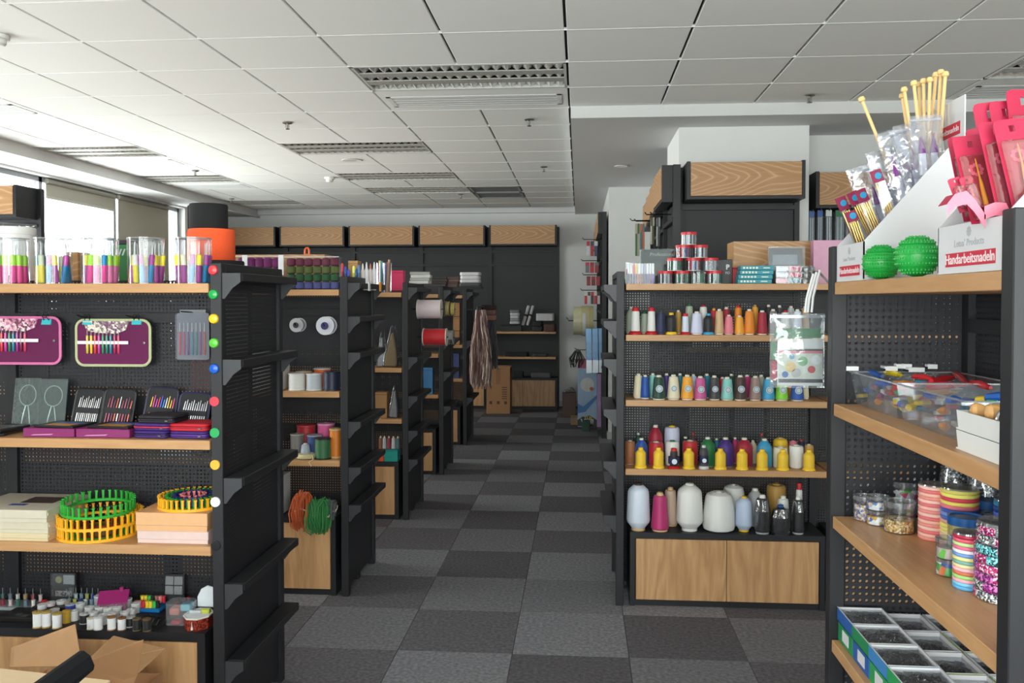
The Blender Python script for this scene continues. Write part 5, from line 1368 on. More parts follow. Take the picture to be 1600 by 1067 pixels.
for r_ in range(7):
    yc = 2.198 - 0.1205 * r_
    if yc < 1.45: break
    if r_ < 5:
        o = carton('green_carton', 'green and white carton under the front boxes, %s from the far post' % ORD[r_], 'box', 0.668, 0.778, yc - 0.058, yc + 0.058, zL + 0.0003, 0.05, sides[(r_ * 3 + 1) % 4], 'cartons under the fittings boxes', lid=False)
        ob('white_label', G().box(-0.0556, -0.055, -0.03, 0.02, 0.012, 0.04), cardw, o)
    fit_box('open box of black fittings, front column, %s from the far post' % ORD[r_], 0.722, yc, zL + (0.051 if r_ < 5 else 0.0005), 0.112, 0.118, 0.034 if r_ < 5 else 0.06, sides[r_ % 4], r_)
    fit_box('open box of black fittings, middle column, %s from the far post' % ORD[r_], 0.828, yc + 0.004, zL + 0.0005, 0.096 + 0.0, 0.116, 0.07, lime if r_ > 1 else cardw, 20 + r_)
    fit_box('open box of black fittings, rear column, %s from the far post' % ORD[r_], 0.928, yc + 0.004, zL + 0.0005, 0.096, 0.116, 0.07, lime if r_ % 2 else cardw, 40 + r_)

# ================================================================ LEFT: nearest gondola
ZL = SH_L
YF = GY0
# round magnets on the post
MG = [(422, 'red', (222, 60, 66)), (460, 'green', (30, 160, 74)), (498, 'yellow', (250, 196, 40)), (536, 'light green', (90, 190, 60)), (576, 'blue', (24, 90, 190)), (627, 'dull red', (204, 60, 76)), (676, 'deep green', (40, 164, 90)), (726, 'amber', (248, 178, 60)), (784, 'white', (244, 244, 244)), (852, 'black', (34, 34, 38))]
for k, (v, cn, c) in enumerate(MG):
    p_ = PY(333.5 + k * 0.45, v, YF)
    t = thing('round_magnet', '%s round magnet on the left gondola post, %s from the top' % (cn, ORD[k]), 'magnet', (p_.x, YF, p_.z), group='magnets on the post')
    ob('magnet_cap', G().lathe([(0.0165, 0), (0.0165, -0.004), (0.014, -0.0085), (0.008, -0.0105), (0, -0.011)] if k in (0, 1, 2, 3, 4) else [(0.0165, 0), (0.0165, -0.005), (0.0155, -0.006), (0, -0.0062)], 22, (0, 0, 0), 0, 'y'), mat(c, 0.3), t, smooth=True)
    ob('magnet_back', G().lathe([(0.0145, -0.0004), (0.0145, 0.0)], 18, (0, 0, 0), 0, 'y'), mat((60, 60, 62), 0.4), t)

# tubs of two-coloured sticks
PKc, LMc, YLc, BLc, PUc = (236, 50, 150), (176, 232, 40), (240, 220, 50), (0, 124, 180), (160, 50, 140)
tubs = [(17, [(PKc, LMc)] * 6, 'leftmost'), (84, [(YLc, BLc), (YLc, BLc), (YLc, (220, 230, 190)), (BLc, PUc), (PUc, YLc), (BLc, (180, 80, 160))], 'second'), (157, [(YLc, LMc), (PUc, YLc), (PKc, LMc), (PKc, LMc), (PKc, BLc), ((236, 120, 180), LMc)], 'third'),
        (228.5, [(YLc, BLc), (PUc, YLc), (YLc, (230, 226, 220)), (BLc, PUc), (BLc, PUc), (PUc, YLc)], 'fourth'), (303, [(PUc, YLc), (PUc, YLc), (PUc, (236, 230, 200)), (BLc, PUc), (PUc, YLc), (BLc, PUc)], 'fifth')]
cn_of = {PKc: 'pink', LMc: 'lime', YLc: 'yellow', BLc: 'blue', PUc: 'purple'}
tubm = clear((247, 249, 251), 0.05, 0.04, 0.03)
yt = YF + 0.082
for ti, (u, cols, nm) in enumerate(tubs):
    s_ = PXS(u, yt); r = 27 * s_; h = 71 * s_
    x = XU(u, yt)
    t = thing('stick_tub', 'clear round tub of coloured sticks, %s on the near left top shelf' % nm, 'tub', (x, yt, ZL[0] + 0.0005), group='tubs of coloured sticks')
    ob('tub_wall', G().lathe([(r, 0.001), (r, h)], 28), tubm, t, smooth=True)
    ob('tub_rim', G().lathe([(r, h - 0.004), (r * 1.015, h - 0.002), (r * 1.015, h), (r * 0.985, h)], 28), clear((240, 243, 246), 0.25, 0.06, 0.2), t, smooth=True)
    ob('tub_base', G().lathe([(r * 0.98, 0), (r * 0.98, 0.0015)], 28), clear((240, 243, 246), 0.1, 0.06, 0.1), t, smooth=True)
    n = 13
    for k in range(n):
        a = 2 * math.pi * (k + 0.3) / n
        x_, y_ = r * 0.80 * math.cos(a), r * 0.80 * math.sin(a)
        c1, c2 = cols[min(5, int((x_ / (r * 0.82) + 1) / 2 * 6))]
        q = q_.uniform(-0.12, 0.12)
        hd = h * 0.38; h2 = h * 0.61
        st = thing('plastic_stick', '%s and %s stick standing in the %s tub' % (cn_of.get(c1, 'pale pink'), cn_of.get(c2, 'pale'), nm), 'stick', (x + x_, yt + y_, ZL[0] + 0.003), rot=(q_.uniform(-0.05, 0.05), q, 0), group='sticks in the %s tub' % nm)
        rr = r * 0.155
        ob('grip', G().lathe([(rr * 0.7, 0), (rr, 0.004), (rr, hd)], 10), mat(c1, 0.4), st, smooth=True)
        ob('collar', G().lathe([(rr, hd), (rr, h2 - 0.003), (rr * 0.7, h2), (0.0, h2)], 10), mat(c2, 0.4), st, smooth=True)
        ob('point', G().lathe([(0.0016, h2), (0.0016, h * 0.86), (0.0004, h * 0.9)], 6), mat((226, 226, 226), 0.3), st, smooth=True)
# felt rolls on the rear half of the top
yr = YF + 0.44
def roll_(label, u, v0, z0_, z1_, wpx, c, spiral=True):
    s_ = PXS(u, yr); r = wpx * s_ / 2; x = XU(u, yr)
    t = thing('felt_roll', label, 'roll', (x, yr, z0_), group='stacked felt rolls')
    h = z1_ - z0_
    ob('rolled_band', G().lathe([(r * 0.25, 0.0), (r * 0.97, 0.0), (r, 0.004), (r, h - 0.006), (r * 0.97, h), (r * 0.25, h)], 36, closed=True), mat(c, 0.85, noise=0.1, scale=120, bump=0.2), t, smooth=True)
    ob('loose_end', G().box(-r * 1.06, -r * 0.9, -0.02, 0.03, 0.002, h * 0.96), mat(tuple(int(q * 0.9) for q in c), 0.85), t, bevel=0.003)
    g = G()
    for q in range(1, 6): g.tube([(r * (0.25 + q * 0.12) * math.cos(a), r * (0.25 + q * 0.12) * math.sin(a), h) for a in [2 * math.pi * i / 28 for i in range(28)]], 0.001, 4, closed=True)
    ob('winding_edge', g, mat(tuple(int(q * 0.7) for q in c), 0.9), t, kind='stuff')
roll_('wide flat black felt roll under the orange one', 348, 0, ZL[0] + 0.0005, 1.672, 66, (20, 20, 22))
roll_('bright orange felt roll between two black rolls', 331.5, 0, 1.673, 1.792, 70, (250, 92, 44))
roll_('tall black felt roll on top of the orange one', 327, 0, 1.793, 1.888, 58, (22, 22, 24))
# white drum with coil of wire at the left edge
s_ = PXS(20, yr)
t = thing('white_drum', 'white round drum with coiled wire on top at the left edge', 'drum', (XU(18, yr), yr, ZL[0] + 0.0005))
dr = 35 * s_; dh = (470 - 356) * s_ - (ZL[0] - CZ)
ob('drum_body', G().lathe([(dr * 0.98, 0), (dr, 0.01), (dr, dh - 0.03), (dr * 1.02, dh - 0.028), (dr * 1.02, dh - 0.004), (dr * 0.98, dh), (0, dh)], 36), mat((232, 232, 232), 0.45), t, smooth=True)
ob('wire_coil', G().tube([((0.02 + 0.0016 * i) * 1.1 * math.cos(i * 0.7), (0.02 + 0.0016 * i) * 1.1 * math.sin(i * 0.7), dh + 0.004 + 0.008 * abs(math.sin(i * 1.9))) for i in range(44)], 0.0022, 5), mat((140, 140, 144), 0.3, 0.8), t, smooth=True)
o = carton('green_box', 'green box with black striped lid behind the coloured tubs', 'box', XU(184, yr), XU(206, yr), yr - 0.03, yr + 0.05, ZL[0] + 0.0005, (470 - 377) * s_ - (ZL[0] - CZ), mat((44, 110, 60), 0.5), lidm=mat((40, 30, 44), 0.5))
for k in range(3):
    ob('stripe', G().prism([(-0.022 + k * 0.014, 0.115), (-0.016 + k * 0.014, 0.115), (-0.006 + k * 0.014, 0.14), (-0.012 + k * 0.014, 0.14)], 'y', -0.0406, -0.04), mat((190, 190, 190), 0.5), o)
wooden_box('small wooden box behind the second and third tubs', XU(108, yr), XU(127, yr), yr - 0.02, yr + 0.06, ZL[0] + 0.0005, 0.13)

# pouches hung from the rail
tealc = mat((70, 190, 200), 0.4)
def rrect(w, h, r, n=5):
    pts = []
    for cx, cz, a0 in ((w / 2 - r, -r, 0), (-w / 2 + r, -r, 90), (-w / 2 + r, -h + r, 180), (w / 2 - r, -h + r, 270)):
        for k in range(n + 1):
            a = R(a0 + 90 * k / n); pts.append((cx + r * math.cos(a), cz + r * math.sin(a)))
    return pts
def pouch(label, u0, u1, v0, v1, Y, trim, floral, hooks, flapx, where):
    s_ = PXS((u0 + u1) / 2, Y); w, h = (u1 - u0) * s_, (v1 - v0) * s_
    x, z = XU((u0 + u1) / 2, Y), CZ + (470 - v0) * s_
    t = thing('hook_pouch', label, 'pouch', (x, Y, z), group='open fabric hook pouches')
    poly = rrect(w, h, 0.03)
    ob('fabric', G().prism(poly, 'y', 0, 0.006), mat((98, 18, 72), 0.8, noise=0.15, scale=200, bump=0.1), t)
    ob('trim', G().tube([(a, 0.001, b) for a, b in poly], 0.0052, 6, closed=True), mat(trim, 0.7, noise=0.1), t, smooth=True)
    ob('floral_flap', G().prism([(w * flapx[0], -0.004), (w * flapx[1], -0.004), (w * (flapx[1] - 0.04), -h * 0.22), (w * (flapx[1] - 0.16), -h * 0.30), (w * (flapx[0] + 0.18), -h * 0.28), (w * (flapx[0] + 0.06), -h * 0.24)], 'y', -0.006, 0.0), speck(floral, 130), t)
    ob('white_band', G().box(-w * 0.47, w * 0.22, -0.0085, -0.0065, -h * 0.53, -h * 0.46), mat((230, 226, 228), 0.6), t)
    ob('snap_button', G().lathe([(0.0055, 0), (0.005, -0.003), (0, -0.0035)], 12, (w * 0.42, 0, -h * 0.5), 0, 'y'), chrome, t, smooth=True)
    for k, c in enumerate(hooks):
        xx = x - w * 0.34 + k * w * 0.053
        hk = thing('crochet_hook', 'crochet hook, %s from the left in the %s pouch' % (ORD[k], where), 'crochet hook', (xx, Y - 0.0045, z - h * 0.74), group='hooks in the %s pouch' % where)
        ob('grip', G().lathe([(0.002, 0), (0.0042, 0.003), (0.0046, h * 0.2), (0.0042, h * 0.40)], 8), mat(c, 0.35), hk, smooth=True)
        ob('needle', G().lathe([(0.0022, h * 0.40), (0.002, h * 0.5), (0.0024, h * 0.52), (0.0008, h * 0.54)], 6), mat((200, 196, 190), 0.3, 0.7), hk, smooth=True)
    return t, x, z, w
hkc = [(206, 190, 60), (236, 196, 60), (214, 60, 50), (190, 60, 150), (30, 130, 90), (30, 130, 100), (20, 130, 150), (170, 40, 80), (196, 60, 100)]
yp = GY0 + 0.235
pouch('open purple pouch with pink trim and hooks, cut by the left edge', -24, 96, 496, 568, yp, (222, 120, 170), [(232, 180, 196), (200, 130, 160), (240, 214, 220), (120, 70, 90)], [(230, 140, 40), (214, 50, 60), (190, 60, 150), (30, 130, 90), (20, 130, 150), (160, 50, 140), (120, 30, 60), (200, 60, 90)], (-0.5, 0.2), 'pink trimmed')
pouch('open purple pouch with pale green trim and hooks', 116, 236, 500, 571, yp, (190, 196, 150), [(214, 206, 190), (150, 130, 130), (230, 224, 210), (120, 80, 110)], hkc, (-0.40, 0.22), 'green trimmed')
for k, (u, lb) in enumerate([(73, 'teal binder clip holding the pink trimmed pouch'), (137, 'left teal binder clip on the green trimmed pouch'), (214, 'right teal binder clip on the green trimmed pouch')]):
    s_ = PXS(u, yp); x, z = XU(u, yp), CZ + (470 - 502) * s_
    t = thing('binder_clip', lb, 'clip', (x, yp, z), group='teal binder clips')
    ob('clip_body', G().prism([(-0.010, 0.012), (0.010, 0.012), (0.002, -0.004), (-0.002, -0.004)][::-1] if False else [(-0.009, -0.012), (0.012, -0.012), (0.004, 0.008), (-0.002, 0.008)], 'x', -0.018, 0.018), tealc, t, bevel=0.001)
    for q in (-1, 1):
        ob('wire_handle', G().tube([(q * 0.010, -0.004, 0.004), (q * 0.006, -0.006 + 0.01 * q, 0.02), (q * 0.002, -0.006 + 0.01 * q, 0.026), (-q * 0.006, -0.006 + 0.01 * q, 0.02), (-q * 0.010, -0.004, 0.004)], 0.0012, 5), mat((30, 30, 32), 0.3, 0.7), t, smooth=True)
    ob('peg_hook', G().tube([(-0.06, 0.03, 0.022), (-0.045, 0.028, 0.018), (-0.03, 0.0, 0.016), (0.0, -0.005, 0.014)], 0.0018, 5), mat((24, 24, 26), 0.35, 0.5), t, smooth=True)
def clear_case(label, u0, u1, v0, v1, Y, n, cols, name='hook_case', tip=True):
    s_ = PXS((u0 + u1) / 2, Y); w, h = (u1 - u0) * s_, (v1 - v0) * s_
    t = thing(name, label, 'case', (XU((u0 + u1) / 2, Y), Y, CZ + (470 - v0) * s_))
    ob('case_back', G().prism(rrect(w, h, 0.008), 'y', 0, 0.003), clear((220, 214, 224), 0.05, 0.1, 0.22), t)
    ob('case_front', G().prism(rrect(w, h, 0.008), 'y', -0.013, -0.0115), clear((244, 246, 250), 0.06, 0.06, 0.03, 0.3), t)
    for k in range(n):
        x = -w * 0.38 + k * w * 0.76 / (n - 1)
        hk = ob('crochet_hook', G().lathe([(0.0018, -h * 0.9), (0.0034, -h * 0.88), (0.0036, -h * 0.6), (0.003, -h * 0.4)], 8, (x, -0.006, 0)), mat(cols[k % len(cols)], 0.35), t, smooth=True)
        ob('needle', G().lathe([(0.0016, -h * 0.4), (0.0016, -h * 0.22), (0.0006, -h * 0.2)], 6, (x, -0.006, 0)), mat((226, 226, 230), 0.3, 0.4), hk, smooth=True)
    ob('hang_tab', G().box(-w * 0.4, w * 0.4, -0.001, 0.001, -0.004, 0.012), clear((236, 238, 242), 0.1, 0.1, 0.15), t)
    ob('peg_hook', G().tube([(-w * 0.3, -0.02, 0.006), (0.0, 0.0, 0.002), (0.01, 0.05, 0.004)], 0.002, 5), mat((24, 24, 26), 0.35, 0.5), t)
clear_case('clear hanging case with seven coloured crochet hooks beside the magnets', 275, 327, 489, 562, yp, 7, [(206, 40, 70), (196, 40, 110), (110, 50, 130), (40, 130, 160), (40, 140, 120), (150, 60, 150), (214, 70, 60)])
# ---- middle shelf
zm = ZL[1] + 0.0005
ym = GY0 + 0.215
silv = mat((206, 206, 206), 0.3, 0.6)
for k, (u0, u1, v0) in enumerate([(20, 60, 585), (59, 102, 586)]):
    s_ = PXS(u0, ym); w, h = (u1 - u0) * s_, (662 - v0) * s_
    t = thing('circular_needle_pack', 'teal backed pack with looped circular needle, %s' % ['left of two', 'right of two'][k], 'needle pack', (XU((u0 + u1) / 2, ym), ym - 0.01, zm), rot=(R(-9), 0, 0), group='circular needle packs')
    ob('backing_card', G().box(-w / 2, w / 2, 0, 0.003, 0, h), mat((40, 62, 62), 0.4, noise=0.2), t)
    ob('cable_loop', G().tube([(w * 0.34 * math.sin(a), -0.004, h * 0.68 - h * 0.21 * math.cos(a)) for a in [2 * math.pi * i / 20 for i in range(20)]], 0.0016, 6, closed=True), mat((216, 220, 216), 0.3), t, smooth=True)
    for q in (-1, 1):
        ob('needle_tip', G().tube([(q * w * 0.05, -0.004, h * 0.47), (q * w * 0.12, -0.004, h * 0.28), (q * w * 0.17, -0.004, h * 0.1)], [0.0016, 0.0024, 0.001], 6), silv, t, smooth=True)
    ob('clear_sleeve', G().box(-w / 2 - 0.003, w / 2 + 0.003, -0.0085, -0.008, 0, h * 1.03), clear((236, 244, 242), 0.07, 0.08, 0.05, 0.5), t)
def needle_case(label, u0, u1, v0, cols, n, lean_, group='open zipped needle cases', edge_c=(22, 22, 24)):
    s_ = PXS(u0, ym); w, h = (u1 - u0) * s_, (664 - v0) * s_
    t = thing('needle_case', label, 'case', (XU((u0 + u1) / 2, ym), ym - 0.02, zm + 0.005), rot=(R(-14), R(lean_), 0), group=group)
    poly = [(a, b + h) for a, b in rrect(w, h, 0.02)]
    ob('cover', G().prism(poly, 'y', 0, 0.008), mat((26, 26, 29), 0.7), t)
    ob('zip_edge', G().tube([(a, 0.0, b) for a, b in poly], 0.0035, 6, closed=True), mat(edge_c, 0.5), t, smooth=True)
    ob('elastic_band', G().box(-w * 0.43, w * 0.43, -0.0055, -0.004, h * 0.38, h * 0.52), mat((34, 32, 36), 0.7), t)
    for k in range(n):
        x = -w * 0.36 + k * w * 0.72 / (n - 1)
        ob('needle', G().tube([(x, -0.0025, h * 0.1), (x + w * 0.03, -0.0025, h * 0.5), (x + w * 0.06, -0.0025, h * (0.76 + 0.05 * math.sin(k * 2.1)))], [0.002, 0.0021, 0.0012], 6), mat(cols[k % len(cols)], 0.3, 0.4), t, smooth=True)
    return t
needle_case('open black case with short silver needles, left of the four cases', 112, 157, 601, [(190, 190, 190), (140, 140, 140), (176, 174, 170)], 11, 3)
needle_case('open black case with brushes and dark hooks', 157, 207, 601, [(120, 40, 60), (150, 60, 90), (90, 30, 50), (190, 80, 60), (200, 200, 200)], 9, 3)
needle_case('open navy edged case with rainbow coloured hooks', 223, 272, 598, [(230, 170, 50), (200, 60, 120), (170, 50, 170), (210, 40, 60), (40, 80, 190), (60, 120, 200), (200, 200, 206), (220, 180, 80)], 10, 4, edge_c=(30, 30, 60))
needle_case('open navy edged case with silver hooks beside the magnets', 276, 325, 606, [(206, 206, 208), (180, 180, 186)], 11, 3, edge_c=(40, 36, 80))
magm = mat((132, 38, 100), 0.5)
for k, (u0, u1, lb) in enumerate([(33, 113, 'flat magenta box under a black sleeve, left of two'), (116, 200, 'flat magenta box under a black sleeve, right of two')]):
    yy = YF + 0.03
    o = carton('magenta_box', lb, 'box', XU(u0, yy), XU(u1, yy), yy, yy + 0.12, zm, 0.03, magm, 'flat magenta boxes', lid=False)
    w = (XU(u1, yy) - XU(u0, yy)) / 2
    ob('silver_smear', G().prism([(-w * 0.7, 0.006), (w * 0.1, 0.008), (w * 0.2, 0.012), (-w * 0.6, 0.009)], 'y', -0.0604, -0.06), mat((206, 150, 190), 0.4), o)
    s2 = thing('flat_sleeve', 'black flat sleeve with orange and blue picture on the %s magenta box' % ('left', 'right')[k], 'sleeve', ((XU(u0, yy) + XU(u1, yy)) / 2 + 0.02, yy + 0.065, zm + 0.031), R(-8), 'black picture sleeves')
    ob('cover', G().box(-w * 0.85, w * 0.85, -0.06, 0.06, 0, 0.007), mat((28, 28, 32), 0.4), s2, bevel=0.002)
    ob('picture', G().box(-w * 0.5, w * 0.6, -0.045, 0.0, 0.0071, 0.0076), mat((200, 140, 70), 0.4, noise=0.4, scale=40), s2)
    ob('blue_strip', G().box(-w * 0.5, w * 0.6, 0.0, 0.035, 0.0071, 0.0076), mat((80, 110, 180), 0.4, noise=0.3, scale=40), s2)
for k in range(2):
    t = thing('flat_sleeve', 'black flat packet at the left edge, %s of two' % ('lower', 'upper')[k], 'sleeve', (XU(0, YF + 0.1) - 0.015 + 0.012 * k, YF + 0.1, zm + 0.012 * k), R(6 - 14 * k), 'black packets at the edge')
    ob('cover', G().box(-0.06, 0.06, -0.07, 0.07, 0, 0.0115), mat((26, 26, 28), 0.35), t, bevel=0.003)
    ob('clear_window', G().box(-0.045, 0.045, -0.055, 0.04, 0.0117, 0.0122), clear((200, 204, 206), 0.2, 0.1, 0.1), t)
def zip_case(label, u0, u1, z, c, c2, dx=0.0):
    yy = YF + 0.025
    w = (XU(u1, yy) - XU(u0, yy)) / 2
    t = thing('zip_case', label, 'case', ((XU(u0, yy) + XU(u1, yy)) / 2 + dx, yy + 0.065, z), R(-3), 'closed zipped cases')
    ob('lower_shell', G().rbox(-w, w, -0.06, 0.06, 0.001, 0.0105, 0.02), mat(c, 0.6, noise=0.08, scale=90), t, bevel=0.003)
    ob('zipper', G().rbox(-w - 0.001, w + 0.001, -0.061, 0.061, 0.0105, 0.0145, 0.02), mat(c2, 0.5), t)
    ob('upper_shell', G().rbox(-w, w, -0.06, 0.06, 0.0145, 0.025, 0.02), mat(c, 0.6, noise=0.08, scale=90), t, bevel=0.004)
    ob('zip_pull', G().box(w * 0.6, w * 0.75, -0.068, -0.061, 0.008, 0.012), chrome, t)
RC, PC_ = (196, 36, 50), (62, 34, 110)
zip_case('purple zipped case, lowest of the left pile', 203, 258, zm, PC_, (40, 24, 70))
zip_case('red edged purple case, middle of the left pile', 203, 262, zm + 0.0255, PC_, RC)
zip_case('black zipped case on top of the left pile', 210, 270, zm + 0.051, (36, 32, 40), (26, 24, 30))
zip_case('purple zipped case, lower of the right pile', 260, 322, zm, PC_, (90, 50, 140))
zip_case('red zipped case on top of the right pile beside the magnets', 259, 322, zm + 0.0255, RC, (160, 24, 40))
# ---- lower shelf
zl = ZL[2] + 0.0005
def book_box(label, x0, x1, y0, y1, z, h, m, flap=True, group=None):
    t = thing('card_box', label, 'box', ((x0 + x1) / 2, (y0 + y1) / 2, z), 0, group)
    w, d = (x1 - x0) / 2, (y1 - y0) / 2
    ob('base', G().box(-w + 0.002, w - 0.002, -d + 0.002, d - 0.002, 0, h * 0.3), m, t)
    ob('lid', G().box(-w, w, -d, d, h * 0.3, h), m, t, bevel=0.002)
    if flap: ob('side_flap', G().prism([(-d, h * 0.4), (d, h * 0.4), (d, h), (-d, h)], 'x', w, w + 0.0015).prism([(w, h * 0.42), (w + 0.006, h * 0.7), (w, h * 0.98)], 'y', -d, -d + 0.004), m, t)
    return t, w, d
cwm = mat((206, 197, 178), 0.6)
xa, xb = XU(-60, YF + 0.03), XU(73, YF + 0.03)
book_box('cream box at the bottom of the left pile of three', xa, xb, YF + 0.02, YF + 0.26, zl, 0.026, mat((212, 196, 160), 0.6), group='pile of cream boxes')
book_box('cream box in the middle of the left pile of three', xa, xb, YF + 0.022, YF + 0.262, zl + 0.0265, 0.038, mat((206, 196, 174), 0.6), group='pile of cream boxes')
t, w, d = book_box('pale box with brown picture on top of the left pile', xa, xb, YF + 0.015, YF + 0.262, zl + 0.065, 0.042, cwm, group='pile of cream boxes')
ob('picture', G().box(-w * 0.1, w * 0.7, -0.02, 0.07, 0.0421, 0.0425), mat((84, 62, 56), 0.4, noise=0.5, scale=50), t)
ob('blue_mark', G().box(-w * 0.2, w * 0.2, -0.06, -0.035, 0.0421, 0.0424), mat((70, 90, 150), 0.5), t)
def loom(label, x, y, z, r, c, n=36, ph=0.04, tilt=(0, 0, 0), group='round knitting looms', wdt=0.011):
    t = thing('knitting_loom', label, 'knitting loom', (x, y, z), rot=tilt, group=group)
    m = mat(c, 0.4)
    ob('ring', G().lathe([(r - wdt, 0), (r, 0), (r, 0.009), (r - wdt, 0.009)], 48, closed=True), m, t, smooth=True)
    pm = G().box(-0.0035, 0.0035, -0.0035, 0.0035, 0.008, ph - 0.004).box(-0.005, 0.005, -0.005, 0.005, ph - 0.004, ph).mesh('peg', m)
    for k in range(n):
        a = 2 * math.pi * k / n
        put('peg', pm, t, ((r - wdt / 2) * math.cos(a), (r - wdt / 2) * math.sin(a), 0), (0, 0, a))
    return t
yl = YF + 0.137
xl = XU(152, yl)
YW, GR = (246, 176, 36), (44, 150, 50)
loom('yellow round knitting loom at the bottom of the pile', xl, yl, zl, 0.137, YW)
loom('second yellow round knitting loom stacked on the first', xl + 0.002, yl, zl + 0.0405, 0.141, YW)
loom('dark orange inner loom ring inside the yellow looms', xl, yl, zl + 0.0005, 0.085, (150, 60, 40), 24)
loom('lower green round knitting loom inside the yellow looms', xl, yl, zl + 0.0005, 0.112, GR, 30)
loom('green round knitting loom on top of the yellow looms', xl - 0.004, yl, zl + 0.083, 0.122, (52, 170, 60), 32, tilt=(R(3), R(2), 0))
xa, xb = XU(210, YF + 0.03), XU(322, YF + 0.03)
book_box('pinkish white box under the peach box', xa, xb, YF + 0.03, YF + 0.262, zl, 0.042, mat((218, 192, 186), 0.6), False)
book_box('peach coloured box carrying nested knitting looms', xa - 0.002, xb, YF + 0.025, YF + 0.262, zl + 0.0425, 0.062, mat((222, 170, 122), 0.6), False)
xl2, yl2, zl2 = XU(300, YF + 0.15), YF + 0.147, zl + 0.105
xl2 = min(xl2, GX - 0.04 - 0.12)
for c, r, lb in [(YW, 0.118, 'yellow outer knitting loom on the peach box'), (GR, 0.094, 'green knitting loom nested in the yellow one on the peach box'), ((30, 40, 110), 0.07, 'navy knitting loom nested inside the green one'), ((236, 130, 130), 0.045, 'small pink knitting loom at the centre of the nest')]:
    loom(lb, xl2, yl2, zl2, r, c, int(r * 300), 0.04)

# ---- cabinet top: small spools, racks and kits
zc = 0.4055
def spool(label, u, v, wpx, hpx, c, flange, group, Y=None, z=None):
    p_ = PZ(u, v, zc) if Y is None else PY(u, v, Y)
    p_.y = min(max(p_.y, YF + 0.02), YF + 0.27)
    s_ = PXS(u, p_.y); r = wpx * s_ / 2; h = hpx * s_
    t = thing('small_spool', label, 'spool', (XU(u, p_.y), p_.y, zc if z is None else z), 0, group)
    ob('bottom_flange', G().lathe([(r, 0), (r, h * 0.06), (r * 0.9, h * 0.09)], 16), mat(flange, 0.4), t, smooth=True)
    ob('thread', G().lathe([(r * 0.93, h * 0.08), (r * 0.93, h * 0.9)], 16), thread(c, pitch=0.001), t, smooth=True)
    ob('top_flange', G().lathe([(r * 0.9, h * 0.89), (r, h * 0.92), (r, h * 0.985), (r * 0.9, h), (r * 0.3, h), (r * 0.3, h * 0.9)], 16), mat(flange, 0.4), t, smooth=True)
    return t
WS, GD, SV, BK = (240, 240, 242), (180, 150, 80), (206, 206, 206), (22, 22, 24)
fr = [(52, 980, 14.5, 25, WS, GD, 'white'), (66.5, 979, 14.5, 25, WS, GD, 'white'), (83, 982, 15, 24, WS, GD, 'white'), (136, 983, 12.5, 18, WS, (200, 190, 160), 'white'), (148, 984, 14.5, 20, WS, SV, 'white'), (169, 985, 14, 21, WS, (150, 110, 70), 'white'), (185, 985, 13.5, 20, WS, (130, 90, 60), 'white'), (208.5, 984, 13.5, 19, BK, (110, 96, 66), 'black'), (224.5, 985, 13.5, 19, BK, (110, 86, 56), 'black')]
for k, (u, v, w, h, c, f, nm) in enumerate(fr):
    spool('%s thread spool, %s from the left in the front row on the black cabinet' % (nm, ORD[k]), u, v, w, h, c, f, 'small spools on the left cabinet')
spool('shiny gold thread spool lying between white spools', 98, 972, 13, 19, (214, 170, 50), (214, 170, 60), 'small spools on the left cabinet')
mid_r = [(60, 958, 'silver'), (73, 955, 'pinkish'), (90, 952, 'silver'), (79, 966, 'silver'), (104, 958, 'blue'), (120, 956, 'silver'), (110, 968, 'silver'), (126, 973, 'black'), (134, 962, 'silver'), (150, 962, 'silver'), (140, 970, 'silver'), (163, 963, 'silver'), (165, 952, 'silver'), (149, 950, 'steel'), (178, 962, 'silver'), (194, 954, 'steel'), (207, 956, 'silver'), (170, 972, 'silver'), (190, 970, 'silver'), (198, 978, 'black'), (200, 966, 'silver'), (156, 974, 'silver')]
cm_ = {'silver': ((216, 216, 214), (226, 226, 226)), 'pinkish': ((220, 204, 206), (228, 218, 220)), 'blue': ((40, 70, 160), (190, 196, 214)), 'steel': ((176, 178, 180), (222, 222, 222)), 'black': ((26, 26, 28), (196, 196, 196))}
for k, (u, v, nm) in enumerate(mid_r):
    spool('%s bobbin with wide pale flanges among the spools on the cabinet' % nm, u, v, 15, 15 if nm != 'steel' else 20, *cm_[nm], 'flanged bobbins on the left cabinet')
def pin_rack(label, u0, u1, v, n, cols, base_c, pins=True, rows=2):
    p0, p1 = PZ(u0, v, zc), PZ(u1, v, zc)
    y = min(p0.y, YF + 0.20); x0_, x1_ = XU(u0, y), XU(u1, y)
    t = thing('bobbin_rack', label, 'rack', (x0_, y, zc))
    L = x1_ - x0_
    ob('rack_base', G().box(-0.008, L + 0.008, -0.02, 0.03 * rows, 0, 0.012), mat(base_c, 0.35), t, bevel=0.002)
    for r_ in range(rows):
        for k in range(n):
            x = L * (k + 0.5) / n + r_ * 0.006
            bb = ob('bobbin', G().lathe([(0.0075, 0), (0.0075, 0.002), (0.0062, 0.003), (0.0062, 0.02), (0.0075, 0.021), (0.0075, 0.023)], 10, (x, r_ * 0.032, 0.012 + r_ * 0.008)), mat(cols[(k + r_ * 3) % len(cols)], 0.4), t, smooth=True)
            if pins: ob('pin', G().cyl((x, r_ * 0.032, 0.035 + r_ * 0.008), 0.0013, 0.022, 6), mat((160, 170, 172), 0.3, 0.5), bb)
    return t
multi = [(190, 150, 90), (150, 50, 70), (210, 190, 190), (60, 110, 100), (110, 130, 150), (230, 225, 215)]
pin_rack('bobbin rack with upright pins at the left edge of the cabinet top', -20, 52, 950, 6, multi, (150, 156, 160))
pin_rack('bobbin rack with upright pins behind the silver bobbins', 98, 142, 945, 5, [(120, 150, 170), (190, 190, 90), (40, 70, 150), (200, 210, 220)], (120, 130, 140))
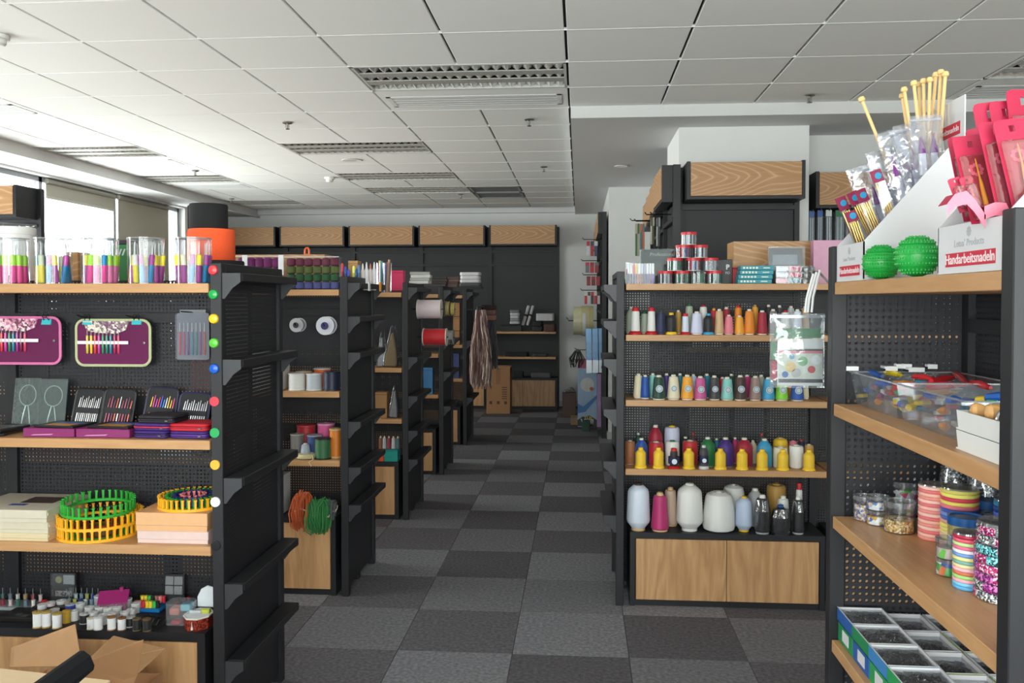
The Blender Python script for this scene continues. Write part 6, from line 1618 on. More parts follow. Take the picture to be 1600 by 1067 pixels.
pin_rack('blue tray of colourful thread reels near the magenta house', 205, 245, 944, 7, [(150, 110, 90), (230, 140, 140), (210, 50, 70), (240, 210, 60), (240, 214, 70), (70, 190, 90), (40, 40, 44)], (30, 120, 190), False, 2)
pin_rack('black tray of dark red reels beside the white lid', 268, 304, 938, 4, [(170, 30, 50), (60, 50, 60), (190, 60, 70), (40, 40, 46)], (36, 36, 42), False, 2)
o = carton('black_case', 'flat black case lying open at the left of the cabinet top', 'case', XU(5, YF + 0.1), XU(68, YF + 0.1), YF + 0.055, YF + 0.15, zc, 0.018, mat((30, 27, 27), 0.35))
ob('grey_patches', G().box(-0.03, -0.01, -0.03, -0.01, 0.0181, 0.0186).box(0.01, 0.03, 0.0, 0.025, 0.0181, 0.0186).box(-0.005, 0.02, -0.04, -0.02, 0.0181, 0.0186), mat((84, 82, 82), 0.4), o)
kt = thing('sewing_kit', 'open black sewing kit with clear lid standing up at the back', 'sewing kit', (XU(84, YF + 0.2), YF + 0.19, zc))
kw = 27 * PXS(84, YF + 0.2)
ob('kit_base', G().box(-kw, kw, -0.045, 0.05, 0, 0.022), mat((34, 32, 34), 0.4), kt, bevel=0.002)
for x, c in ((-0.7, (196, 40, 40)), (-0.2, (40, 80, 56)), (0.2, (130, 34, 40)), (0.65, (190, 170, 150))):
    ob('pin_cushion', G().lathe([(0.013, 0.022), (0.014, 0.026), (0.009, 0.031), (0, 0.033)], 14, (kw * x, 0.0, 0)), mat(c, 0.7), kt, smooth=True)
lidp = ob('kit_lid', G().box(-kw * 0.72, kw * 0.72, 0.05, 0.056, 0.02, 0.115), mat((60, 58, 60), 0.35), kt)
ob('lid_pockets', G().box(0.0, kw * 0.66, 0.046, 0.05, 0.075, 0.108), mat((214, 214, 214), 0.4), lidp)
ob('yellow_disc', G().lathe([(0.0135, 0), (0.012, -0.004), (0, -0.004)], 16, (-kw * 0.3, 0.05, 0.09), 0, 'y'), mat((206, 200, 130), 0.5), lidp)
ob('metal_bits', G().box(-kw * 0.5, kw * 0.5, 0.046, 0.05, 0.03, 0.05), speck([(190, 190, 190), (110, 110, 112), (220, 214, 200)], 160), lidp)
ob('clear_cover', G().box(-kw * 0.72, kw * 0.72, 0.040, 0.0405, 0.02, 0.115), clear((240, 243, 245), 0.1, 0.08, 0.03, 0.4), lidp)
# magenta house
hp = XU(174, YF + 0.17)
hs_ = PXS(174, YF + 0.17)
ht = thing('house_box', 'translucent magenta plastic house shaped box', 'box', (hp, YF + 0.17, zc), R(18))
mg = mat((156, 44, 108), 0.3)
for nm, g in (('wall', G().box(-19 * hs_, 19 * hs_, -0.03, -0.0285, 0.004, 0.05)), ('wall', G().box(-19 * hs_, 19 * hs_, 0.0285, 0.03, 0.004, 0.05)),
              ('gable', G().prism([(-0.0285, 0.004), (0.0285, 0.004), (0.0285, 0.05), (0, 0.075), (-0.0285, 0.05)], 'x', -19 * hs_, -19 * hs_ + 0.0015)), ('gable', G().prism([(-0.0285, 0.004), (0.0285, 0.004), (0.0285, 0.05), (0, 0.075), (-0.0285, 0.05)], 'x', 19 * hs_ - 0.0015, 19 * hs_))):
    ob(nm, g, clear((240, 130, 200), 0.08, 0.08, 0.1), ht)
ob('roof', G().prism([(-0.04, 0.045), (0, 0.079), (0.04, 0.045), (0.04, 0.048), (0, 0.082), (-0.04, 0.048)], 'x', -22 * hs_, 22 * hs_), mg, ht)
ob('chimney', G().box(8 * hs_, 13 * hs_, -0.006, 0.008, 0.076, 0.092), mg, ht)
ob('floor_tray', G().box(-20 * hs_, 20 * hs_, -0.032, 0.032, 0, 0.004), mg, ht)
for k in range(6):
    ob('reel', G().cyl((-15 * hs_ + k * 6 * hs_, -0.012, 0.005), 0.006, 0.03, 10), mat(multi[k], 0.4), ht, smooth=True)
cp = thing('compartment_card', 'dark card with four clear compartments standing at the back right', 'case', (XU(268, YF + 0.25), YF + 0.25, zc), rot=(R(-5), 0, 0))
cw_ = 15 * PXS(268, YF + 0.25)
ob('backing', G().box(-cw_, cw_, 0, 0.004, 0, 0.115), mat((40, 40, 44), 0.4), cp)
for i in (0, 1):
    for j in (0, 1):
        ob('compartment', G().box(-cw_ * 0.92 + i * cw_ * 0.96, -cw_ * 0.06 + i * cw_ * 0.96, -0.01, -0.0005, 0.045 + j * 0.034, 0.075 + j * 0.034), clear((200, 204, 206), 0.12, 0.1, 0.22, 0.6), cp)
tl = thing('tool_tray', 'black plastic tool tray with small loops before the blue tray', 'tray', (XU(236, YF + 0.10), YF + 0.09, zc), R(-20))
ob('tray_floor', G().box(-0.05, 0.05, -0.03, 0.04, 0, 0.004), mat((24, 24, 26), 0.4), tl)
for q in range(4): ob('loop', G().tube([(-0.035 + q * 0.024, -0.02, 0.004), (-0.035 + q * 0.024, -0.008, 0.018), (-0.035 + q * 0.024, 0.012, 0.018), (-0.035 + q * 0.024, 0.03, 0.004)], 0.002, 5), mat((30, 30, 32), 0.4), tl)
bt = thing('clear_pack', 'clear plastic pack with pink and blue sponges beside the red basket', 'pack', (XU(279, YF + 0.1), YF + 0.10, zc))
bs = PXS(279, YF + 0.1)
ob('pack_shell', G().rbox(-21 * bs, 21 * bs, -0.035, 0.035, 0.001, 0.075, 0.02), clear((240, 244, 246), 0.06, 0.08, 0.12, 0.3), bt, smooth=True)
ob('pink_piece', G().box(-16 * bs, 0, -0.02, 0.02, 0.03, 0.055), mat((214, 130, 120), 0.6), bt, bevel=0.004)
ob('blue_piece', G().box(2 * bs, 18 * bs, -0.02, 0.02, 0.045, 0.07), mat((120, 190, 206), 0.6), bt, bevel=0.004)
ob('red_piece', G().box(-12 * bs, 4 * bs, -0.03, 0.0, 0.003, 0.014), mat((200, 40, 60), 0.6), bt, bevel=0.003)
bk_ = thing('sewing_basket', 'red brown woven sewing basket with raised white lid', 'basket', (XU(304, YF + 0.065), YF + 0.075, zc))
bs = PXS(304, YF + 0.07)
oct_ = [(21 * bs * math.cos(R(22.5 + 45 * k)), 0.055 * math.sin(R(22.5 + 45 * k))) for k in range(8)]
ob('basket_body', G().prism(oct_, 'z', 0, 0.04), speck([(130, 44, 30), (96, 30, 22), (156, 60, 42)], 210), bk_)
ob('basket_rim', G().tube([(a * 1.02, b * 1.02, 0.041) for a, b in oct_], 0.003, 6, closed=True), mat((226, 222, 214), 0.5), bk_)
ob('lining', G().prism([(a * 0.93, b * 0.93) for a, b in oct_], 'z', 0.0405, 0.042), mat((230, 230, 232), 0.7), bk_)
ob('yellow_roll', G().cyl((0.006, 0.01, 0.048), 0.009, 0.03, 12, 'x'), mat((190, 196, 70), 0.5), bk_, smooth=True)
ob('silver_roll', G().cyl((-0.03, 0.0, 0.048), 0.007, 0.04, 12, 'x'), mat((206, 210, 216), 0.3, 0.4), bk_, smooth=True)
ob('lid', G().prism([(-0.03, 0.045), (0.036, 0.045), (0.038, 0.09), (0.028, 0.115), (0.006, 0.12), (-0.016, 0.108), (-0.03, 0.08)], 'y', 0.055, 0.063), mat((222, 226, 232), 0.7), bk_, bevel=0.002)
ob('tassel', G().lathe([(0.0, 0.004), (0.004, 0.005), (0.0042, 0.01), (0.0012, 0.018), (0.0008, 0.032)], 8, (0.0, -0.0525, 0)), mat((226, 220, 206), 0.6), bk_, smooth=True)

# ---- open cardboard box, table and chair in the near left corner
kraft = mat((172, 126, 86), 0.75, noise=0.06, scale=30)
kraft2 = mat((190, 146, 104), 0.75, noise=0.06, scale=30)
cbx = thing('cardboard_box', 'open brown cardboard box with raised flaps in front of the left cabinet', 'box', (0, 0, 0))
Yb = 2.45
bx0, bx1 = XU(10, Yb), XU(205, Yb)
by0, by1 = 2.28, 2.62
zb_ = 0.33
for nm, g in (('near_wall', G().box(bx0, bx1, by0, by0 + 0.004, 0, zb_)), ('far_wall', G().box(bx0, bx1, by1 - 0.004, by1, 0, zb_)), ('left_wall', G().box(bx0, bx0 + 0.004, by0 + 0.004, by1 - 0.004, 0, zb_)), ('right_wall', G().box(bx1 - 0.004, bx1, by0 + 0.004, by1 - 0.004, 0, zb_)), ('bottom', G().box(bx0 + 0.004, bx1 - 0.004, by0 + 0.004, by1 - 0.004, 0, 0.006))):
    ob(nm, g, kraft, cbx)
def flap(pix, Ys, m):
    """a flap given by its corner pixels and depths"""
    P3 = [PY(u, v, y) for (u, v), y in zip(pix, Ys)]
    n = (P3[1] - P3[0]).cross(P3[2] - P3[0]).normalized() * 0.004
    vs = P3 + [p_ + n for p_ in P3]
    k = len(P3)
    fs = [tuple(range(k))[::-1], tuple(range(k, 2 * k))] + [(i, (i + 1) % k, k + (i + 1) % k, k + i) for i in range(k)]
    return G().add(vs, fs)
ob('flap', flap([(15, 1042), (17, 1012), (117, 975), (128, 1040)], [by1, by1 + 0.08, by1 + 0.06, by1], None), kraft2, cbx)
ob('flap', flap([(135, 1065), (130, 1038), (178, 993), (259, 1013), (216, 1052)], [by0 + 0.2, by0 + 0.22, by1 + 0.06, by1 + 0.04, by0 + 0.2], None), kraft2, cbx)
ob('flap', flap([(120, 1085), (140, 1033), (224, 1000), (214, 1056), (200, 1085)], [by0 + 0.12, by0 + 0.1, by0 + 0.12, by0 + 0.14, by0 + 0.14], None), kraft, cbx)
tb = thing('work_table', 'pale wooden work table at the lower left corner', 'table', (0, 0, 0))
zt_ = 0.74
c1 = PZ(-30, 1038, zt_); c2 = PZ(150, 1062, zt_)
xr_, yf_ = c2.x + 0.03, c1.y
tp = ob('table_top', G().prism([(-2.2, 1.2), (xr_, 1.2), (xr_, c2.y + 0.0), (c1.x - 0.2, yf_ + 0.02), (-2.2, yf_ + 0.05)], 'z', zt_ - 0.028, zt_), wood((226, 200, 164), (212, 184, 146), 'X', cathedral=0.2), tb)
for x, y in ((xr_ - 0.06, 1.26), (xr_ - 0.06, c2.y - 0.06), (-2.12, 1.26), (-2.12, yf_ - 0.06)):
    ob('leg', G().box(x - 0.02, x + 0.02, y - 0.02, y + 0.02, 0, zt_ - 0.028), blk, tb)
Yc = 1.12
a_, b_ = PY(143, 1018, Yc), PY(40, 1112, Yc)
ch = thing('folding_chair', 'black chair with reclined back showing beside the cardboard box', 'chair', (0, 0, 0))
cb_ = mat((26, 26, 29), 0.8, noise=0.1, spec=0.2)
dx = Vector((a_.x - b_.x, a_.z - b_.z)).normalized(); nx_ = Vector((-dx.y, dx.x)) * 0.012
bx_, bz_ = b_.x - dx.x * 0.42, b_.z - dx.y * 0.42
back = [(a_.x - nx_.x, a_.z - nx_.y - 0.012), (a_.x + 0.001, a_.z - 0.004), (a_.x + nx_.x - 0.004, a_.z + nx_.y - 0.004), (bx_ + nx_.x, bz_ + nx_.y), (bx_ - nx_.x, bz_ - nx_.y)]
ob('backrest', G().prism(back, 'y', 0.72, Yc), cb_, ch, bevel=0.004)
ob('seat', G().rbox(bx_ - 0.42, bx_ + 0.02, 0.70, Yc + 0.02, bz_ - 0.05, bz_ - 0.012, 0.05), cb_, ch, bevel=0.006)
for x in (bx_ - 0.38, bx_ - 0.01):
    for y in (0.74, Yc - 0.02):
        ob('leg', G().box(x - 0.012, x + 0.012, y - 0.012, y + 0.012, 0, bz_ - 0.05), cb_, ch)

# ================================================================ goods on the gondolas further back
y2 = GYk(1)
def reel(label, u, v, wpx, hpx, c, flange, Y, z, group, style='reel'):
    s_ = PXS(u, Y); r = wpx * s_ / 2; h = hpx * s_
    t = thing('cord_reel', label, 'cord reel', (XU(u, Y), Y, z), 0, group)
    ob('bottom_flange', G().lathe([(r, 0), (r, h * 0.05), (r * 0.92, h * 0.07)], 24), mat(flange, 0.4), t, smooth=True)
    ob('wound_cord', G().lathe([(r * 0.94, h * 0.06), (r * 0.95, h * 0.5), (r * 0.94, h * 0.93)], 24), thread(c, pitch=0.004), t, smooth=True)
    ob('top_flange', G().lathe([(r * 0.92, h * 0.92), (r, h * 0.94), (r, h * 0.99), (r * 0.9, h), (r * 0.28, h), (r * 0.28, h * 0.9)], 24), mat(flange, 0.4), t, smooth=True)
    return t
za, zb2 = SH_L[1] + 0.0005, SH_L[2] + 0.0005
yA, yB = y2 + 0.075, y2 + 0.19
gA, gB = 'satin cord reels on the second gondola', 'cord reels on the lower shelf of the second gondola'
for a in [('white satin cord reel, front left', 463, 27, 26, 'white', (230, 230, 230), yA), ('silver grey satin cord reel in the front row', 490, 25, 26, (196, 202, 210), (224, 224, 224), yA), ('navy cord reel in the front row beside the post', 517.5, 27, 29, (24, 30, 60), (40, 44, 60), yA),
          ('brown cord reel at the back left', 453, 18, 24, (150, 80, 40), (190, 150, 110), yB), ('amber cord reel in the back row', 474, 26, 26, (226, 160, 40), (214, 200, 180), yB), ('orange cord reel in the back row', 503, 27, 31, (236, 100, 30), (200, 200, 196), yB), ('bright blue cord reel in the back row beside the post', 526, 20, 26, (30, 110, 190), (200, 204, 210), yB)]:
    lb, u, w, h, c, f, Y = a
    reel(lb + ' of the second gondola' if len(lb.split()) < 11 else lb, u, 0, w, h, C[c] if isinstance(c, str) else c, f, Y, za, gA)
for lb, u, w, h, c, f, Y in [('dark green cord reel on a black foot', 503.5, 26, 33, (44, 104, 60), (30, 34, 32), yA - 0.02), ('orange cord reel standing beside the post', 523.5, 20, 46, (226, 128, 30), (210, 170, 110), yA + 0.015), ('blue cord reel behind the green one', 490.5, 24, 34, (50, 74, 130), (150, 156, 170), yA + 0.045),
                             ('grey cord reel at the left of the lower shelf', 463, 22, 34, (130, 126, 124), (170, 168, 166), yA + 0.065), ('red cord reel at the back of the lower shelf', 477, 30, 45, (180, 36, 46), (190, 60, 66), yB + 0.02), ('pink cord reel at the back of the lower shelf', 508.5, 28, 48, (222, 90, 150), (226, 150, 186), yB + 0.02), ('dark teal cord reel hidden beside the pink one', 529, 18, 44, (24, 66, 62), (40, 60, 60), yB)]:
    reel(lb, u, 0, w, h, c, f, Y, zb2, gB)
cone('blue flecked white cord cone before the blue reel', XU(476, yA), yA, zb2, 0.075, 0.055, (178, 186, 200), 'cone', group=gB)
t = thing('cord_coil', 'cream cord coil lying at the front of the lower shelf', 'cord coil', (XU(476, y2 + 0.04), y2 + 0.055, zb2), 0, gB)
ob('coil', G().lathe([(0.022, 0.0), (0.048, 0.004), (0.05, 0.014), (0.046, 0.024), (0.03, 0.028), (0.02, 0.014)], 24, closed=True), thread((206, 190, 140), pitch=0.005), t, smooth=True)
ob('loose_end', G().tube([(0.04, -0.03, 0.02), (0.05, -0.045, 0.004), (0.03, -0.055, -0.01), (0.045, -0.06, -0.03)], 0.0022, 6), mat((226, 214, 176), 0.7), t, smooth=True)
# hanks of cord on the cabinet top, drooping over its edge
def hank(label, u0, u1, v0, v1, Y, c, n, seed, group='cord hanks on the second gondola'):
    q = random.Random(seed); s_ = PXS(u0, Y)
    x0, x1 = XU(u0, Y), XU(u1, Y); zt, zb = CZ + (470 - v0) * s_, CZ + (470 - v1) * s_
    t = thing('cord_hank', label, 'cord hank', ((x0 + x1) / 2, Y, zb), 0, group)
    w, h = (x1 - x0) / 2, zt - zb
    g = G()
    for k in range(n):
        a = q.uniform(-0.9, 0.9); b = q.uniform(-0.9, 0.9)
        pts = []
        for i in range(9):
            f = i / 8
            ang = math.pi * 2 * f
            pts.append((w * (0.55 * a + 0.42 * math.sin(ang) * (0.6 + 0.4 * q.random())), -0.03 + 0.045 * b + 0.02 * math.cos(ang * 2 + a), h * (0.52 - 0.46 * math.cos(ang) * q.uniform(0.75, 1.0))))
        g.tube(pts, 0.0032, 5, closed=True)
    ob('cord_loops', g, thread(c, 0.7, 0.003), t, smooth=True, kind='stuff')
    ob('core', G().lathe([(w * 0.1, h * 0.12), (w * 0.62, h * 0.28), (w * 0.7, h * 0.55), (w * 0.5, h * 0.8), (w * 0.1, h * 0.92)], 12), thread(tuple(int(x * 0.75) for x in c), 0.8, 0.003), t, smooth=True)
    ob('tie', G().tube([(w * 0.75 * math.cos(a), 0.045 * math.sin(a), h * 0.55 + 0.01 * math.sin(3 * a)) for a in [2 * math.pi * i / 12 for i in range(12)]], 0.004, 6, closed=True), mat((226, 210, 180), 0.7), t, smooth=True)
hank('orange cord hank with pale tie on the cabinet', 456, 488, 766, 832, y2 - 0.02, (206, 92, 34), 26, 1)
hank('green cord hank drooping over the wooden door', 478, 521, 776, 838, y2 - 0.03, (44, 130, 60), 34, 2)
hank('black and white flecked cord hank beside the post', 502, 528, 780, 816, y2 + 0.03, (90, 90, 92), 18, 3)
# spools hung on pegs pointing at the viewer
def peg_spool(label, u, v, wpx, dep, c, fl, Y, n=1, core=(60, 60, 110)):
    s_ = PXS(u, Y); r = wpx * s_ / 2
    t = thing('hung_spool', label, 'spool', (XU(u, Y), Y, CZ + (470 - v) * s_), group='spools hung on pegs')
    ob('front_flange', G().lathe([(r * 0.25, -0.004), (r, -0.004), (r, 0.0), (r * 0.25, 0.0)], 24, (0, 0, 0), 0, 'y', True), mat(fl, 0.45), t, smooth=True)
    ob('winding', G().cyl((0, 0, 0), r * 0.86, dep, 24, 'y'), thread(c, axis='Y'), t, smooth=True)
    ob('rear_flange', G().cyl((0.0, dep, 0), r, 0.004, 24, 'y'), mat(fl, 0.45), t, smooth=True)
    ob('core', G().lathe([(r * 0.42, -0.012), (r * 0.36, -0.005), (r * 0.25, -0.001)], 18, (0, 0, 0), 0, 'y'), mat(core, 0.5), t, smooth=True)
    ob('peg_hook', G().tube([(0, dep + 0.12, 0.0), (0, -0.02, 0), (0, -0.03, 0.012)], 0.003), mat((24, 24, 26), 0.4, 0.5), t)
peg_spool('pair of small grey spools hung on a peg at the left', 463, 508, 22, 0.05, (170, 170, 172), (190, 190, 194), y2 + 0.11, core=(60, 60, 64))
peg_spool('large white flanged spool with navy core hung on a peg', 508, 509, 29, 0.05, (206, 206, 214), (214, 214, 222), y2 + 0.10)
# fabric roll bags on the top shelf
def roll_bag(label, u0, u1, v0, v1, Y, rows, n, bands):
    s_ = PXS(u0, Y); w, h = (u1 - u0) * s_, (v1 - v0) * s_
    t = thing('fabric_bag', label, 'bag', ((XU(u0, Y) + XU(u1, Y)) / 2, Y, SH_L[0] + 0.0005), group='clear bags of fabric rolls')
    hz = (CZ + (470 - v0) * s_) - SH_L[0]
    rh = hz / len(rows)
    for j, c in enumerate(rows):
        for k in range(n):
            x = -w / 2 + w * (k + 0.5) / n
            ob('fabric_roll', G().lathe([(w / n * 0.3, rh * (len(rows) - 1 - j)), (w / n * 0.5, rh * (len(rows) - 1 - j) + rh * 0.15), (w / n * 0.5, rh * (len(rows) - j) - rh * 0.12), (w / n * 0.3, rh * (len(rows) - j))], 12, (x, 0, 0)), mat(c, 0.85, noise=0.2, scale=40), t, smooth=True)
    ob('bag_film', G().box(-w / 2 - 0.006, w / 2 + 0.006, -w / n * 0.55, w / n * 0.55, 0.0003, hz + 0.006), clear((240, 242, 244), 0.01, 0.15, 0.0, 0.5), t)
    ob('bag_seam', G().tube([(-w / 2 - 0.006, -w / n * 0.56, hz + 0.006), (w / 2 + 0.006, -w / n * 0.56, hz + 0.006)], 0.0022, 6), mat((226, 220, 226), 0.5), t)
    for b in bands:
        x = XU(b, Y) - t.location.x
        ob('white_band', G().box(x - 0.014, x + 0.014, -w / n * 0.6, -w / n * 0.58, hz * 0.45, hz + 0.012), mat((226, 226, 232), 0.5), t)
    return t
roll_bag('clear bag of fabric rolls striped plum, olive, green and blue', 448, 531, 404, 458, y2 + 0.055, [(118, 44, 70), (98, 106, 52), (44, 92, 52), (92, 92, 150)], 6, ())
roll_bag('clear bag of plum and green fabric rolls with white bands', 372, 440, 403, 458, y2 + 0.06, [(128, 40, 104), (60, 100, 70), (50, 92, 60)], 5, (386, 442))
yq = y2 + 0.33
wooden_box('long wooden box behind the fabric bags on the second gondola', XU(362, yq), XU(508, yq), yq, yq + 0.2, SH_L[0] + 0.0005, (470 - 398) * PXS(430, yq) - (SH_L[0] - CZ))
t = thing('orange_clip', 'orange plastic loop clip above the fabric bags', 'clip', (XU(477.5, yq), yq + 0.03, CZ + (470 - 398) * PXS(477, yq) + 0.0005))
ob('loop', G().tube([(-0.012, 0, 0), (-0.012, 0, 0.026), (-0.006, 0, 0.038), (0.006, 0, 0.038), (0.012, 0, 0.026), (0.012, 0, 0)], 0.0055, 8), mat((236, 100, 30), 0.4), t, smooth=True)
ob('foot', G().box(-0.018, 0.018, -0.006, 0.006, 0, 0.006), mat((226, 92, 28), 0.4), t)
# small goods on the rear top of the second gondola
yk = y2 + 0.40
z1 = SH_L[0] + 0.0005
def u_box(label, u0, u1, v0, Y, z, c, name='small_box', depth=0.08, group=None):
    s_ = PXS(u0, Y)
    return carton(name, label, 'box', XU(u0, Y), XU(u1, Y), Y - depth / 2, Y + depth / 2, z, CZ + (470 - v0) * s_ - z, mat(c, 0.5), group)
u_box('small tan carton above the second gondola end', 547, 562, 408, yk + 0.04, z1, (190, 146, 96))
for k, (u, c, cn) in enumerate([(535, (190, 50, 60), 'red'), (540, (40, 70, 140), 'blue'), (545, (60, 70, 160), 'indigo'), (553, (190, 200, 80), 'lime'), (557, (40, 60, 110), 'navy'), (561, (60, 100, 140), 'steel blue')]):
    s_ = PXS(u, yk); t = thing('marker_pen', '%s marker pen standing on the second gondola top' % cn, 'pen', (XU(u, yk - 0.06), yk - 0.06, z1), group='pens on the second gondola')
    h_ = (470 - (412 + (k * 5) % 11)) * s_ - (z1 - CZ)
    ob('barrel', G().cyl((0, 0, 0), 0.008, h_ * 0.7, 10), mat(c, 0.4), t, smooth=True)
    ob('cap', G().lathe([(0.0085, h_ * 0.7), (0.008, h_ * 0.95), (0.004, h_)], 10), mat(tuple(min(255, int(x * 1.2 + 20)) for x in c), 0.4), t, smooth=True)
for k, (u, c) in enumerate([(567, (214, 206, 200)), (573, (226, 226, 228)), (579, (206, 196, 190)), (585, (220, 216, 224))]):
    s_ = PXS(u, yk); t = thing('glue_bottle', 'small pale glue bottle on the second gondola, %s from the left' % ORD[k], 'bottle', (XU(u, yk - 0.02), yk - 0.02, z1), group='glue bottles')
    h_ = (470 - 412) * s_ - (z1 - CZ) + 0.008 * (k % 2)
    ob('bottle_body', G().lathe([(0.011, 0), (0.0115, 0.01), (0.0115, h_ * 0.7), (0.006, h_ * 0.8)], 14), mat(c, 0.35), t, smooth=True)
    ob('nozzle', G().lathe([(0.006, h_ * 0.78), (0.005, h_ * 0.9), (0.002, h_)], 10), mat((200, 120, 100) if k == 2 else (236, 236, 236), 0.4), t, smooth=True)
for u, c, cn in ((560, (226, 226, 228), 'white'), (572.5, (240, 160, 40), 'orange')):
    Y = y2 + 0.12; p_ = PY(u, 440, Y)
    t = thing('price_clip', 'small %s clip on the top ledge of the second gondola' % cn, 'clip', (GX + 0.081, Y + (u - 560) * 0.02, 1.60), group='clips on the ledge')
    ob('clip_body', G().rbox(-0.0, 0.006, -0.018, 0.018, -0.028, 0.022, 0.003), mat(c, 0.4), t, bevel=0.002)
    ob('clip_lip', G().box(-0.012, 0.0, -0.018, 0.018, 0.0125, 0.0165), mat(c, 0.4), t)

# third gondola
y3 = GYk(2)
t = thing('pen_jar', 'tall clear jar crammed with colourful pens on the third gondola', 'jar', (XU(600, y3 + 0.09), y3 + 0.09, z1))
s_ = PXS(600, y3 + 0.09); r = 12 * s_; h = (470 - 411) * s_ - (z1 - CZ)
ob('jar_wall', G().lathe([(r, 0.001), (r, h)], 24), clear((244, 247, 250), 0.08, 0.05, 0.03), t, smooth=True)
ob('jar_base', G().lathe([(r * 0.98, 0), (r * 0.98, 0.004)], 24), clear((240, 243, 246), 0.1, 0.06, 0.1), t)
for k in range(9):
    a = 2 * math.pi * k / 9
    pn = ob('pen', G().tube([(r * 0.6 * math.cos(a), r * 0.6 * math.sin(a), 0.004), (r * 0.8 * math.cos(a + 0.4), r * 0.8 * math.sin(a + 0.4), h * (0.9 + 0.22 * ((k * 0.618) % 1)))], 0.0085, 8), mat([(214, 120, 60), (200, 60, 70), (40, 130, 150), (230, 190, 60), (80, 60, 140), (226, 140, 150), (20, 150, 160), (90, 70, 150), (206, 160, 120)][k], 0.4), t, smooth=True)
o = u_box('pink and brown carton on the third gondola top', 612, 632, 423, y3 + 0.38, z1, (214, 50, 100)); ob('brown_end', G().box(0.045, 0.075, -0.04, 0.04, 0, 0.05), mat((150, 90, 60), 0.5), o)
def clear_sack(label, u0, u1, v0, Y, z, c, seed, lean_=0.0):
    s_ = PXS(u0, Y); w = (u1 - u0) * s_ / 2; h = CZ + (470 - v0) * s_ - z
    t = thing('goods_bag', label, 'bag', ((XU(u0, Y) + XU(u1, Y)) / 2, Y, z), rot=(0, lean_, 0), group='clear bags on the far shelves')
    k = 1 if lean_ >= 0 else -1
    shp = [(-w, 0.0), (w * 0.95, 0.0), (w, h * 0.3), (w * 0.8, h * 0.62), (w * 0.45 * k, h), (w * 0.1 * k, h * 0.93), (-w * 0.35, h * 0.55), (-w * 0.8, h * 0.3)]
    ob('contents', G().prism([(a * 0.85, 0.004 + b * 0.8) for a, b in shp], 'y', -0.02, 0.03), mat(c, 0.7, noise=0.35, scale=45), t, bevel=0.008)
    ob('bag_film', G().prism(shp, 'y', -0.045, 0.05), clear((238, 241, 243), 0.05, 0.12, 0.03, 0.8), t, bevel=0.012)
    return t
clear_sack('clear bag with tan contents leaning on the third gondola', 598, 622, 506, y3 + 0.09, za, (150, 124, 86), 1, 0.0)
clear_sack('small white tissue bag on the third gondola', 590, 601, 516, y3 + 0.12, za, (196, 198, 204), 2)
u_box('brown carton on the lower shelf of the third gondola', 588, 606, 612, y3 + 0.1, zb2, (168, 126, 82))
clear_sack('clear bag of grey bits beside the brown carton', 608, 622, 600, y3 + 0.08, zb2, (150, 148, 150), 3)
for k, (u, c, cn) in enumerate([(594, (150, 90, 60), 'brown'), (600, (190, 200, 206), 'pale'), (607, (160, 50, 60), 'red'), (614, (210, 214, 216), 'white'), (621, (90, 110, 120), 'grey blue')]):
    cone('%s small cone on the cabinet of the third gondola' % cn, XU(u, y3 + 0.13), y3 + 0.13, 0.4005, 0.16, 0.035, c, 'cone', group='cones on the third gondola')
u_box('teal carton at the front of the third gondola cabinet', 601, 622, 703, y3 + 0.05, 0.4005, (30, 150, 140), depth=0.06)
u_box('small orange carton left of the teal one', 590, 600, 708, y3 + 0.05, 0.4005, (220, 90, 50), depth=0.05)
# fourth gondola: big spools on rods along the front
y4 = GYk(3)
def rod_spool(label, u, v, wpx, hpx, c, Y, fl=None, group='big spools on rods', ext=0.05):
    s_ = PXS(u, Y); L, r = wpx * s_, hpx * s_ / 2
    t = thing('rod_spool', label, 'spool', (XU(u, Y) + 0.022, Y, CZ + (470 - v) * s_), group=group)
    ob('winding', G().lathe([(r * 0.9, -L / 2), (r, -L / 2 + 0.01), (r, L / 2 - 0.01), (r * 0.9, L / 2)], 24, (0, 0, 0), 0, 'x'), thread(c, 0.6, 0.005, 'X'), t, smooth=True)
    for q in (-1, 1): ob('flange', G().cyl((q * L / 2 - 0.003, 0, 0), r * 1.06, 0.006, 24, 'x'), mat(fl or (222, 216, 206), 0.5), t, smooth=True)
    ob('rod', G().tube([(-L / 2 - ext, 0, 0), (L / 2 + 0.012, 0, 0)], 0.005), mat((30, 30, 32), 0.4, 0.5), t)
rod_spool('pale pink white cord spool hung crosswise on the third gondola end', 666.5, 483, 36, 29, (226, 208, 212), y3 + 0.17)
rod_spool('bright red cord spool hung crosswise under the white one', 675, 526.5, 36, 26, (200, 24, 34), y3 + 0.17)
y5 = GYk(4)
for k, (u, v, w, h, c, lb) in enumerate([(688, 482, 4.5, 24, (224, 212, 214), 'narrow pale spool hung on the fourth gondola end'), (696, 482, 4.5, 22, (206, 190, 130), 'narrow straw yellow spool hung beside the pale one'), (704, 483, 4.5, 20, (214, 196, 120), 'second narrow yellow spool hung on the fourth gondola end'), (700, 527, 9, 22, (170, 166, 164), 'narrow grey spool hung on the fourth gondola end')]):
    rod_spool(lb, u, v, w, h, c, y4 + 0.12, c, 'narrow spools on the fourth gondola', ext=(0.03, 0.004, 0.004, 0.06)[k])
for k in range(3):
    u_box('brown carton of the little stack on the fifth gondola, %s one' % ['lowest', 'middle', 'top'][k], 705, 719, 517 - 22 * k, y5 + 0.1, za + 0.15 * k, (176, 128, 84), group='brown cartons on the fifth gondola')
u_box('blue white striped carton on the fourth gondola', 661, 677, 574, y4 + 0.08, zb2 + 0.0, (70, 130, 180))
u_box('blue picture carton on the lower shelf of the fifth gondola', 703, 718, 552, y5 + 0.1, zb2, (70, 80, 130))
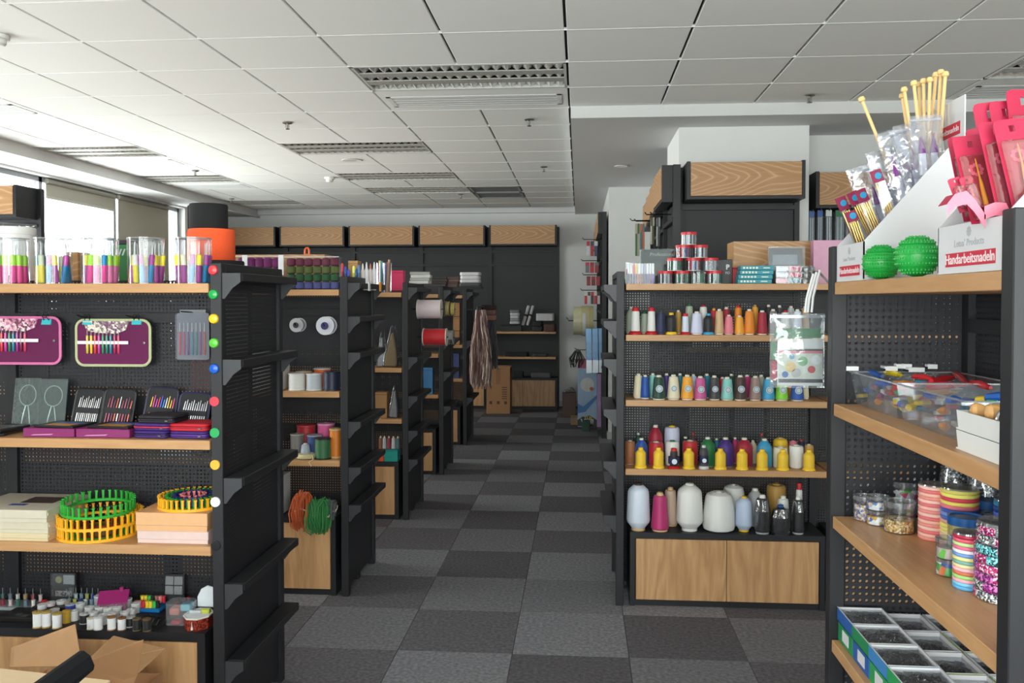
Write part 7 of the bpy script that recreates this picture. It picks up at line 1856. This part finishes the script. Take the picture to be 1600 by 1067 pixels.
# paper and folded goods on the gondola tops
for k, (u0, u1, Y, c, lb) in enumerate([(642, 672, y3 + 0.42, (214, 212, 208), 'white papers lying on the third gondola top'), (664, 698, y4 + 0.05, (60, 50, 48), 'dark papers lying on the fourth gondola top'), (690, 716, y4 + 0.2, (120, 90, 80), 'brown papers lying on the fourth gondola top')]):
    t = thing('paper_stack', lb, 'papers', ((XU(u0, Y) + XU(u1, Y)) / 2, Y, 1.646), group='papers on the gondola tops')
    w = (XU(u1, Y) - XU(u0, Y)) / 2
    for q in range(4):
        ob('sheet', G().box(-w, w, -0.05, 0.05, 0.022 * q, 0.022 * q + 0.02), mat(c if q % 2 == 0 else tuple(int(x * 0.8) for x in c), 0.6), t, (0.004 * (q % 3), 0, 0), (0, 0, R(3 * q - 4)))
def folded(label, u0, u1, v0, v1, Y, z, c, n, group='folded goods'):
    s_ = PXS(u0, Y); w = (XU(u1, Y) - XU(u0, Y)) / 2; h = (v1 - v0) * s_
    t = thing('folded_cloth', label, 'cloth', ((XU(u0, Y) + XU(u1, Y)) / 2, Y, z), group=group)
    for k in range(n):
        a = 1 - 0.1 * abs(math.sin(k * 2.3))
        g = G().rbox(-w * a, w * a, -0.09, 0.09, h * k / n, h * (k + 0.94) / n, 0.03)
        ob('fold', g, mat(c[k % len(c)], 0.85, noise=0.1), t, bevel=min(0.006, h / n * 0.3))
    return t
folded('pile of folded white cloth on the fifth gondola top', 719, 752, 416, 438, y5 + 0.15, 1.674, [(80, 80, 84), (206, 204, 206), (216, 214, 214), (210, 208, 210)], 4)
t = thing('flat_tray', 'dark flat tray under the folded white cloth', 'tray', (XU(734, y5 + 0.15), y5 + 0.15, 1.646))
ob('tray_floor', G().box(-0.13, 0.13, -0.1, 0.1, 0, 0.01), mat((40, 40, 44), 0.5), t); ob('tray_rim', G().tube([(-0.13, -0.1, 0.02), (0.13, -0.1, 0.02), (0.13, 0.1, 0.02), (-0.13, 0.1, 0.02)], 0.008, 6, closed=True), mat((60, 60, 64), 0.5), t)
# yarn tassels hanging on the fifth gondola end
def tassel(label, u0, u1, v0, v1, Y, cols, n, seed, reach=0.0):
    q = random.Random(seed); s_ = PXS(u0, Y)
    x0, x1 = XU(u0, Y), XU(u1, Y); zt, h = CZ + (470 - v0) * s_, (v1 - v0) * s_
    t = thing('yarn_tassel', label, 'yarn', ((x0 + x1) / 2, Y, zt), group='yarn hanging on the fifth gondola')
    w = (x1 - x0) / 2
    for ci, c in enumerate(cols):
        g = G()
        for k in range(n // len(cols)):
            a = q.uniform(-1, 1); b = q.uniform(-1, 1); L = h * q.uniform(0.86, 1.0); ph = q.uniform(0, 6)
            pts = [(w * (0.35 + 0.6 * min(1, f * 1.6)) * a + 0.008 * math.sin(ph + f * 14), 0.03 * b + 0.01 * math.sin(ph + f * 9), -L * f) for f in [i / 8 for i in range(9)]]
            g.tube(pts, 0.006, 4)
        ob('strands', g, thread(c, 0.7, 0.004), t, smooth=True, kind='stuff')
    ob('hanger_bar', G().tube([(-w * 0.3, 0.0, 0.0), (-w * 0.3, 0.0, 0.03), (w * 0.3, 0, 0.03), (w * 0.3, 0, 0.0), (-w * 1.2 - reach, 0.02, 0.0)], 0.007, 6), mat((40, 36, 36), 0.5), t)
tassel('long brown and grey yarn tassel hanging on the fifth gondola end', 734, 768, 484, 608, y5 - 0.05, [(150, 112, 102), (190, 162, 150), (118, 88, 84), (224, 206, 196)], 96, 5)
tassel('dark grey yarn hank hanging behind the brown tassel', 762, 778, 500, 578, y5 + 0.45, [(70, 70, 76), (90, 88, 94)], 36, 6, 0.16)
folded('wooden hanger with pinkish cloth at the top of the yarn', 752, 776, 476, 500, y5 + 0.5, CZ + (470 - 500) * PXS(760, y5 + 0.5), [(150, 110, 100), (130, 96, 90), (60, 44, 44)], 3)

# ---------------------------------------------------------------- far wall: boxes and goods
bb = thing('cardboard_box', 'closed brown cardboard carton on the floor before the far wall units', 'box', (XU(781, 11.7), 11.62, 0))
w = (XU(800, 11.5) - XU(763, 11.5)) / 2
ob('carton_body', G().box(-w, w, -0.16, 0.16, 0.0, 0.62), kraft, bb, bevel=0.003)
ob('top_flap', G().box(-w * 1.02, w * 1.02, -0.163, 0.163, 0.6205, 0.63), kraft2, bb)
ob('tape', G().box(-0.03, 0.03, -0.1612, -0.16, 0.4, 0.62), mat((150, 110, 70), 0.3), bb)
for x in (-0.1, 0.0, 0.1): ob('printed_mark', G().box(x - 0.018, x + 0.018, -0.1608, -0.16, 0.13, 0.17), mat((90, 60, 44), 0.6), bb)
for k in range(6): ob('printed_line', G().box(0.05, 0.12, -0.1608, -0.16, 0.2 + 0.03 * k, 0.212 + 0.03 * k), mat((96, 66, 48), 0.6), bb)
zf = 1.0905
YW_ = 12.08
folded('pile of folded white cloths on the far shelf', 797, 813, 484, 506, YW_, zf + 0.105, [(190, 190, 192), (150, 150, 154), (200, 200, 202), (196, 196, 198), (120, 120, 124)], 5, 'goods on the far shelf')
u_box('dark box under the folded white cloths', 783, 815, 508, YW_, zf, (40, 38, 40), depth=0.16)
for k in range(2):
    u = 823 + 7 * k; t, L = lean('cloth_roll', 'white cloth roll leaning on the far shelf, %s of two' % ('left', 'right')[k], 'roll', PY(u - 6, 508, YW_) , PY(u + 3, 478, YW_ + 0.1), 'leaning white rolls')
    ob('roll', G().lathe([(0.018, 0), (0.022, 0.01), (0.022, L * 0.98), (0.018, L)], 12), mat((206, 204, 206), 0.8), t, smooth=True)
    ob('dark_tie', G().lathe([(0.0225, L * 0.45), (0.0232, L * 0.47), (0.0232, L * 0.53), (0.0225, L * 0.55)], 12), mat((50, 48, 50), 0.7), t, smooth=True)
folded('white pillow like packet on dark bags on the far shelf', 838, 866, 490, 502, YW_, zf + 0.150, [(196, 194, 196)], 1, 'goods on the far shelf')
folded('dark bag under the white packet on the far shelf', 832, 848, 502, 518, YW_, zf, [(52, 50, 52), (44, 42, 44)], 2, 'goods on the far shelf')
folded('brown bag at the right end of the far shelf', 850, 868, 506, 518, YW_ - 0.06, zf, [(90, 62, 56)], 1, 'goods on the far shelf')
for k, (u0, u1, v, lb, c) in enumerate([(790, 826, 551, 'dark flat cloth on the second far shelf', (34, 32, 34)), (832, 856, 553, 'grey flat cloth on the second far shelf', (60, 58, 60))]):
    folded(lb, u0, u1, v, 558, YW_, 0.7355, [c], 1, 'goods on the far shelf')
folded('grey plastic packet on the far cabinet', 830, 861, 582, 590, YW_, 0.4405, [(110, 106, 112)], 1, 'goods on the far shelf')
folded('small dark packet on the far cabinet beside the carton', 801, 818, 580, 590, YW_, 0.4405, [(60, 58, 60)], 1, 'goods on the far shelf')
# ---------------------------------------------------------------- alcove wall: hung packs, rolls and bags
def hung_pack(label, u0, u1, v0, v1, Y, cols, hook=0.12, group='packs hung on the alcove wall', n=3, card=None):
    s_ = PXS(u0, Y); w, h = (u1 - u0) * s_, (v1 - v0) * s_
    t = thing('hung_pack', label, 'pack', ((XU(u0, Y) + XU(u1, Y)) / 2, Y, CZ + (470 - v0) * s_), group=group)
    for k in range(n):
        x = -w / 2 + w * (k + 0.5) / n
        cd = ob('card', G().box(x - w / n * 0.42, x + w / n * 0.42, -0.012, 0.012 + 0.02 * k, -h, -h * 0.05), mat(cols[k % len(cols)], 0.45, noise=0.2, scale=70), t, bevel=0.002)
        ob('header_strip', G().box(x - w / n * 0.43, x + w / n * 0.43, -0.013, -0.0121, -h * 0.35, -h * 0.05), mat(cols[(k + 1) % len(cols)], 0.45), cd)
    ob('peg_hook', G().tube([(w / 2 + hook, 0, 0.012), (-w / 2 - 0.03, 0, 0.012), (-w / 2 - 0.045, 0, 0.03)], 0.005), mat((26, 26, 28), 0.4, 0.4), t)
    return t
RW = [(180, 30, 40), (206, 206, 210), (150, 30, 40)]
hung_pack('top row of red and white packs on the alcove wall', 916, 934, 376, 400, 9.9, [(206, 206, 210), (176, 30, 40), (60, 60, 90)])
hung_pack('second row of red packs on the alcove wall', 914, 936, 409, 426, 9.9, [(110, 110, 116), (190, 30, 44), (150, 30, 36)])
hung_pack('third row of dark red packs on the alcove wall', 916, 938, 431, 446, 9.9, [(150, 34, 40), (120, 24, 32), (170, 40, 46)])
hung_pack('lowest row of red and white striped packs on the alcove wall', 913, 938, 455, 475, 9.9, [(200, 34, 44), (216, 214, 216), (60, 50, 56)], n=5)
t = thing('tape_roll', 'cream tape rolls with a white core hung on the alcove wall', 'tape roll', (XU(911, 9.8), 9.8, CZ + (470 - 501) * PXS(915, 9.8)))
s_ = PXS(915, 9.8)
for k, (x, r, c, w) in enumerate([(-9, 22, (226, 222, 184), 12), (3, 23, (216, 208, 160), 12), (12, 22.5, (206, 196, 140), 8)]):
    ob('roll', G().lathe([(r * s_, -w * s_ / 2), (r * s_, w * s_ / 2)], 28, (x * s_, 0, 0), 0, 'x'), mat(c, 0.4, noise=0.08), t, smooth=True)
ob('white_disc', G().cyl((-1 * s_, -0.02, -2 * s_), 22 * s_, 5 * s_, 28, 'x'), mat((230, 230, 232), 0.4), t, smooth=True)
ob('peg_hook', G().tube([(27 * s_, 0, 0), (-22 * s_, 0, 0), (-26 * s_, 0, 0.04)], 0.006), mat((26, 26, 28), 0.4, 0.4), t)
for k in range(3):
    u = 920 + 10 * k; s_ = PXS(u, 9.5)
    t = thing('blue_bag', 'long pale blue foil bag hung on the alcove wall, %s of three' % ('left', 'middle', 'right')[k], 'bag', (XU(u, 9.5), 9.5 + 0.03 * k, CZ + (470 - 513) * s_), group='long blue bags')
    ob('foil', G().prism([(-5 * s_, 0), (4.6 * s_, 0), (5.4 * s_, -68 * s_), (-3.4 * s_, -70 * s_)], 'y', 0, 0.02), mat((110, 150, 190), 0.3, 0.2, noise=0.3, scale=14), t, bevel=0.004)
    ob('silver_foot', G().box(-3.6 * s_, 5.2 * s_, -0.002, 0.022, -70 * s_, -50 * s_), mat((196, 204, 212), 0.25, 0.4), t)
t = thing('string_bundle', 'grey bundle of strings hung beside the tall picture pack', 'string', (XU(903, 10.0), 10.0, CZ + (470 - 548) * PXS(903, 10.0)))
g = G(); q = random.Random(9)
for k in range(22):
    a = q.uniform(-1, 1); g.tube([(0.03 * a, 0, 0), (0.1 * a, q.uniform(-0.04, 0.04), -0.09), (0.08 * a + q.uniform(-0.03, 0.03), 0, -0.2 * q.uniform(0.6, 1))], 0.006, 5)
ob('strings', g, mat((70, 66, 66), 0.7), t, kind='stuff'); ob('knot', G().lathe([(0.0, -0.02), (0.03, -0.005), (0.03, 0.01), (0.0, 0.02)], 10), mat((120, 112, 110), 0.7), t, smooth=True)
ob('peg_hook', G().tube([(0.28, 0, 0.01), (0, 0, 0.01), (-0.04, 0, 0.03)], 0.005), mat((26, 26, 28), 0.4), t)
Yp = 10.35; s_ = PXS(920, Yp)
pp = thing('picture_pack', 'tall picture pack with blue and lilac print standing in the alcove', 'pack', (XU(918, Yp), Yp, 0), rot=(R(-3), 0, 0))
pw, ph_ = 15 * s_, CZ + (470 - 561) * s_
ob('pack_body', G().box(-pw, pw, 0, 0.06, 0, ph_), mat((150, 184, 214), 0.4, noise=0.35, scale=5), pp, bevel=0.004)
ob('lilac_side', G().box(pw, pw + 0.05, 0.005, 0.055, 0, ph_ * 0.78), mat((190, 150, 200), 0.45, noise=0.3, scale=9), pp)
ob('pink_header', G().box(-pw, pw, -0.003, 0, ph_ * 0.86, ph_), mat((206, 110, 140), 0.45, noise=0.2, scale=12), pp)
ob('white_motif', G().lathe([(0.085, 0), (0.08, -0.002), (0, -0.002)], 18, (0.0, -0.001, ph_ * 0.62), 0, 'y'), mat((222, 224, 222), 0.5, noise=0.15, scale=20), pp)
ob('orange_motif', G().lathe([(0.022, 0), (0.02, -0.002), (0, -0.002)], 14, (0.05, -0.004, ph_ * 0.56), 0, 'y'), mat((206, 100, 50), 0.5), pp)
ob('blue_swoosh', G().prism([(-pw, ph_ * 0.2), (-pw * 0.2, ph_ * 0.22), (pw, ph_ * 0.42), (pw, ph_ * 0.47), (-pw * 0.4, ph_ * 0.3), (-pw, ph_ * 0.34)], 'y', -0.002, 0), mat((50, 120, 190), 0.45), pp)
ob('black_panel', G().prism([(-pw, 0.01), (pw, 0.0), (pw, ph_ * 0.1), (pw * 0.3, ph_ * 0.17), (-pw * 0.5, ph_ * 0.15), (-pw, ph_ * 0.1)], 'y', -0.003, 0), mat((24, 26, 34), 0.45), pp)
put('lettering', text_mesh('YLIE', 0.055, mat((226, 200, 60), 0.5), bold=0.001), pp, (0.01, -0.0045, ph_ * 0.135), (R(90), 0, 0))
put('lettering', text_mesh('VI.III', 0.085, mat((236, 236, 236), 0.5), bold=0.002), pp, (0.0, -0.0045, ph_ * 0.075), (R(90), 0, 0))
def floor_box(label, u0, u1, v0, Y, c, z=0.0):
    o = u_box(label, u0, u1, v0, Y, z, c, 'floor_carton', 0.2)
    return o
floor_box('dark brown carton on the floor beside the baseboard', 879, 900, 613, 11.3, (84, 60, 48))
floor_box('pale brown carton on the floor before the picture pack', 892, 909, 651, 10.6, (150, 120, 88))
floor_box('small green carton on the floor under the picture pack', 910, 922, 658, 10.1, (30, 80, 56))
t = clear_sack('grey plastic bag on top of the dark brown carton', 880, 899, 604, 11.3, (470 - 613) * PXS(890, 11.3) + CZ + 0.001, (110, 104, 100), 4)
# packs hung left of the column units
for k, (u0, u1, v0, v1, Y, cols, lb) in enumerate([(992, 999, 347, 400, 7.6, [(70, 110, 60), (190, 190, 160)], 'clear pack with green pieces hung left of the column, left one'), (999, 1007, 348, 390, 7.3, [(90, 120, 126), (200, 110, 70)], 'orange and teal card pack hung left of the column'), (1016, 1022, 338, 382, 6.75, [(190, 190, 170), (90, 80, 50)], 'pale pack hung nearest the column corner'), (1025, 1031, 338, 385, 6.4, [(150, 154, 150), (60, 60, 60)], 'silver pack hung against the column corner')]):
    hung_pack(lb, u0, u1, v0, v1, Y, cols, 0.08, 'packs hung beside the column', n=2)
# goods standing on the column unit: seen only through the perforated steel
for k, (x0, w_, z, h_, c, cn) in enumerate([(0.78, 0.2, 1.2005, 0.24, (232, 232, 230), 'white'), (1.02, 0.16, 1.2005, 0.3, (222, 214, 206), 'cream'), (1.22, 0.2, 1.2005, 0.2, (230, 230, 232), 'chalky'), (0.76, 0.26, 0.4405, 0.5, (234, 234, 234), 'tall white'), (1.06, 0.2, 0.4405, 0.6, (214, 220, 226), 'pale blue'), (1.29, 0.2, 0.4405, 0.42, (236, 230, 222), 'ivory')]):
    carton('storage_box', '%s storage box on the column unit behind the thread shelves' % cn, 'box', x0, x0 + w_, 5.96, 6.14, z, h_, mat(c, 0.5), 'storage boxes on the column unit')
for k, (u0, u1, z, h_, c, cn) in enumerate([(392, 440, za, 0.2, (226, 226, 224), 'white'), (300, 350, za, 0.16, (190, 70, 70), 'red'), (345, 388, zb2, 0.24, (232, 230, 226), 'cream'), (250, 300, zb2, 0.2, (224, 226, 230), 'pale'), (380, 440, 0.4055, 0.2, (222, 222, 220), 'grey white')]):
    Y = y2 + 0.06
    carton('storage_box', '%s storage box on the second gondola behind the perforated panel' % cn, 'box', XU(u0, Y), XU(u1, Y), Y - 0.03, Y + 0.12, z, h_, mat(c, 0.5), 'storage boxes on the second gondola')

# ---------------------------------------------------------------- labels: things that look alike are told apart by their place
bpy.context.view_layer.update()
by_label = {}
for o in bpy.data.objects:
    if o.parent is None and o.get('label') and o.get('category'):
        by_label.setdefault(o['label'], []).append(o)
def screen_u(o):
    d = o.matrix_world.translation - cam.location
    return d.dot(_R) / max(0.01, d.dot(_W))
for lb, os_ in by_label.items():
    if len(os_) > 1:
        for k, o in enumerate(sorted(os_, key=screen_u)):
            nw = '%s, %s from the left' % (lb, ORD[k]) if len(lb.split()) <= 12 else '%s, %s' % (lb, ORD[k])
            o['label'] = nw
